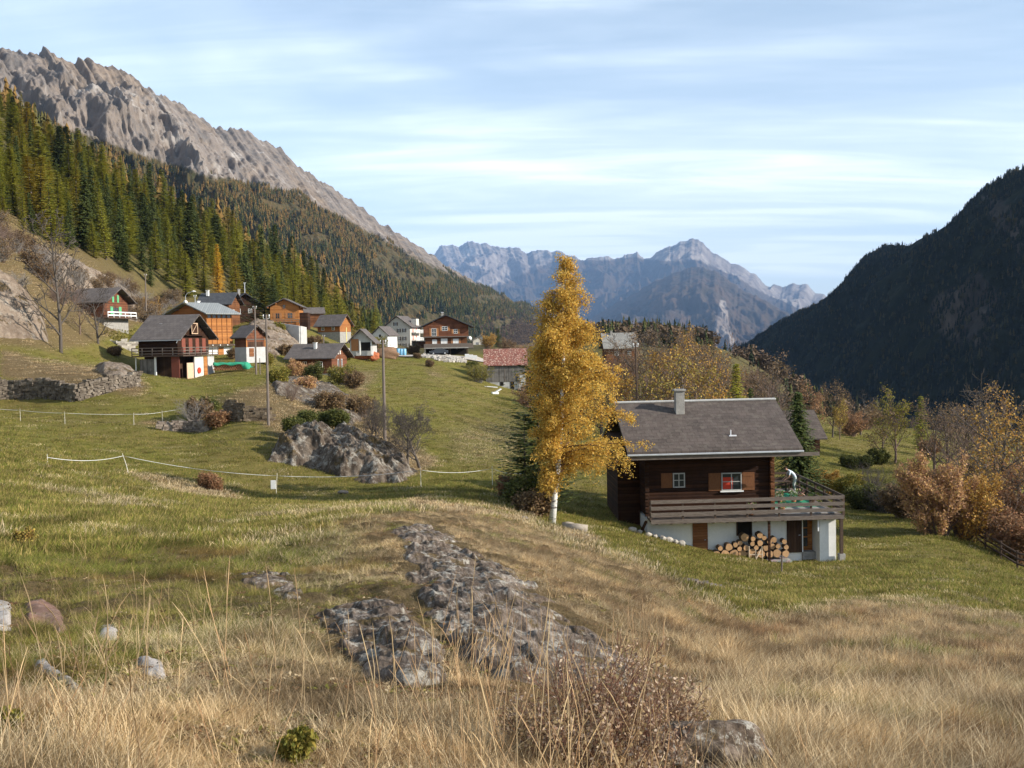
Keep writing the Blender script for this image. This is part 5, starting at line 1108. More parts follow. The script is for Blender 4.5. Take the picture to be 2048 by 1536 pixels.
# ================================================================ rock outcrops that break through the turf
def outcropmat(name, stops, sc_, stretch, rot, lichen=0.5, moss=0.4, bd=.04):
    m = Mat(name, .95, .12); co = m.coord('World', stretch, rot); cw_ = m.coord('World')
    n = m.noise(co, sc_, 10, .7, .5); n2 = m.noise(co, sc_ * 5, 8, .72); n3 = m.noise(cw_, sc_ * 2.2, 8, .75); n4 = m.noise(cw_, sc_ * 14, 5, .7)
    t = m.math('ADD', m.math('MULTIPLY', n, .5), m.math('MULTIPLY', n2, .5)); c = m.ramp(t, stops)
    c = m.mix(m.math('MULTIPLY', m.rng(n3, .52, .60), lichen), c, m.ramp(n4, [(.35, (.24, .23, .19)), (.6, (.50, .47, .41))]))
    c = m.mix(m.math('MULTIPLY', m.rng(m.noise(cw_, sc_ * .9, 7, .7, .3), .54, .62), moss), c, m.ramp(n4, [(.35, (.035, .028, .012)), (.62, (.15, .10, .045))]))
    m.col(c); m.bump(m.math('ADD', t, m.math('MULTIPLY', n4, .35)), .9, bd); return m.m
def rock_patch(name, label, poly, amp, mat, r0, r1, e=18, fr=1.0, rel=.3, seed=1, nth=220, nr=220, stri=0.0, ampf=None, sink=.25, sang=.7, ejit=10, holes=0, cat='rock outcrop'):
    ax = [float(ray(x, y)[0]) for x, y in poly]; a0, a1 = math.atan(min(ax)) - .02, math.atan(max(ax)) + .02
    TT, RR = np.meshgrid(np.linspace(a0, a1, nth), np.exp(np.linspace(math.log(r0), math.log(r1), nr)), indexing='ij')
    x = np.sin(TT) * RR; y = np.cos(TT) * RR; z = T(x, y); px, py = proj(x, y, z)
    rm = (r0 + r1) / 2; jx = fbm(x * fr, y * fr, 4, seed + 3); jy = fbm(x * fr, y * fr, 4, seed + 9)
    d = polydist(px + ejit * jx, py + ejit * jy, poly) - holes * np.maximum(0, fbm(x * fr * 1.3, y * fr * 1.3, 4, seed + 13) - .08); mk = smooth(-e * .4, e, d)
    A_ = amp * (ampf(px) if ampf else 1.0)
    c_, s_ = math.cos(sang), math.sin(sang); u_ = x * c_ + y * s_; v_ = -x * s_ + y * c_
    rl_ = rel * (ridged(u_ * fr * .5, v_ * fr * 1.9, 5, seed) - .6) + stri * (ridged(u_ * fr * .8, v_ * fr * 6, 3, seed + 30) - .6) + rel * .12 * fbm(x * fr * 7, y * fr * 7, 3, seed + 40)
    h_ = A_ * mk * (.55 + .45 * smooth(0, e * 3, d)) + rl_ * (mk + .1) - sink * (1 - smooth(-e * .5, e * .3, d))
    Z = z + h_; V = np.stack([x, y, Z], -1).reshape(-1, 3); keep = (d > -e * .9)
    i = np.arange(nth - 1)[:, None] * nr + np.arange(nr - 1)[None, :]; kc = keep[:-1, :-1] & keep[1:, :-1] & keep[:-1, 1:] & keep[1:, 1:]
    Q = np.stack([i, i + nr, i + nr + 1, i + 1], -1)[kc]
    # closed below: a sunken copy of the sheet
    used = np.unique(Q); remap = -np.ones(len(V), int); remap[used] = np.arange(len(used)); Vt = V[used]; Q = remap[Q]
    ed = np.concatenate([Q[:, [0, 1]], Q[:, [1, 2]], Q[:, [2, 3]], Q[:, [3, 0]]]); key = {}
    for a, b in ed.tolist(): key[(a, b)] = 1
    bd = [(a, b) for a, b in key if (b, a) not in key]; n = len(Vt); Vb = Vt.copy(); Vb[:, 2] -= max(.3, abs(amp) * .5 + rel)
    Q2 = np.concatenate([Q, Q[:, ::-1] + n, np.array([(b, a, a + n, b + n) for a, b in bd])])
    me = mesh_np(name, np.concatenate([Vt, Vb]), Q2, True); me.materials.append(mat); o = bpy.data.objects.new(name, me); C.objects.link(o); return tag(o, label, cat)
FG = [(.38, (.034, .024, .017)), (.48, (.095, .07, .052)), (.56, (.18, .14, .11)), (.66, (.40, .345, .29))]
RM_FG = outcropmat('foreground_schist', FG, 2.6, (1.6, .55, 1), (0, 0, -.22), .6, .95, .045)
rock_patch('rock_outcrop', 'large mossy grey schist slab running down through the dry grass', ROCKA, .045, RM_FG, 6.0, 26, 20, .85, .036, 3, 460, 520, .024, ejit=34, holes=120, sang=-1.35, sink=.12)
rock_patch('rock_outcrop', 'lichen covered grey rock face beside the large slab in the dry grass', ROCKB, .06, RM_FG, 5.5, 16, 20, .95, .034, 7, 320, 320, .022, ejit=28, holes=100, sang=-1.25, sink=.12)
rock_patch('rock_outcrop', 'small flat dark rock peeping out of the straw above the rock face', ROCKC, .04, RM_FG, 8, 16, 10, 1.8, .02, 11, 160, 160, .01, ejit=20, holes=40)
PALE = [(.32, (.16, .13, .11)), (.46, (.32, .28, .25)), (.6, (.52, .47, .43)), (.72, (.66, .62, .58))]
RM_PL = outcropmat('pale_stone', PALE, 3.0, (1, 1, 1), (0, 0, 0), .5, .35, .03)
for poly, lab, s_ in (([(270,1318),(300,1316),(328,1330),(338,1370),(318,1362),(280,1345)], 'pale angular stone in the moss beside the straw tufts', 1), ([(60,1320),(90,1322),(130,1350),(172,1385),(150,1388),(100,1362),(70,1345)], 'long narrow pale rock rib in the dry grass', 2),
                      ([(-20,1195),(22,1205),(26,1260),(-20,1270)], 'pinkish white rock at the edge of the straw slope', 3), ([(200,1252),(232,1248),(240,1280),(198,1280)], 'small pinkish stone above the moss', 4)):
    rock_patch('rock_outcrop', lab, poly, .03, RM_PL, 4.2, 11, 8, 3, .015, 20 + s_, 90, 90, .004, sink=.06, ejit=6)
RM_RED = outcropmat('reddish_stone', [(.35, (.09, .05, .04)), (.5, (.20, .12, .09)), (.65, (.32, .22, .17))], 3, (1, 1, 1), (0, 0, 0), .1, .4, .03)
rock_patch('rock_outcrop', 'flat reddish brown rock in the grass near the pinkish white rock', [(50,1205),(85,1200),(120,1225),(138,1262),(120,1272),(85,1250),(55,1240)], .05, RM_RED, 6, 11, 8, 3, .012, 31, 100, 100, .004, sink=.06, ejit=6)
# grey boulder at the very front
me = boulder_mesh(77, .30, .24, .17, 5, .2); me.materials.append(outcropmat('grey_boulder', FG, 6, (1, 1, 1), (0, 0, 0), .7, .5, .02)); o = bpy.data.objects.new('boulder', me); C.objects.link(o)
b_ = G(1402, 4.55, 1520); o.location = (b_.x, b_.y, b_.z + .10); tag(o, 'grey lichen spotted boulder beside the dried shrub', 'boulder')
# middle outcrop
MIDP = [(530,912),(560,892),(640,884),(720,888),(790,912),(838,946),(800,962),(740,960),(690,960),(640,938),(590,932),(540,924)]
def af(px): return np.interp(px, [520, 560, 600, 640, 665, 700, 740, 780, 830], [.25, .6, 1.1, 1.12, .80, 1.0, .78, .45, .1])
MD = [(.36, (.028, .021, .016)), (.48, (.085, .064, .048)), (.58, (.17, .138, .108)), (.68, (.40, .35, .30))]
RM_MD = outcropmat('outcrop_rock', MD, .7, (1, 1, .5), (0, .6, 0), .5, .95, .2)
rock_patch('rock_outcrop', 'big grey rock outcrop standing in the middle of the meadow', MIDP, 1.7, RM_MD, 60, 82, 14, .26, .6, 15, 460, 340, .10, ampf=af, sink=.5, ejit=14, holes=14, sang=-.9)
# rocky slopes at the left edge and behind the green shuttered chalet
RM_SL = outcropmat('slope_rock', [(.32, (.10, .07, .05)), (.46, (.20, .15, .11)), (.6, (.33, .26, .20)), (.72, (.46, .39, .32))], .28, (1, 1, .5), (0, 0, 0), .3, 1.0, .8)
rock_patch('rock_outcrop', 'steep brown rock face at the left edge above the stone wall', [(-120,560),(10,545),(50,590),(85,640),(95,684),(40,676),(-120,660)], 1.4, RM_SL, 116, 155, 16, .14, 1.1, 51, 260, 220, .35, sink=1, ejit=10, cat='rock face')
rock_patch('rock_outcrop', 'long pale rock slab rising behind the green shuttered chalet', [(60,500),(130,520),(200,548),(262,580),(330,612),(352,640),(300,648),(250,640),(220,600),(130,580),(70,545)], 1.4, RM_SL, 150, 235, 14, .12, 1.1, 57, 300, 240, .4, sink=1.5, ejit=10, cat='rock face')
rock_patch('rock_outcrop', 'grey rocky knoll below the upper orange chalet', [(480,640),(520,628),(560,655),(600,690),(615,712),(560,712),(530,716),(505,700)], 1.2, RM_SL, 155, 205, 12, .14, .6, 63, 160, 120, .2, sink=1, ejit=8, cat='rock face')
rock_patch('rock_outcrop', 'stony bank of the knoll below the small chalet', [(545,765),(600,750),(660,770),(705,800),(740,835),(700,850),(640,822),(590,800),(552,790)], 0.3, RM_MD, 84, 150, 10, .3, .3, 69, 220, 160, .08, sink=.6, ejit=8, cat='rock face')
rock_patch('rock_outcrop', 'low rounded rock on the terrace above the corner of the stone wall', [(190,735),(222,726),(262,742),(282,760),(240,764),(205,752)], 1.0, RM_SL, 104, 135, 10, .3, .3, 73, 90, 90, .1, sink=.5, ejit=5)
o = rock(G(686, 57.5, 990) + Vector((0, 0, .1)), .3, ST_WALL, 'small dark stone lying in the grass under the near fence tape', name='stone'); o.scale = (.36, .2, .2)
for i, (px, Y) in enumerate(((1048, 47), (1172, 47.5))): rock(G(px, Y, 1050) + Vector((0, 0, .05)), .22 + .1 * (1 - i), ST_WALL, ('flat pale stone in the dry grass below the birch', 'tiny reddish stone in the bare patch beside the birch')[i], name='stone', sq=.5)
# ================================================================ trees
def rdir(r_, s_=1): return Vector((r_.gauss(0, s_), r_.gauss(0, s_), r_.gauss(0, s_)))
class Leaves:
    def __init__(s): s.p = []
    def add(s, p, k=1): s.p.append((p.x, p.y, p.z))
    def mesh(s, name, size, seed, jit=.1, asp=.6, droop=0.0, per=1):
        g = np.random.default_rng(seed); c = np.repeat(np.array(s.p), per, 0); n = len(c); c = c + g.normal(0, jit, (n, 3))
        u = g.normal(0, 1, (n, 3)); u[:, 2] = u[:, 2] * .8 - droop; u /= np.linalg.norm(u, axis=1, keepdims=True); w_ = g.normal(0, 1, (n, 3)); v = np.cross(u, w_); v /= np.linalg.norm(v, axis=1, keepdims=True) + 1e-9
        s_ = (size * g.uniform(.6, 1.3, n))[:, None]; V = np.stack([c - u * s_, c + v * s_ * asp, c + u * s_, c - v * s_ * asp], 1).reshape(-1, 3)
        return mesh_np(name, V, np.arange(n * 4).reshape(-1, 4))
def grow(r_, mb, lv, p, d, L_, r, lvl, mx_, up=.12, wob=.22, kids=(5, 5, 4), ang=.75, leafd=6, first=.3, n5=5, taper=.55):
    n = 4 if lvl else 6; pts = [p.copy()]; rad = [r]; q = p.copy(); dd = d.normalized()
    for i in range(n):
        dd = (dd + rdir(r_, wob * (.5 + .3 * lvl)) * .5 + Vector((0, 0, up))).normalized(); q = q + dd * (L_ / n); pts.append(q.copy()); rad.append(max(.0019, r * (1 - (1 - (.12 if lvl else .25)) * (i + 1) / n)))
    mb.tube(pts, rad, (7, 5, 4, 3, 3)[lvl], cap=False)
    if lvl >= mx_ - 1:
        for _ in range(leafd if lvl == mx_ else leafd // 2):
            t = r_.uniform(.15, 1) * n; i = min(n - 1, int(t)); lv.add(pts[i].lerp(pts[i + 1], t - i))
    if lvl < mx_:
        k = kids[lvl]
        for j in range(k):
            t = (first if lvl == 0 else .2) + (1 - (first if lvl == 0 else .2)) * (j + r_.uniform(.2, .9)) / k; t = min(.99, t) * n; i = min(n - 1, int(t)); pp = pts[i].lerp(pts[i + 1], t - i); ax = (pts[i + 1] - pts[i]).normalized()
            side = ax.orthogonal().normalized(); side.rotate(Matrix.Rotation(j * 2.4 + r_.uniform(-.5, .5), 3, ax)); nd = (ax * math.cos(ang) + side * math.sin(ang)); fr_ = t / n
            grow(r_, mb, lv, pp, nd, L_ * taper * r_.uniform(.75, 1.15) * (1.15 - .5 * fr_), rad[i] * r_.uniform(.5, .65), lvl + 1, mx_, up, wob, kids, ang, leafd, first, n5, taper)
def decid(seed, H_, r0, mx_=3, stems=1, **kw):
    r_ = random.Random(seed); mb = MB(); lv = Leaves()
    for s_ in range(stems):
        d = Vector((0, 0, 1)) if stems == 1 else Vector((math.cos(s_ * 2.4) * .45, math.sin(s_ * 2.4) * .45, 1))
        grow(r_, mb, lv, Vector((0, 0, -.15)), d + rdir(r_, .04), H_ * (.8 if stems == 1 else r_.uniform(.6, .8)), r0, 0, mx_, **kw)
    zs = [v[2] for v in mb.v]; k = H_ / max(zs); mb.v = [(v[0] * k, v[1] * k, v[2] * k) for v in mb.v]; lv.p = [(a * k, b * k, c_ * k) for a, b, c_ in lv.p]
    return mb, lv
BRK = simple('grey_tree_bark', (.13, .11, .095), (.06, .05, .042), 6, .95, .1, .5, .02, (1, 1, .3)); BRKP = simple('brown_twigs', (.21, .15, .12), (.11, .075, .06), 6, .95, .1); BRKL = simple('pale_twigs', (.30, .27, .24), (.16, .14, .125), 6, .95, .1)
LM = dict(
 gold=leafmat('golden_leaves', [(.26, .12, .03), (.40, .20, .04), (.52, .31, .07), (.34, .22, .06)], .25),
 yellow=leafmat('yellow_leaves', [(.32, .22, .045), (.44, .31, .07), (.26, .22, .05), (.20, .11, .035)], .25),
 brown=leafmat('brown_leaves', [(.16, .095, .055), (.22, .14, .075), (.13, .085, .05), (.28, .19, .09)]),
 rust=leafmat('rusty_leaves', [(.24, .11, .055), (.32, .16, .08), (.19, .11, .06), (.36, .22, .11)]),
 pink=leafmat('pinkish_leaves', [(.42, .25, .17), (.50, .28, .12), (.34, .19, .13), (.58, .38, .14)]),
 green=leafmat('olive_leaves', [(.07, .09, .02), (.11, .12, .03), (.16, .15, .04), (.05, .06, .018)]),
 ygreen=leafmat('yellow_green_leaves', [(.18, .17, .03), (.26, .22, .04), (.12, .13, .025), (.32, .24, .05)]),
 birch=leafmat('birch_leaves', [(.34, .16, .03), (.54, .29, .042), (.70, .42, .07), (.82, .56, .15), (.48, .34, .07)], .45),
 spruce=leafmat('spruce_needles', [(.036, .052, .015), (.062, .083, .021), (.10, .115, .03), (.055, .07, .02)], .15, big=.3),
 larch=leafmat('larch_needles', [(.19, .21, .03), (.27, .27, .038), (.36, .32, .045), (.22, .23, .032)], .3, big=.45),
 larchy=leafmat('yellowing_larch_needles', [(.33, .25, .035), (.40, .29, .04), (.28, .23, .035), (.23, .21, .033)], .3, big=.45),
 larchg=leafmat('golden_larch_needles', [(.70, .44, .05), (.80, .52, .07), (.62, .38, .045), (.74, .50, .08)], .45),
)
def tree_obj(name, label, cat, loc, mbl, leaf, wood=BRK, lsize=.12, per=1, jit=.15, group=None, rz=None, seed=0, asp=.6, s_=1.0):
    e = empty(name, loc, random.uniform(0, 6.28) if rz is None else rz, label, cat, group); e.scale = (s_, s_, s_); mb, lv = mbl; mb.build('trunk', wood, e, True)
    if leaf: 
        me = lv.mesh('crown', lsize, seed + 3, jit, asp, per=per); me.materials.append(LM[leaf]); c_ = bpy.data.objects.new('crown', me); C.objects.link(c_); c_.parent = e
    return e
# ---- the birch
def birch():
    r_ = random.Random(21); mb = MB(); lv = Leaves(); B0 = P(1103, 1047, 52); B0.z = min(B0.z, Tz(B0.x, B0.y) + .02)
    ks = [(1103, 1047), (1110, 985), (1117, 925), (1121, 860), (1125, 770), (1128, 660), (1131, 560), (1132, 512)]
    tp = [P(x, y, 52) - B0 for x, y in ks]; tp = [Vector((v.x, v.y + .15 * math.sin(i), v.z)) for i, v in enumerate(tp)]; tp[0].z = -.3
    rd = [.19, .15, .135, .12, .09, .06, .03, .012]; mb.tube(tp, rd, 12); sb = MB()
    H_ = tp[-1].z
    def at(z):
        for i in range(len(tp) - 1):
            if tp[i + 1].z >= z: t = (z - tp[i].z) / (tp[i + 1].z - tp[i].z); return tp[i].lerp(tp[i + 1], t), rd[i] + (rd[i + 1] - rd[i]) * t
        return tp[-1], .01
    zz_ = np.array([0, .10, .16, .25, .36, .5, .62, .72, .82, .92, 1]); Rr = np.array([0, 1.9, 3.0, 3.35, 3.3, 2.75, 2.1, 1.35, .95, .6, .15]); Rl = np.array([0, .4, .7, .95, 1.25, 1.6, 1.5, 1.2, .95, .6, .15])
    n = 150
    for i in range(n):
        t = .15 + .84 * (i + r_.random()) / n; z0 = t * H_; p, rr = at(z0); a = r_.uniform(0, 6.283); cx = math.cos(a)
        tip = min(1, t + .02); Lr = np.interp(tip, zz_, Rr); Ll = np.interp(tip, zz_, Rl); Lg = (Lr if cx > 0 else Ll) * (.55 + .45 * abs(cx)) + (1 - abs(cx)) * .9 * min(1.6, Lr) * .6; Lg *= r_.uniform(.58, 1.12)
        if Lg < .25: Lg = .25
        el = r_.uniform(.3, .75) if t > .3 else r_.uniform(0.05, .5); d = Vector((cx * math.cos(el), math.sin(a) * math.cos(el), math.sin(el))); q = p.copy(); pts = [q.copy()]; m_ = 7; rad = [max(.01, rr * .35)]
        for k in range(m_):
            d = (d + Vector((r_.gauss(0, .1), r_.gauss(0, .1), r_.gauss(0, .06) - .13 * (k > 2)))).normalized(); q = q + d * Lg / m_ * 1.12; pts.append(q.copy()); rad.append(max(.005, rad[0] * (1 - (k + 1) / m_ * .85)))
        sb.tube(pts, rad, 4, cap=False)
        for k in range(1, m_ + 1):
            for _ in range(3 if t < .85 else 2):
                d2 = (d + rdir(r_, .7) + Vector((0, 0, -.35))).normalized(); l2 = r_.uniform(.3, .8) * min(1, Lg / 1.5 + .3); e2 = pts[k] + d2 * l2 * .5; e3 = e2 + (d2 + Vector((0, 0, -.6))).normalized() * l2 * .6
                sb.tube([pts[k], e2, e3], [.007, .005, .003], 3, cap=False)
                dens = (9 if t < .7 else (5 if t < .85 else 2)) if r_.random() < .8 else 3
                for _ in range(dens): s_ = r_.random(); lv.add((pts[k].lerp(e2, s_ * 2) if s_ < .5 else e2.lerp(e3, s_ * 2 - 1)))
    e = empty('birch_tree', B0, 0, 'tall golden autumn birch with leaning white trunk beside the dark chalet', 'tree')
    m = Mat('birch_bark', .8, .2); co = m.coord('Object', (1, 1, 5)); n1 = m.noise(co, 2.2, 6, .7); n2 = m.noise(m.coord('Object', (1, 1, 9)), 7, 4, .6)
    zc = m.n('ShaderNodeSeparateXYZ'); m.l(m.coord('Object'), zc.inputs[0])
    m.col(m.mix(m.rng(n1, .52, .60), m.ramp(n2, [(.35, (.52, .50, .46)), (.6, (.78, .76, .72))]), (.10, .085, .075))); m.bump(n2, .3, .01)
    mb.build('trunk', m.m, e, True); sb.build('branches', simple('birch_twigs', (.13, .07, .05), (.07, .04, .03), 5), e)
    me = lv.mesh('crown', .045, 5, .10, .75, .2, per=5); me.materials.append(LM['birch']); c_ = bpy.data.objects.new('crown', me); C.objects.link(c_); c_.parent = e
birch()
# ---- conifers
def conifer(seed, H_, R_, leafsz=.35, dens=1.0, droop=.25, skirt=.06, upcurl=.1, prof=1.0, fine=1.0, gap=.0):
    r_ = random.Random(seed); mb = MB(); mb.tube([(0, 0, -.5), (r_.uniform(-.1, .1), 0, H_ * .5), (0, 0, H_ * .985)], [H_ * .014, H_ * .009, .015], 6, cap=False); V = []; z = H_ * skirt
    while z < H_ * .99:
        t = z / H_; rad = R_ * (1 - t) ** prof * r_.uniform(.8, 1.12) + .06 * R_ * .5; k = max(4, int((5 + rad * 2.2) * dens))
        for j in range(k):
            if r_.random() < gap: continue
            a = j * 6.283 / k + r_.uniform(-.3, .3); L_ = rad * r_.uniform(.7, 1.15); ca, sa = math.cos(a), math.sin(a); m_ = max(2, int(L_ / (leafsz * .75)))
            for i in range(m_ + 1):
                s_ = (i + .3) / (m_ + .3); rr = L_ * s_; zz_ = z - droop * L_ * s_ + upcurl * L_ * s_ * s_ + r_.uniform(-.05, .05); c0 = Vector((ca * rr, sa * rr, zz_)); w_ = leafsz * (1.15 - .5 * s_) * r_.uniform(.7, 1.2)
                for sgn in (-1, 1):
                    b_ = a + sgn * r_.uniform(.4, 1.0); u = Vector((math.cos(b_), math.sin(b_), -droop * r_.uniform(.6, 1.8))) * w_ * 1.25; n_ = Vector((-math.sin(b_), math.cos(b_), r_.uniform(-.5, .5))) * w_ * .30
                    V += [c0 - u * .25, c0 + u * .4 - n_, c0 + u, c0 + u * .4 + n_]
        z += leafsz * r_.uniform(.55, .85) * (1.0 if t > .3 else 1.15) / fine
    for i in range(3): V += [Vector((-.05, 0, H_ * .95)), Vector((0, -.05 + .03 * i, H_ * .97)), Vector((0, 0, H_ + .1)), Vector((.05, 0.02, H_ * .96))]
    Vn = np.array([tuple(v) for v in V]); return mb, mesh_np('crown', Vn, np.arange(len(Vn)).reshape(-1, 4))
def conifer_obj(name, label, loc, tm, leaf, group=None, s_=1.0, sz=1.0, rz=None, wood=BRK):
    mb, me = tm; e = empty(name, loc, random.uniform(0, 6.28) if rz is None else rz, label, 'tree', group); mb.build('trunk', wood, e, True); me = me if not me.materials else me.copy(); me.materials.clear(); me.materials.append(LM[leaf]); c_ = bpy.data.objects.new('crown', me); C.objects.link(c_); c_.parent = e; e.scale = (s_, s_, s_ * sz); return e
# near conifers
conifer_obj('spruce_tree', 'tall dark spruce directly behind the terrace of the main chalet', G(1598, 71), conifer(1, 9.0, 2.7, .24, 1.7, .35, .03, .15, .85, 1.2), 'spruce')
conifer_obj('larch_tree', 'pointed yellow green larch behind the roof of the main chalet', G(1474, 88), conifer(2, 9.2, 2.3, .26, 1.1, .2, .1, .1, .9, 1.1), 'larch')
conifer_obj('spruce_tree', 'slim dark spruce just right of the yellow green larch', G(1503, 90), conifer(3, 7.6, 1.5, .26, 1.0, .3, .05), 'spruce')
conifer_obj('pine_tree', 'dark bushy pine crowded behind the birch trunk', G(1078, 56.5), conifer(4, 8.4, 2.4, .30, 1.2, .0, .02, .25, .38, 1.0, .42), 'spruce')
conifer_obj('pine_tree', 'low dark pine in the shade left of the birch trunk', G(1052, 55.8), conifer(5, 5.0, 1.6, .28, 1.2, .0, .02, .25, .35, 1.0, .4), 'spruce')
conifer_obj('pine_tree', 'broad dark pine beside the black chalet', G(530, 208), conifer(6, 9.5, 4.6, .5, 1.2, .05, .02, .25, .6, 1.0, .2), 'spruce')
conifer_obj('larch_tree', 'bright golden larch standing out against the green forest', G(437, 258), conifer(7, 14.5, 2.3, .4, 1.3, .15, .03, .1, .75), 'larchg')
conifer_obj('spruce_tree', 'small dark conifer beside the distant pale house', G(996, 300), conifer(8, 5.2, 2.4, .4), 'spruce')
# forest on the hillside: every tree is its own object
protos = []
for i in range(5): protos.append(('spruce_tree', conifer_obj('spruce_tree', 'dark green spruce in the hillside forest above the village', (0, 0, 0), conifer(40 + i, 15.5, 2.3 + .35 * i, .55, .95, .4, .05, .12, .8 + .1 * (i % 3), 1.0, .08 + .06 * (i % 3)), 'spruce', 'dark spruces of the hillside forest')))
for i in range(5): protos.append(('larch_tree', conifer_obj('larch_tree', 'olive green larch in the hillside forest above the village', (0, 0, 0), conifer(50 + i, 15, 2.7 + .25 * i, .5, .9, .15, .06, .1, .7 + .1 * (i % 3), 1.0, .2), 'larch', 'green larches of the hillside forest')))
for i in range(3): protos.append(('larch_tree', conifer_obj('larch_tree', 'yellowing larch in the hillside forest above the village', (0, 0, 0), conifer(60 + i, 14, 2.6 + .25 * i, .48, .9, .15, .06, .1, .8, 1.0, .22), 'larchy', 'yellowing larches of the hillside forest')))
LOW = np.array([(-200, 150), (0, 192), (120, 218), (230, 238), (330, 252), (450, 262), (560, 268), (640, 270), (700, 280), (745, 300), (800, 330)], float)
rf_ = random.Random(99); fpos = []; tries = 0
while len(fpos) < 520 and tries < 60000:
    tries += 1; px = rf_.uniform(-60, 752); y0 = float(np.interp(px, LOW[:, 0], LOW[:, 1])); Y = y0 + (480 - y0) * rf_.random() ** 1.35
    x = float(ray(px, 600)[0]) * Y; md = 4.4 + (Y - 200) * .012
    if abs(px - 437) < 26 and Y < 300: continue
    if all((x - a) ** 2 + (Y - b) ** 2 > md * md for a, b, _ in fpos): fpos.append((x, Y, px))
fpos.sort(key=lambda q: q[1]); used = [0] * len(protos); far_pts = []
fz = T(np.array([q[0] for q in fpos]), np.array([q[1] for q in fpos]))
cnt = {'spruce_tree': 0, 'larch_tree': 0}
for (x, Y, px), z in zip(fpos, fz):
    f = float(fbm(x * .02, Y * .02, 2, 5)); r1 = rf_.random() + f * .9
    k = rf_.randrange(0, 5) if r1 < .33 else (rf_.randrange(5, 10) if r1 < .84 else rf_.randrange(10, 13))
    if px < 160 and Y > 240 and rf_.random() < .45: k = rf_.randrange(10, 13)
    nm, pr = protos[k]; s_ = .42 + .72 * rf_.random() ** 1.1 * (.95 if Y < 260 else 1.0)
    if px > 690: s_ *= .6
    if px < 60 and Y < 230: s_ *= .75
    if cnt[nm] >= 285: far_pts.append((x, Y, z, k, s_)); continue
    cnt[nm] += 1
    o = pr if used[k] == 0 else copy_tree(pr); used[k] += 1; o.location = (x, Y, z - .3); o.rotation_euler = (rf_.uniform(-.06, .06), rf_.uniform(-.06, .06), rf_.uniform(0, 6.28)); ww = rf_.uniform(.85, 1.55); o.scale = (s_ * ww, s_ * ww * rf_.uniform(.85, 1.15), s_ * rf_.uniform(.9, 1.12))
# the far part of that forest and the woods on the mountains read as masses
def farcone(seed, H_, R_, n=9):
    r_ = random.Random(seed); mb = MB(); z = H_ * .1
    while z < H_ * .97:
        rr = R_ * (1 - z / H_) ** .8; k = 7; h_ = H_ * .16; vs = [(0, 0, z + h_)]
        for j in range(k): a = j * 6.283 / k + r_.uniform(-.3, .3); q = rr * r_.uniform(.6, 1.25); vs.append((math.cos(a) * q, math.sin(a) * q, z + r_.uniform(-.06, .06) * H_))
        mb.add(vs, [(0, 1 + j, 1 + (j + 1) % k) for j in range(k)]); z += H_ * .11
    return mb.mesh('far_tree')
def farbush(seed):
    g = np.random.default_rng(seed); n = 150; a = g.normal(0, 1, (n, 3)); a /= np.linalg.norm(a, axis=1, keepdims=True); c = a * (g.random((n, 1)) ** .4) * np.array([.36, .36, .42]) + np.array([0, 0, .52]); u = g.normal(0, .05, (n, 3)); v = g.normal(0, .05, (n, 3))
    return mesh_np('far_tree', np.stack([c - u, c + v, c + u, c - v], 1).reshape(-1, 3), np.arange(n * 4).reshape(-1, 4))
FS = leafmat('far_spruce', [(.010, .015, .007), (.016, .022, .009), (.026, .032, .012)], 0, .95, .9); FL = leafmat('far_larch', [(.11, .075, .025), (.15, .09, .028), (.19, .11, .032), (.085, .075, .024)], 0, .95, .9); FD = leafmat('far_brown_trees', [(.11, .075, .05), (.15, .10, .06), (.09, .065, .045)], 0, .95, .9)
FG_ = leafmat('far_green_larch', [(.06, .065, .018), (.09, .085, .022), (.045, .055, .016)], 0, .95, .9)
S_f = [source('a_spruce', farcone(1, 1, .17), FS), source('b_spruce', farcone(2, 1, .20), FS), source('c_green', farcone(3, 1, .2), FG_), source('d_larch', farcone(4, 1, .2), FL), source('e_brown', farbush(5), FD)]
D1 = leafmat('shaded_spruce', [(.006, .010, .006), (.010, .014, .008), (.014, .018, .009)], 0, .95, .9); D2 = leafmat('shaded_larch', [(.05, .05, .018), (.03, .032, .013), (.07, .055, .02)], 0, .95, .9)  # darker copies of the far trees; the mountain's shade put into colour
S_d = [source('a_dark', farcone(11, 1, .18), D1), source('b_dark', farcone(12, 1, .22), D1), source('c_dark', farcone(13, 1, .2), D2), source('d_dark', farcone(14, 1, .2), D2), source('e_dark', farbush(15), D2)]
gN = np.random.default_rng(12)
def on_surface(M, n, test):
    a, b = M.shape[:2]; i = gN.uniform(0, a - 1.01, n); j = gN.uniform(0, b - 1.01, n); i0 = i.astype(int); j0 = j.astype(int); fi = (i - i0)[:, None]; fj = (j - j0)[:, None]
    p = M[i0, j0] * (1 - fi) * (1 - fj) + M[i0 + 1, j0] * fi * (1 - fj) + M[i0, j0 + 1] * (1 - fi) * fj + M[i0 + 1, j0 + 1] * fi * fj; px, py = pxy(p); k = test(p, px, py); return p[k], px[k], py[k]
def wood(name, label, p, hs, idx, src=None):
    n = len(p); rot = np.zeros((n, 3)); rot[:, 2] = gN.uniform(0, 6.28, n); s_ = np.stack([hs * gN.uniform(.8, 1.3, n), hs * gN.uniform(.8, 1.3, n), hs], 1); scatter(name, label, p - np.array([0, 0, .5]), rot, s_, idx, src or S_f, cat='forest')
p, px, py = on_surface(M1, 60000, lambda p, px, py: (px > -150) & (px < 1150) & (py < 720) & (py > np.interp(px, TREEL[:, 0], TREEL[:, 1]) + 10 + 40 * fbm(p[:, 0] * .006, p[:, 1] * .003, 4, 3)) & ((fbm(p[:, 0] * .012, p[:, 2] * .02, 3, 14) < .22)))
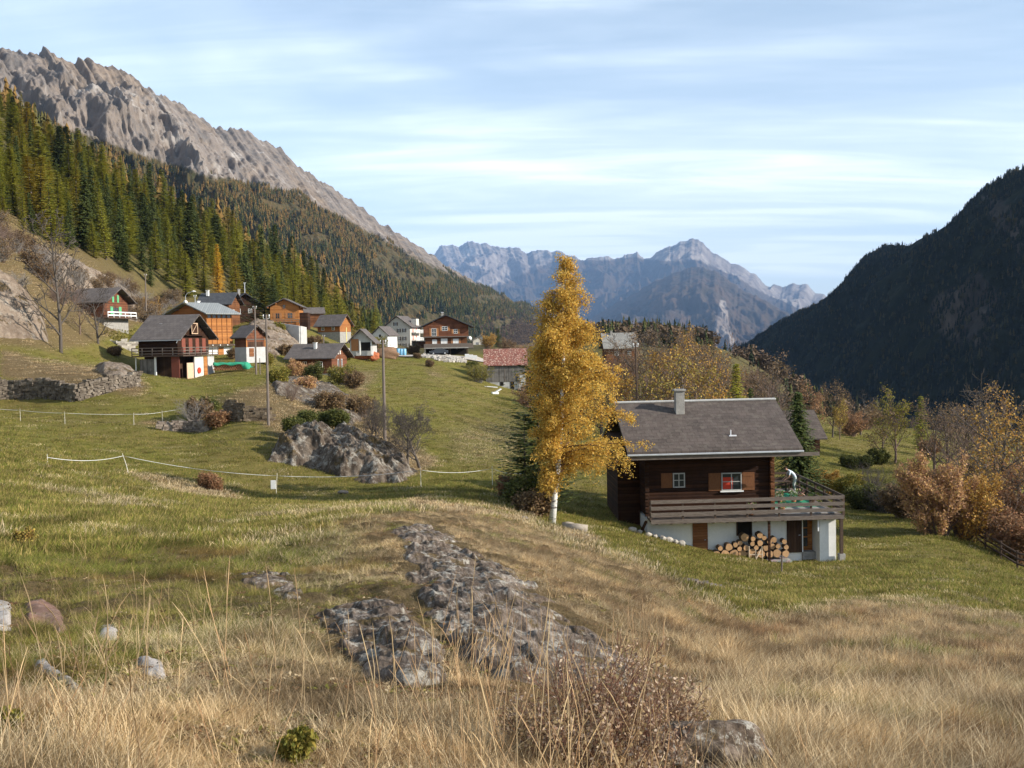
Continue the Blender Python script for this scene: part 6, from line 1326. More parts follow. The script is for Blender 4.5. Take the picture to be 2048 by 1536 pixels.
dl = py - np.interp(px, TREEL[:, 0], TREEL[:, 1]); u = gN.random(len(p)) + .35 * fbm(p[:, 0] * .01, p[:, 2] * .02, 3, 4)
idx = np.where(u < .52, gN.integers(0, 2, len(p)), np.where(u < .66, 2, 3)); idx = np.where((dl < 60) & (gN.random(len(p)) < .55), 3, idx); idx = np.where((px > 900) & (gN.random(len(p)) < smooth(880, 1040, px) * smooth(600, 660, py)), 4, idx); idx = np.where((px > 800) & (idx == 3) & (gN.random(len(p)) < .6), 2, idx)
wood('mountain_forest', 'dense spruce and golden larch forest covering the mountain flank', p, gN.uniform(9, 17, len(p)) * np.where(idx == 4, .6, 1) * np.where(dl < 50, .75, 1), idx)
p, px, py = on_surface(M4, 42000, lambda p, px, py: (px > 1440) & (px < 2300) & (py < 830) & (fbm(p[:, 1] * .012, p[:, 2] * .02, 3, 24) < .25))
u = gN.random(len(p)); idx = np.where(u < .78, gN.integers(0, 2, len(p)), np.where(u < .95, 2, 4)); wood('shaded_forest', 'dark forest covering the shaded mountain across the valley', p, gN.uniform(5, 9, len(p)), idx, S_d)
# back part of the hillside forest and wooded valley side
n = 5200; px = gN.uniform(-200, 1000, n); Y = gN.uniform(330, 1250, n); a_, _ = ray(px, 600 + 0 * px); x = a_ * Y; z = T(x, Y); idx = np.where(gN.random(n) < .5, gN.integers(0, 2, n), np.where(gN.random(n) < .6, 2, 3))
k = (Y > 330 + 150 * (px < 700)) & ((px < 760) | (Y > 520)); wood('hillside_forest', 'rest of the conifer forest further up the hillside', np.stack([x, Y, z], 1)[k], gN.uniform(9, 15, n)[k] * np.where(px > 650, .7, 1)[k], idx[k])
n = 5200; px = gN.uniform(1130, 2300, n); Y = gN.uniform(240, 1300, n); a_, _ = ray(px, 750 + 0 * px); x = a_ * Y; z = T(x, Y); u = gN.random(n); idx = np.where(u < .4, gN.integers(0, 2, n), np.where(u < .7, 4, 2)); k = ((px < 1430) & (Y > 400) & (Y < 560)) | ((Y > 320) & (px > 1450) & (fbm(x * .02, Y * .02, 2, 3) > -.05) & ~((px > 1600) & (px < 1760) & (Y > 500)))
wood('valley_wood', 'mixed trees on the wooded rise and down the valley side', np.stack([x, Y, z], 1)[k], gN.uniform(6, 11, n)[k], idx[k])
if far_pts:
    fp_ = np.array(far_pts); wood('upper_forest', 'scattered larches along the top of the hillside forest', fp_[:, :3], 15 * fp_[:, 4], np.where(fp_[:, 3] < 5, 0, 3))

# ---- bare and autumn trees
def place(kind, px, Y, H_, label, py=None, **kw):
    return None
BT = [decid(101, 1, .014, 4, kids=(13, 5, 4, 3), ang=.85, up=.06, first=.28, taper=.42, leafd=2), decid(102, 1, .022, 3, kids=(9, 6, 5, 3), ang=.8, up=.10, first=.25, taper=.55, leafd=6), decid(103, 1, .022, 3, kids=(8, 6, 5, 3), ang=.75, up=.14, first=.3, taper=.55, leafd=6)]
FT = [decid(111, 1, .028, 4, kids=(8, 7, 6, 4), ang=.85, up=.10, wob=.34, first=.38, taper=.60, leafd=1), decid(112, 1, .028, 4, kids=(7, 7, 6, 4), ang=.9, up=.09, wob=.36, first=.34, taper=.64, leafd=1)]
SH = [decid(121, 1, .012, 2, stems=11, kids=(7, 6), ang=.6, up=.10, first=.15, taper=.5, leafd=7), decid(122, 1, .012, 2, stems=14, kids=(7, 5), ang=.65, up=.05, first=.1, taper=.5, leafd=7)]
_cache = {}
def inst(base, key, loc, H_, name, label, cat, leaf, wood, lsize, per, jit, group=None, wide=1.0):
    k = (key, leaf, wood.name, round(lsize / H_, 3), per)
    if k not in _cache:
        mb, lv = base; tm = mb.mesh('trunk', True); tm.materials.append(wood); cm = None
        if leaf: cm = lv.mesh('crown', lsize / H_, len(_cache), jit / H_, .65, per=per); cm.materials.append(LM[leaf])
        _cache[k] = (tm, cm)
    tm, cm = _cache[k]; e = empty(name, loc, random.uniform(0, 6.28), label, cat, group); e.scale = (H_ * wide, H_ * wide, H_)
    t_ = bpy.data.objects.new('trunk', tm); C.objects.link(t_); t_.parent = e
    if cm: c_ = bpy.data.objects.new('crown', cm); C.objects.link(c_); c_.parent = e
    return e
def tr(i, px, Y, H_, label, leaf=None, wood=BRK, ls=.12, per=2, name='autumn_tree', group=None, wide=1.0, dz=0): return inst(BT[i], 'b%d' % i, G(px, Y) + Vector((0, 0, dz)), H_, name, label, 'tree', leaf, wood, ls, per, .25, group, wide)
def sh(i, px, Y, H_, label, leaf=None, wood=BRKP, ls=.08, per=2, name='bush', group=None, wide=1.2): return inst(SH[i], 's%d' % i, G(px, Y), H_, name, label, 'bush', leaf, wood, ls, per, .12, group, wide)
tr(0, 121, 130, 17.8, 'tall slender bare tree on the slope above the stone wall', None, BRK, name='bare_tree', wide=.85)
tr(1, 196, 150, 9.0, 'smaller bare tree in front of the green shuttered chalet', None, BRK, name='bare_tree')
tr(2, 160, 148, 6.5, 'twiggy bare tree between the tall bare tree and the green shuttered chalet', None, BRKP, name='bare_tree')
inst(FT[0], 'f0', G(815, 72), 4.6, 'fruit_tree', 'gnarled bare fruit tree closest to the grey pole', 'tree', None, BRK, .1, 1, .1)
inst(FT[1], 'f1', G(843, 71), 3.9, 'fruit_tree', 'bare fruit tree with one long branch reaching over the meadow', 'tree', None, BRK, .1, 1, .1, None, 1.15)
inst(FT[1], 'f1', G(737, 82), 3.8, 'fruit_tree', 'slim bare fruit tree on the knoll left of the grey pole', 'tree', None, BRK, .1, 1, .1, None, .8)
inst(FT[0], 'f0', G(752, 81), 3.5, 'fruit_tree', 'bare fruit tree directly beside the grey pole on the knoll', 'tree', None, BRK, .1, 1, .1, None, .9)
GB = 'autumn trees behind the main chalet'
for i, (px, Y, H_, leaf, lab) in enumerate(((1205, 112, 9, 'brown', 'brown leaved tree just behind the birch crown'), (1235, 100, 8, 'gold', 'small golden tree beside the dark thin pole'), (1262, 130, 12, None, 'bare tree rising behind the dark thin pole'), (1292, 118, 11.5, 'brown', 'tall brown twiggy tree behind the chimney'),
        (1318, 98, 8.5, 'yellow', 'yellow leaved tree just left of the chimney'), (1345, 108, 11.5, 'gold', 'golden leaved tree rising above the chimney'), (1370, 125, 12.5, 'brown', 'sparse brown tree behind the golden one over the chimney'), (1392, 98, 9.5, 'yellow', 'bright yellow leaved tree right of the chimney'),
        (1418, 112, 11, 'gold', 'thinly leaved golden tree left of the larch'), (1440, 128, 11.5, None, 'bare purple brown tree left of the larch'), (1335, 140, 13.5, None, 'tall bare tree above the golden trees'), (1405, 142, 12.5, 'brown', 'hazy brown tree furthest back in the group'),
        (1448, 96, 6.5, 'gold', 'small golden tree at the foot of the larch'), (1252, 150, 11, 'brown', 'brown tree below the pale roofed house'), (1222, 135, 9, None, 'bare tree below the pale roofed house'))):
    tr(1 + i % 2, px, Y, H_ * 1.05, lab, leaf, (BRK, BRKP)[i % 2], .11, 1, name='autumn_tree' if leaf else 'bare_tree')
for i, (px, Y, H_, leaf, w_, lab) in enumerate(((1535, 118, 9.5, None, 1.1, 'grey brown bare tree behind the tall spruce'), (1560, 125, 9, None, 1.0, 'bare tree between the grey tree and the spruce'), (1622, 140, 7.5, 'rust', 1, 'rusty tree above the brown grey roof'), (1664, 150, 8, 'brown', .8, 'pale brown poplar like tree right of the spruce'), (1680, 148, 5.5, 'yellow', .7, 'small yellowish tree beside the pale brown one'),
        (1720, 165, 7, None, 1.2, 'low bare grey tree in the gap of the meadow'), (1790, 122, 8.6, 'ygreen', .95, 'olive tree with a straight trunk standing alone on the meadow'), (1765, 128, 6.5, 'brown', 1.0, 'brown twiggy tree just left of the lone olive tree'),
        (1870, 112, 7.5, None, 1.2, 'bare grey tree between the lone tree and the yellow one'), (1900, 120, 8.5, 'brown', 1.2, 'brown tree behind the rosy bush'), (1935, 105, 8.0, None, 1.2, 'pale bare tree left of the yellow tree'),
        (1990, 80, 10.2, 'gold', 1.1, 'large yellow leaved tree at the right hand side of the lawn'), (2035, 88, 11.5, 'gold', 1.1, 'golden tree cut by the right edge of the view'), (2015, 100, 13, None, 1.1, 'tall bare tree behind the golden ones at the right edge'), (1960, 110, 11, 'brown', 1.2, 'brown tree behind the pale bare one'), (2050, 74, 7, 'rust', 1.2, 'rusty tree behind the rail fence'), (1915, 92, 6.0, None, 1.3, 'low grey twiggy tree behind the rosy bush'))):
    tr(1 + (i + 1) % 2, px, Y, H_ * 1.05, lab, leaf, (BRKP, BRK)[i % 2], .11, 1, name='autumn_tree' if leaf else 'bare_tree', wide=w_)
sh(0, 1880, 69, 5.8, 'big round rosy orange bush at the edge of the lawn', 'pink', BRKP, .085, 5, wide=.95, name='large_bush')
sh(1, 1925, 70, 4.6, 'orange bush merging with the big rosy one near the rail fence', 'gold', BRKP, .085, 3, wide=1.0, name='large_bush')
for i, (px, Y, H_, leaf, lab) in enumerate(((1700, 92, 2.6, 'ygreen', 'yellow green shrub just right of the terrace'), (1725, 88, 1.9, 'green', 'dark green shrub below the terrace railing corner'), (1750, 86, 2.2, 'green', 'dark shrub in the middle of the hedge right of the terrace'), (1772, 84, 2.8, None, 'bare twiggy shrub at the left foot of the rosy bush'), (1800, 80, 3.0, 'brown', 'brown shrub touching the rosy bush'), (1742, 98, 3.0, None, 'small bare tree like shrub above the dark hedge'),
        (1760, 120, 1.9, 'green', 'round dark bush on the upper meadow'), (1700, 115, 1.3, 'green', 'low green bush row on the upper meadow'), (1728, 116, 1.4, 'green', 'low green bush beside the round dark one'),
        (2000, 76, 4.5, 'rust', 'rusty thicket behind the rail fence'), (2030, 70, 4.5, None, 'bare purple thicket at the end of the rail fence'), (1965, 80, 4, None, 'bare thicket between the orange bush and the fence'), (1940, 84, 4.5, 'brown', 'brown thicket behind the orange bush'), (2055, 66, 3.5, 'rust', 'russet thicket at the right edge below the golden tree'),
        (1660, 95, 2.2, 'gold', 'small golden shrub right of the spruce'), (1835, 84, 2.2, 'ygreen', 'low yellow green shrub left of the rosy bush'))):
    sh(i % 2, px, Y, H_, lab, leaf, (BRKP, BRK)[i % 2], .075, 4, name='shrub')
# bare and brown trees filling the slope towards the valley
rv2 = random.Random(31)
for i in range(20):
    if i < 17: px = rv2.uniform(1255, 1540); Y = rv2.uniform(118, 200); H_ = rv2.uniform(8, 12)
    else: px = rv2.uniform(1850, 2070); Y = rv2.uniform(92, 150); H_ = rv2.uniform(6.5, 10)
    lf_ = (None, 'brown', 'rust', None, 'brown')[i % 5]
    tr(1 + i % 2, px, Y, H_, 'bare brown twiggy tree in the woods on the slope towards the valley' if lf_ is None else 'thinly leaved brown tree in the woods on the slope towards the valley', lf_, (BRKP, BRK)[i % 2], .10, 1, name='bare_tree' if lf_ is None else 'autumn_tree', group='bare trees on the valley slope' if lf_ is None else 'brown leaved trees on the valley slope', wide=1.1)
for i in range(9):
    px = rv2.uniform(1655, 2060); Y = rv2.uniform(150, 230) if px < 1850 else rv2.uniform(80, 150)
    sh(i % 2, px, Y, rv2.uniform(2.0, 4.2), 'low brown thicket on the slope towards the valley', ('brown', None, 'rust')[i % 3], BRKP, .1, 1, group='brown thickets on the valley slope', name='thicket')
for i, (px_, Y, H_, lf_, lab) in enumerate(((1312, 150, 9, 'spruce', 'dark spruce between the brown trees behind the chimney'), (1352, 165, 10, 'larch', 'green larch rising behind the golden tree over the chimney'), (1392, 150, 8.5, 'spruce', 'small dark spruce behind the yellow tree right of the chimney'), (1432, 170, 10, 'larch', 'hazy green larch left of the pointed larch'), (1552, 110, 6.5, 'spruce', 'small dark spruce behind the ridge end of the main chalet'), (1842, 150, 8, 'larch', 'olive larch at the far end of the meadow'))):
    conifer_obj('larch_tree' if lf_ == 'larch' else 'spruce_tree', lab, G(px_, Y), conifer(300 + i, H_, H_ * .2, .35, 1.1, .25, .05, .12, .85), lf_)
# left side thickets
GT = 'bare brown bushes on the rocky slope'
rb = random.Random(5)
for i in range(64):
    px = rb.uniform(-30, 350); y0 = np.interp(px, [-30, 60, 120, 215, 350], [148, 150, 160, 190, 222]); Y = y0 + rb.uniform(-8, 28)
    sh(i % 2, px, Y, rb.uniform(2.4, 4.8), 'bare brown bush on the rocky slope below the forest', None if i % 3 else 'brown', (BRKP, BRKL)[i % 2], .09, 1, group=GT)
for i, (px, Y, H_, leaf, lab) in enumerate(((300, 212, 5.5, 'gold', 'golden orange bush beside the thin pole on the slope'), (325, 222, 4.5, 'ygreen', 'olive bush between the golden bush and the orange chalet'), (350, 232, 5.0, 'yellow', 'yellowish bush behind the orange chalet roof'), (275, 215, 5, None, 'bare dark bush above the green shuttered chalet'), (255, 218, 4.5, 'brown', 'brown bush at the top of the pale rock slab'), (375, 236, 4.5, 'green', 'green bush behind the street lamp'),
        (592, 146, 2.6, 'pink', 'rosy brown bush in front of the small chalet wall'), (612, 148, 2.2, 'rust', 'rusty bush under the roof of the small chalet'), (628, 142, 2.6, 'green', 'narrow green shrub in front of the small chalet'), (684, 138, 2.9, 'ygreen', 'yellow green bush at the front corner of the small chalet'), (706, 132, 2.4, 'brown', 'brown bush beside the yellow green one below the small chalet'),
        (386, 86, 2.3, None, 'grey twiggy bush left of the tumbled stone wall'), (402, 87, 1.8, 'brown', 'brown bush in front of the tumbled stone wall'), (436, 82.5, 1.2, 'rust', 'low russet bush by the foot of the tumbled wall'), (418, 88, 1.3, 'green', 'small green bush against the tumbled wall'),
        (958, 208, 4.0, 'ygreen', 'yellow green tree like bush left of the grey barn'), (1062, 226, 4, 'rust', 'reddish bush behind the right corner of the grey barn'), (1040, 250, 5, 'rust', 'reddish tree like bush above the red roof'), (1015, 262, 5, 'brown', 'brown bush above the grey barn roof'), (1075, 190, 5.5, 'brown', 'brown bush between the grey barn and the birch'), (1088, 160, 6.5, 'gold', 'orange bush close behind the birch crown'), (1060, 170, 4, 'rust', 'rusty bush at the right of the grey barn base'),
        (975, 290, 4.5, 'gold', 'small golden bush right of the big chalet'), (1030, 56.8, 1.3, 'rust', 'low russet bush at the edge of the birch shadow'), (1052, 54, 2.0, 'green', 'dark green undergrowth beside the birch foot'), (1070, 52.5, 1.3, 'brown', 'brown undergrowth in front of the dark pines'),
        (580, 93, 1.9, None, 'bare bush on the knoll behind the big outcrop'), (660, 95, 2.0, 'brown', 'brown bush on the knoll between the pole and the chalet'), (555, 100, 1.7, 'ygreen', 'mossy green bush on top of the knoll'), (720, 98, 2.2, 'brown', 'brown bush left of the bare fruit trees'), (745, 92, 2.4, None, 'bare bush among the fruit trees on the knoll'),
        (610, 105, 1.6, 'pink', 'rosy bush near the top of the stony bank'), (1290, 60.5, .9, 'brown', 'dark undergrowth at the shaded corner of the chalet'))):
    sh(i % 2, px, Y, H_, lab, leaf, (BRKP, BRKL)[i % 2], .075, 2, name='shrub')
for i, (px, Y, H_, leaf, lab) in enumerate(((560, 196, 2.2, 'ygreen', 'olive bush at the left end of the white terrace wall'), (625, 205, 2.6, 'brown', 'brown bush right of the white terrace wall'), (650, 212, 2.0, 'green', 'green garden shrub below the brown house'), (690, 206, 1.8, 'ygreen', 'yellow green shrub in front of the garage'), (745, 240, 2.6, 'brown', 'brown shrub between the garage and the white house'), (800, 262, 2.6, None, 'bare shrub in front of the apartment building'), (826, 255, 3.0, 'brown', 'brown shrub at the left wall of the big chalet'), (470, 165, 1.6, 'brown', 'low brown bush beside the small shed'), (545, 170, 2.2, None, 'bare bush on the rocky knoll below the upper orange chalet'), (575, 180, 2.0, 'brown', 'brown bush on the rocky knoll below the upper orange chalet'), (535, 160, 1.6, 'ygreen', 'olive bush at the foot of the rocky knoll'), (835, 228, 1.0, 'brown', 'low brown tuft on the grassy bank below the road'), (860, 215, 1.4, 'brown', 'brown brush on the bank below the rubble'), (945, 225, 1.8, 'green', 'green shrub beside the white crates'), (720, 262, 4.5, 'yellow', 'yellow tree like shrub at the edge of the forest behind the garage'), (752, 268, 4.0, 'ygreen', 'olive shrub at the end of the forest left of the white house'), (300, 176, 2.0, 'brown', 'brown bush above the roof of the old barn'), (228, 148, 1.2, 'brown', 'low brown brush on the bank below the pale retaining wall'))):
    sh(i % 2, px, Y, H_, lab, leaf, (BRKP, BRKL)[i % 2], .08, 3, name='shrub')
# dark junipers on the outcrop
for i, (px, py_, Y, H_, lab) in enumerate(((585, 862, 74, 1.5, 'dark juniper on the left shoulder of the big outcrop'), (618, 845, 76, 1.2, 'low dark juniper on top of the big outcrop'), (680, 852, 77, 1.9, 'larger dark juniper on top of the big outcrop'), (655, 848, 78, 1.3, 'small dark juniper behind the top of the outcrop'))):
    e = sh(i % 2, px, Y, H_ * .6, lab, 'green', BRKP, .06, 4, name='juniper', wide=1.3); e.location.z = P(px, py_, Y).z
sh(1, 417, 55, .75, 'russet dried clump in the meadow below the near fence tape', 'rust', BRKP, .05, 3, name='shrub', wide=.9); sh(0, 428, 54.6, .55, 'smaller russet clump right beside the first one', 'rust', BRKP, .05, 3, name='shrub', wide=.9)
# clipped hedge by the green shuttered chalet
def hedge(name, label, px0, px1, Y, H_, D_, leaf, base_py):
    a = P(px0, base_py, Y); b = P(px1, base_py, Y); n = int((b - a).length * D_ * H_ * 60); g = np.random.default_rng(5); lv = Leaves(); d = b - a
    for _ in range(n): t, y_, z_ = g.random(3); lv.p.append((d.x * t, y_ * D_, z_ * H_ + .1 * math.sin(t * 15)))
    me = lv.mesh('foliage', .13, 3, .04); me.materials.append(LM[leaf]); o = bpy.data.objects.new(name, me); C.objects.link(o); o.location = a; return tag(o, label, 'hedge')
hedge('hedge', 'clipped yellow green hedge on the pale retaining wall', 206, 272, 160, 1.9, 1.0, 'ygreen', 686)
# ================================================================ grass
def tuft(seed, n, rad, h0, h1, wd, lean, curl, spread=1.0, wind=(.25, -.05)):
    g = np.random.default_rng(seed); V = []; Q = []
    for i in range(n):
        a = g.uniform(0, 6.283); r = rad * g.random() ** .6; bx, by = r * math.cos(a), r * math.sin(a); h = g.uniform(h0, h1); la = g.uniform(.1, 1) * lean; da = a + g.normal(0, .8); dx, dy = math.cos(da) * la * spread + wind[0] * g.uniform(.3, 1.2), math.sin(da) * la * spread + wind[1]
        wa = g.uniform(0, 3.14); wx, wy = math.cos(wa), math.sin(wa); b = len(V); K = 4
        for k in range(K):
            t = k / (K - 1); x = bx + dx * h * t ** 1.6; y = by + dy * h * t ** 1.6; z = h * (t - curl * la * t * t) - .02; w_ = wd * (1 - .85 * t) * .5
            V += [(x - wx * w_, y - wy * w_, z), (x + wx * w_, y + wy * w_, z)]
        for k in range(K - 1): Q.append((b + 2 * k, b + 2 * k + 1, b + 2 * k + 3, b + 2 * k + 2))
    return mesh_np('tuft', np.array(V), np.array(Q))
def grassmat(name, green, dryc):
    m = Mat(name, .8, .15); g = m.n('ShaderNodeNewGeometry'); r = g.outputs['Random Per Island']; a = m.attr('dry', 'INSTANCER').outputs['Fac']; tn = m.attr('tone', 'INSTANCER').outputs['Fac']; ru = m.attr('rus', 'INSTANCER').outputs['Fac']
    def rp(cols): 
        n = len(cols); return m.ramp(r, [((i + .1) / n, c_) for i, c_ in enumerate(cols)])
    f = m.rng(m.math('ADD', a, m.math('MULTIPLY', m.math('SUBTRACT', r, .5), .5)), .3, .7); c = m.mix(f, rp(green), rp(dryc)); c = m.mix(ru, c, rp([(.16, .075, .035), (.26, .14, .07), (.10, .055, .03)])); c = m.mix(1.0, c, m.ramp(tn, [(0, (.55, .5, .46)), (.5, (1, .97, .93)), (1, (1.35, 1.25, 1.12))]), 'MULTIPLY'); m.col(c)
    tr_ = m.n('ShaderNodeBsdfTranslucent'); m.l(c, tr_.inputs[0]); mx_ = m.n('ShaderNodeMixShader'); mx_.inputs[0].default_value = .3; m.l(m.b.outputs[0], mx_.inputs[1]); m.l(tr_.outputs[0], mx_.inputs[2]); m.l(mx_.outputs[0], m.o.inputs[0]); return m.m
GM = grassmat('grass_blades', [(.095, .125, .022), (.155, .18, .032), (.22, .215, .05), (.33, .26, .10)], [(.20, .13, .06), (.36, .255, .14), (.53, .41, .24), (.66, .545, .36)])
SRC = [source('a', tuft(1, 34, .10, .12, .30, .0055, 1.0, .25), GM), source('b', tuft(2, 30, .08, .18, .38, .005, .8, .2), GM), source('c', tuft(3, 30, .12, .08, .20, .0055, 1.3, .3), GM), source('d', tuft(4, 22, .06, .25, .52, .0045, .6, .15), GM), source('e', tuft(5, 40, .14, .05, .13, .006, 1.2, .2), GM),
       source('f', tuft(6, 46, .32, .05, .13, .016, .9, .15), GM), source('g', tuft(7, 40, .30, .04, .09, .018, 1.0, .15), GM), source('h', tuft(8, 40, .22, .18, .42, .012, .9, .2), GM)]
def scatter_grass(name, label, n, r0, r1, pw, th=.50, kind='dry'):
    th_ = gN.uniform(-th, th, n); u = gN.random(n); r = np.exp(np.log(r0) + (np.log(r1) - np.log(r0)) * u ** pw); x = np.sin(th_) * r; y = np.cos(th_) * r; z = T(x, y); dry, rk, far = zones(x, y, z); px, py = proj(x, y, z)
    tone = np.clip(.48 + 1.3 * fbm(x * .9, y * .9, 3, 40) + .25 * gN.normal(0, 1, n) * .5, 0, 1); grn = fbm(x * .35, y * .35, 3, 44) + .5 * fbm(x * 1.6, y * 1.6, 2, 47)
    lf = smooth(950, 350, px) * smooth(5, 10, r) * .55 + .25 * smooth(1100, 600, px); dv = np.clip(dry * (1.02 - lf) - .55 * smooth(.12, .42, grn) * dry + .55 * smooth(.0, .35, fbm(x * .22, y * .22, 3, 58)) * smooth(45, 28, r) * smooth(1050, 850, px) * (1 - dry) + .12 * smooth(-.1, .4, fbm(x * .12, y * .12, 3, 50)) * (1 - dry), 0, 1)
    for pol in ROCKPOLYS + [[(1310, 1462), (1400, 1452), (1490, 1470), (1500, 1700), (1300, 1700)]]: rk = np.maximum(rk, smooth(-6, 4, polydist(px, py, pol)) * (r < 40))
    global rus_; rus_ = np.clip(smooth(.12, .38, fbm(x * .55, y * .55, 4, 91)) * (.2 + .38 * dry) + .35 * (gN.random(n) < .07), 0, .7)
    inmid = (polydist(px, py, MIDP) > 4) & (r > 55)
    return x, y, z, r, dry, rk, tone, dv, px, py, inmid
ROCKPOLYS = [ROCKA, ROCKB, ROCKC, [(270,1318),(300,1316),(328,1330),(338,1370),(318,1362),(280,1345)], [(60,1320),(90,1322),(130,1350),(172,1385),(150,1388),(100,1362),(70,1345)], [(-20,1195),(22,1205),(26,1260),(-20,1270)], [(50,1205),(85,1200),(120,1225),(138,1262),(120,1272),(85,1250),(55,1240)], [(200,1252),(232,1248),(240,1280),(198,1280)]]
x, y, z, r, dry, rk, tone, dv, px, py, im = scatter_grass('dry_grass', '', 60000, 2.6, 42, .85)
cl0 = fbm(x * 1.7, y * 1.7, 3, 123) + .5 * fbm(x * .6, y * .6, 2, 124); keep = (gN.random(len(x)) > rk * .72) & ((dry > .25) | (r < 40)) & ~im & ((cl0 > gN.uniform(-.75, .12, len(x))) | (gN.random(len(x)) < .25)); tone = np.clip(tone + .55 * cl0, 0, 1)  # tone follows the clumps; shade between them is put into the colour
tall = fbm(x * .5, y * .5, 3, 61) + .35 * smooth(1000, 1400, px)
q = gN.random(len(x)); idx = np.where(dry > .5, np.where(q < .34, np.where(gN.random(len(x)) < .5, 0, 4), np.where(q < .34 + .28 + .3 * np.clip(tall, 0, 1), 1, np.where(q < .86, 2, np.where(tall > 0.05, 3, 0)))), np.where(q < .5, 4, np.where(q < .85, 2, 0))); idx = np.where(rk > .3, np.where(q < .6, 4, 2), idx)
sc_ = gN.uniform(.7, 1.2, len(x)) * (1 + .25 * np.clip(tall, -.5, 1)) * np.where(dry > .5, 1, .8) * np.where(rk > .3, .45, 1)
idx = np.where((r > 13) & (dry > .5) & (gN.random(len(x)) < .6), 7, idx); sc_ = np.where(idx == 7, sc_ * .85, sc_); hgt = .26 + .22 * smooth(1250, 1500, px) + .22 * (px < 300) * smooth(1400, 1500, py) + .22 * np.clip(fbm(x * .8, y * .8, 2, 66), 0, 1) + .06 * smooth(1450, 1520, py); hgt = np.where((polydist(px, py, ROCKA) > -45) | (polydist(px, py, ROCKB) > -45), .18, hgt); hgt = np.where(dry < .5, 1.0, hgt); sc_ = sc_ * hgt
wide = 1.0 / np.sqrt(hgt)
def put(name, label, k):
    n = k.sum(); rot = np.zeros((n, 3)); rot[:, 0] = gN.normal(0, .12, n); rot[:, 1] = gN.normal(.1, .12, n); rot[:, 2] = gN.uniform(-.9, .9, n) + math.pi * 0
    s3 = np.stack([sc_[k] * wide[k], sc_[k] * wide[k], sc_[k]], 1); scatter(name, label, np.stack([x, y, z], 1)[k], rot, s3, idx[k], SRC, dict(dry=dv[k], tone=tone[k], rus=rus_[k]), 'grass')
put('dry_grass', 'long dry straw coloured grass covering the near slope', keep)
x, y, z, r, dry, rk, tone, dv, px, py, im = scatter_grass('meadow_grass', '', 72000, 9, 240, .85)
keep = ((dry < .75) | (r > 42)) & ~im & (gN.random(len(x)) < .25 + .75 * smooth(8, 24, r)); dv = np.where(r > 42, np.maximum(dv, dry), dv); sc_ = gN.uniform(.7, 1.3, len(x)) * (1 + .012 * (r - 20).clip(0)); q = gN.random(len(x)); idx = np.where(q < .5, 5, 6); cl = fbm(x * .4, y * .4, 3, 71); idx = np.where((cl > .35) & (q < .12) & (r < 80), 7, idx); sc_ = np.where(idx == 7, .55, sc_); dv = np.clip(dv + .4 * (cl > .35), 0, 1)
_x, _y, _z = x, y, z
# keep the grass out of the chalet
lx = (x - 7.22) * math.cos(R(2.5)) + (y - 57) * math.sin(R(2.5)); ly = -(x - 7.22) * math.sin(R(2.5)) + (y - 57) * math.cos(R(2.5)); keep &= ~((lx > -.9) & (lx < 9.4) & (ly > -.6) & (ly < 7)); sz_ = sc_
n = keep.sum(); rot = np.zeros((n, 3)); rot[:, 2] = gN.uniform(0, 6.28, n); scatter('meadow_grass', 'short green meadow grass', np.stack([x, y, z], 1)[keep], rot, np.stack([sc_[keep], sc_[keep], sc_[keep] / (1 + .008 * (r[keep] - 20).clip(0))], 1), idx[keep], SRC, dict(dry=dv[keep], tone=tone[keep], rus=rus_[keep] * .6), 'grass')
# broad leaved weeds and dead leaves between the tufts
def weedmesh(seed, n, L_):
    g = np.random.default_rng(seed); V = []; Q = []
    for i in range(n):
        a = g.uniform(0, 6.283); l_ = L_ * g.uniform(.6, 1.2); e_ = g.uniform(.1, 1.0); d = np.array([math.cos(a) * math.cos(e_), math.sin(a) * math.cos(e_), math.sin(e_)]); w_ = np.array([-math.sin(a), math.cos(a), g.normal(0, .3)]) * l_ * .2; o_ = np.array([g.normal(0, .02), g.normal(0, .02), 0]); b = len(V)
        V += [o_, o_ + d * l_ * .5 + w_, o_ + d * l_ - np.array([0, 0, l_ * .2]), o_ + d * l_ * .5 - w_]; Q.append((b, b + 1, b + 2, b + 3))
    return mesh_np('weed', np.array(V), np.array(Q))
S3 = [source('wa', weedmesh(1, 16, .026), GM), source('wb', weedmesh(2, 10, .035), GM), source('wc', weedmesh(3, 22, .02), GM)]
n = 9000; th_ = gN.uniform(-.48, .48, n); r = np.exp(gN.uniform(math.log(3.0), math.log(26), n)); x = np.sin(th_) * r; y = np.cos(th_) * r; z = T(x, y); dry, rk, far = zones(x, y, z); keep = (fbm(x * .8, y * .8, 3, 201) > -.05); k = keep.sum(); rot = np.zeros((k, 3)); rot[:, 2] = gN.uniform(0, 6.28, k); q = gN.random(k)
s_ = gN.uniform(.5, 1.2, k)[:, None] * np.ones((1, 3)); scatter('weeds', 'small weeds and dead leaves between the grass tufts', (np.stack([x, y, z], 1)[keep] + np.array([0, 0, .03])), rot, s_, gN.integers(0, 3, k), S3, dict(dry=np.where(q < .4, 0, 1.0), tone=gN.uniform(.1, .8, k), rus=np.where(q > .6, .9, .1)), 'weeds')
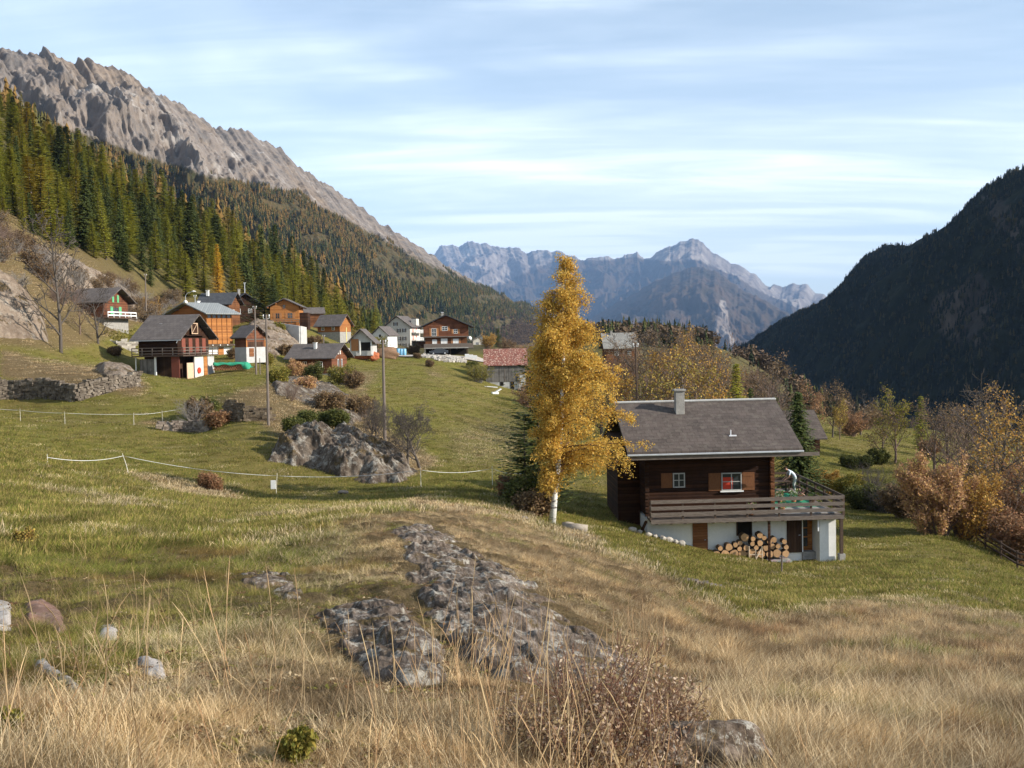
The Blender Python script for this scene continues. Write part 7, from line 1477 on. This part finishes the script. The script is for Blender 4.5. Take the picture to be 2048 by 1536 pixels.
# tall single stalks with seed heads
def stalks(seed, n, h0, h1):
    g = np.random.default_rng(seed); mb = MB()
    for i in range(n):
        a = g.uniform(0, 6.28); h = g.uniform(h0, h1); p = Vector((g.normal(0, .12), g.normal(0, .12), 0)); d = Vector((math.cos(a) * .25 + .3 * g.random(), math.sin(a) * .25, 1)).normalized(); pts = [p.copy()]
        for k in range(6): d = (d + Vector((g.normal(.02, .06), g.normal(0, .05), -.05 * k * g.random()))).normalized(); p = p + d * h / 6; pts.append(p.copy())
        mb.tube(pts, [.0022, .002, .002, .0018, .0016, .0028, .0008], 3, cap=False)
    return mb.mesh('stalk')
STM = grassmat('stalk_straw', [(.4, .3, .15)] * 2, [(.45, .33, .18), (.62, .50, .32), (.35, .22, .12)])
S2 = [source('sa', stalks(1, 5, .4, .75), STM), source('sb', stalks(2, 4, .5, .95), STM), source('sc', stalks(3, 7, .25, .5), STM)]
n = 900; th_ = gN.uniform(-.48, .48, n); r = np.exp(gN.uniform(math.log(3.4), math.log(26), n)); x = np.sin(th_) * r; y = np.cos(th_) * r; z = T(x, y); dry, rk, far = zones(x, y, z); px, py = proj(x, y, z)
w_ = np.exp(-((px - 1150) / 260) ** 2) * (py > 1330) + .25 * (px < 260) * (py > 1380) + .30 * smooth(1200, 1400, px) + .10; keep = (gN.random(n) < w_) & (dry > .6); k = keep.sum(); rot = np.zeros((k, 3)); rot[:, 2] = gN.uniform(0, 6.28, k)
s_ = gN.uniform(.5, .95, k)[:, None] * np.ones((1, 3)) * np.where(px[keep] > 1350, .7, 1)[:, None]; scatter('grass_stalks', 'tall thin dry grass stalks standing above the straw', np.stack([x, y, z], 1)[keep], rot, s_, gN.integers(0, 3, k), S2, dict(dry=np.ones(k), tone=gN.uniform(.3, 1, k), rus=np.zeros(k)), 'grass')
# dried shrubs and weeds in front
DS = [decid(201, 1, .010, 2, stems=9, kids=(6, 4), ang=.6, up=.08, first=.25, taper=.5, leafd=4), decid(202, 1, .009, 2, stems=12, kids=(5, 4), ang=.55, up=.06, first=.3, taper=.5, leafd=5)]
RSTEM = simple('red_brown_stems', (.20, .10, .065), (.11, .055, .04), 8)
LM['dried'] = leafmat('dried_leaves', [(.30, .18, .10), (.42, .29, .18), (.56, .44, .33), (.22, .12, .07), (.36, .26, .13)])
for i, (px_, Y, H_, k, lab) in enumerate(((1190, 4.4, .62, 0, 'tall reddish dried shrub with forked stem in the near straw'), (1255, 4.5, .44, 1, 'dried leafy shrub between the forked one and the grey boulder'), (1320, 4.75, .46, 0, 'dried reddish shrub leaning over the grey boulder'), (1140, 4.15, .36, 1, 'low dried shrub at the bottom beneath the rock slab'), (1290, 4.05, .40, 1, 'dense dried shrub just left of the grey boulder'), (1220, 5.4, .40, 1, 'dried shrub at the lower end of the rock slab'), (1060, 4.3, .30, 0, 'small dried weed left of the dried shrubs'), (1345, 5.2, .34, 1, 'small dried shrub behind the grey boulder'))):
    inst(DS[k], 'd%d' % k, G(px_, Y), H_, 'dried_shrub', lab, 'shrub', 'dried', RSTEM, .009, 1, .012, None, 1.0)
inst(DS[1], 'd1', G(592, 4.0), .15, 'weed', 'fresh green leafy weed in the straw at the bottom', 'plant', 'ygreen', BRKP, .013, 2, .01, None, .8)
inst(DS[0], 'd0', G(8, 3.9), .16, 'weed', 'green weed at the bottom left corner of the slope', 'plant', 'ygreen', BRKP, .013, 2, .01, None, .8)
inst(DS[1], 'd1', G(48, 15.5), .3, 'flowering_weed', 'yellow flowering weed on the green slope', 'plant', 'yellow', BRKP, .025, 1, .02, None, .8)
# ================================================================ the person bending over the terrace table
def person():
    vs = {}; V = []; Eg = []; Rd = []
    def v(n, x, y, z, r, par=None, r2=None):
        vs[n] = len(V); V.append((x, y, z)); Rd.append((r, r2 or r))
        if par: Eg.append((vs[par], vs[n]))
    v('pelvis', .12, 0, .98, .135, None, .115); v('waist', .06, 0, 1.10, .125, 'pelvis', .105); v('chest', -.10, 0, 1.26, .15, 'waist', .115); v('upper', -.24, 0, 1.36, .13, 'chest', .10); v('neck', -.34, 0, 1.42, .052, 'upper'); v('chin', -.41, 0, 1.44, .068, 'neck'); v('head', -.48, 0, 1.50, .092, 'chin', .082); v('top', -.50, 0, 1.56, .07, 'head')
    for s_, n in ((-1, 'a'), (1, 'b')):
        v('hip' + n, .12, s_ * .09, .90, .10, 'pelvis'); v('knee' + n, .03 + .02 * s_, s_ * .10, .50, .068, 'hip' + n); v('calf' + n, .07 + .02 * s_, s_ * .10, .33, .062, 'knee' + n); v('ankle' + n, .10 + .03 * s_, s_ * .11, .09, .040, 'calf' + n); v('heel' + n, .09 + .03 * s_, s_ * .11, .045, .042, 'ankle' + n); v('toe' + n, -.10 + .03 * s_, s_ * .12, .035, .036, 'heel' + n)
        v('shoulder' + n, -.24, s_ * .17, 1.33, .062, 'upper'); v('arm' + n, -.29, s_ * .22, 1.20, .052, 'shoulder' + n); v('elbow' + n, -.32, s_ * .25, 1.06, .042, 'arm' + n); v('wrist' + n, -.50, s_ * .19, .90, .027, 'elbow' + n); v('palm' + n, -.555, s_ * .175, .855, .034, 'wrist' + n, .018)
        for k, (oy, ln) in enumerate(((-.030, .055), (-.010, .066), (.010, .062), (.030, .048))): v('f%d' % k + n, -.60, s_ * .175 + oy, .825, .0095, 'palm' + n); v('g%d' % k + n, -.60 - ln * .6, s_ * .175 + oy * 1.1, .806, .008, 'f%d' % k + n)
        v('t0' + n, -.555, s_ * .175 - s_ * .045, .845, .011, 'palm' + n); v('t1' + n, -.59, s_ * .175 - s_ * .06, .822, .009, 't0' + n)
    me = bpy.data.meshes.new('body'); me.from_pydata(V, Eg, []); o = bpy.data.objects.new('body', me); C.objects.link(o); sk = o.modifiers.new('skin', 'SKIN'); sk.use_smooth_shade = True
    for i, d in enumerate(me.skin_vertices[0].data): d.radius = Rd[i]; d.use_root = (i == 0)
    sb = o.modifiers.new('sub', 'SUBSURF'); sb.levels = 2; sb.render_levels = 2
    bpy.context.view_layer.update(); dg = bpy.context.evaluated_depsgraph_get(); fin = bpy.data.meshes.new_from_object(o.evaluated_get(dg)); bpy.data.objects.remove(o)
    SK = simple('skin', (.52, .30, .21), (.45, .25, .17), 6, .6); TR = simple('pale_trousers', (.56, .60, .56), (.42, .46, .43), 6); SHIRT = simple('pale_blue_shirt', (.66, .73, .80), (.54, .62, .72), 5); HAIR = simple('dark_brown_hair', (.06, .035, .022), (.03, .018, .012), 12); SHO = simple('dark_shoe', (.05, .04, .035), (.03, .025, .02), 5)
    fin.materials.clear(); [fin.materials.append(m_) for m_ in (SK, TR, SHIRT, SHO)]
    for p in fin.polygons:
        c = p.center; x, y, z = c; arm = abs(y) > .155 and x < -.2 and z < 1.38
        if z < .075: k = 3
        elif z < 1.0 and x > -.2: k = 1
        elif x < -.325 and z > 1.38: k = 0
        elif arm and z < 1.14: k = 0
        elif z < .95: k = 0
        else: k = 2
        p.material_index = k
    e = empty('person', local(H0, 10.28, 6.9, 2.135), R(2.5), 'person in pale blue shirt and light trousers bending over a table on the terrace', 'person')
    b = bpy.data.objects.new('body', fin); C.objects.link(b); b.parent = e
    # hair cap
    import bmesh
    bm = bmesh.new(); bmesh.ops.create_icosphere(bm, subdivisions=3, radius=1)
    for v_ in bm.verts: v_.co = Vector((v_.co.x * .108, v_.co.y * .094, v_.co.z * .10)) * (1 + .05 * math.sin(v_.co.x * 9 + v_.co.y * 7))
    bmesh.ops.delete(bm, geom=[v_ for v_ in bm.verts if v_.co.z < -.01 and v_.co.x < .03], context='VERTS'); hm_ = bpy.data.meshes.new('hair'); bm.to_mesh(hm_); bm.free(); hm_.materials.append(HAIR); h_ = bpy.data.objects.new('hair', hm_); C.objects.link(h_); h_.parent = e; h_.location = (-.475, 0, 1.535); h_.rotation_euler = (0, -.5, 0); sl = h_.modifiers.new('t', 'SOLIDIFY'); sl.thickness = .01
    for s_ in (-1, 1):
        q = MB(); q.tube([(-.575, s_ * .032, 1.50), (-.582, s_ * .032, 1.50)], .011, 8); q.build('eye', HAIR, e); q = MB(); q.tube([(-.47, s_ * .082, 1.505), (-.465, s_ * .098, 1.51)], [.024, .016], 8); q.build('ear', SK, e)
    q = MB(); q.tube([(-.568, 0, 1.505), (-.605, 0, 1.478)], [.010, .015], 6); q.build('nose', SK, e); q = MB(); q.box(-.565, -.555, -.022, .022, 1.446, 1.453); q.build('mouth', POT, e)
person()
# ================================================================ haze: one closed box of even air round everything on the ground
hz = MB().box(-14000, 14000, -2500, 30000, -2600, 2900).build('haze', [])
hz.data.materials.clear()
hm = bpy.data.materials.new('haze_air'); hm.use_nodes = True; t_ = hm.node_tree; t_.nodes.clear()
ho = t_.nodes.new('ShaderNodeOutputMaterial'); pv = t_.nodes.new('ShaderNodeVolumePrincipled')
pv.inputs['Color'].default_value = (0.27, 0.44, 0.74, 1); pv.inputs['Density'].default_value = 0.000036; pv.inputs['Anisotropy'].default_value = 0.0
t_.links.new(pv.outputs[0], ho.inputs['Volume']); hz.data.materials.append(hm)
tag(hz, 'thin blue haze filling the valley air', 'haze', kind='stuff')
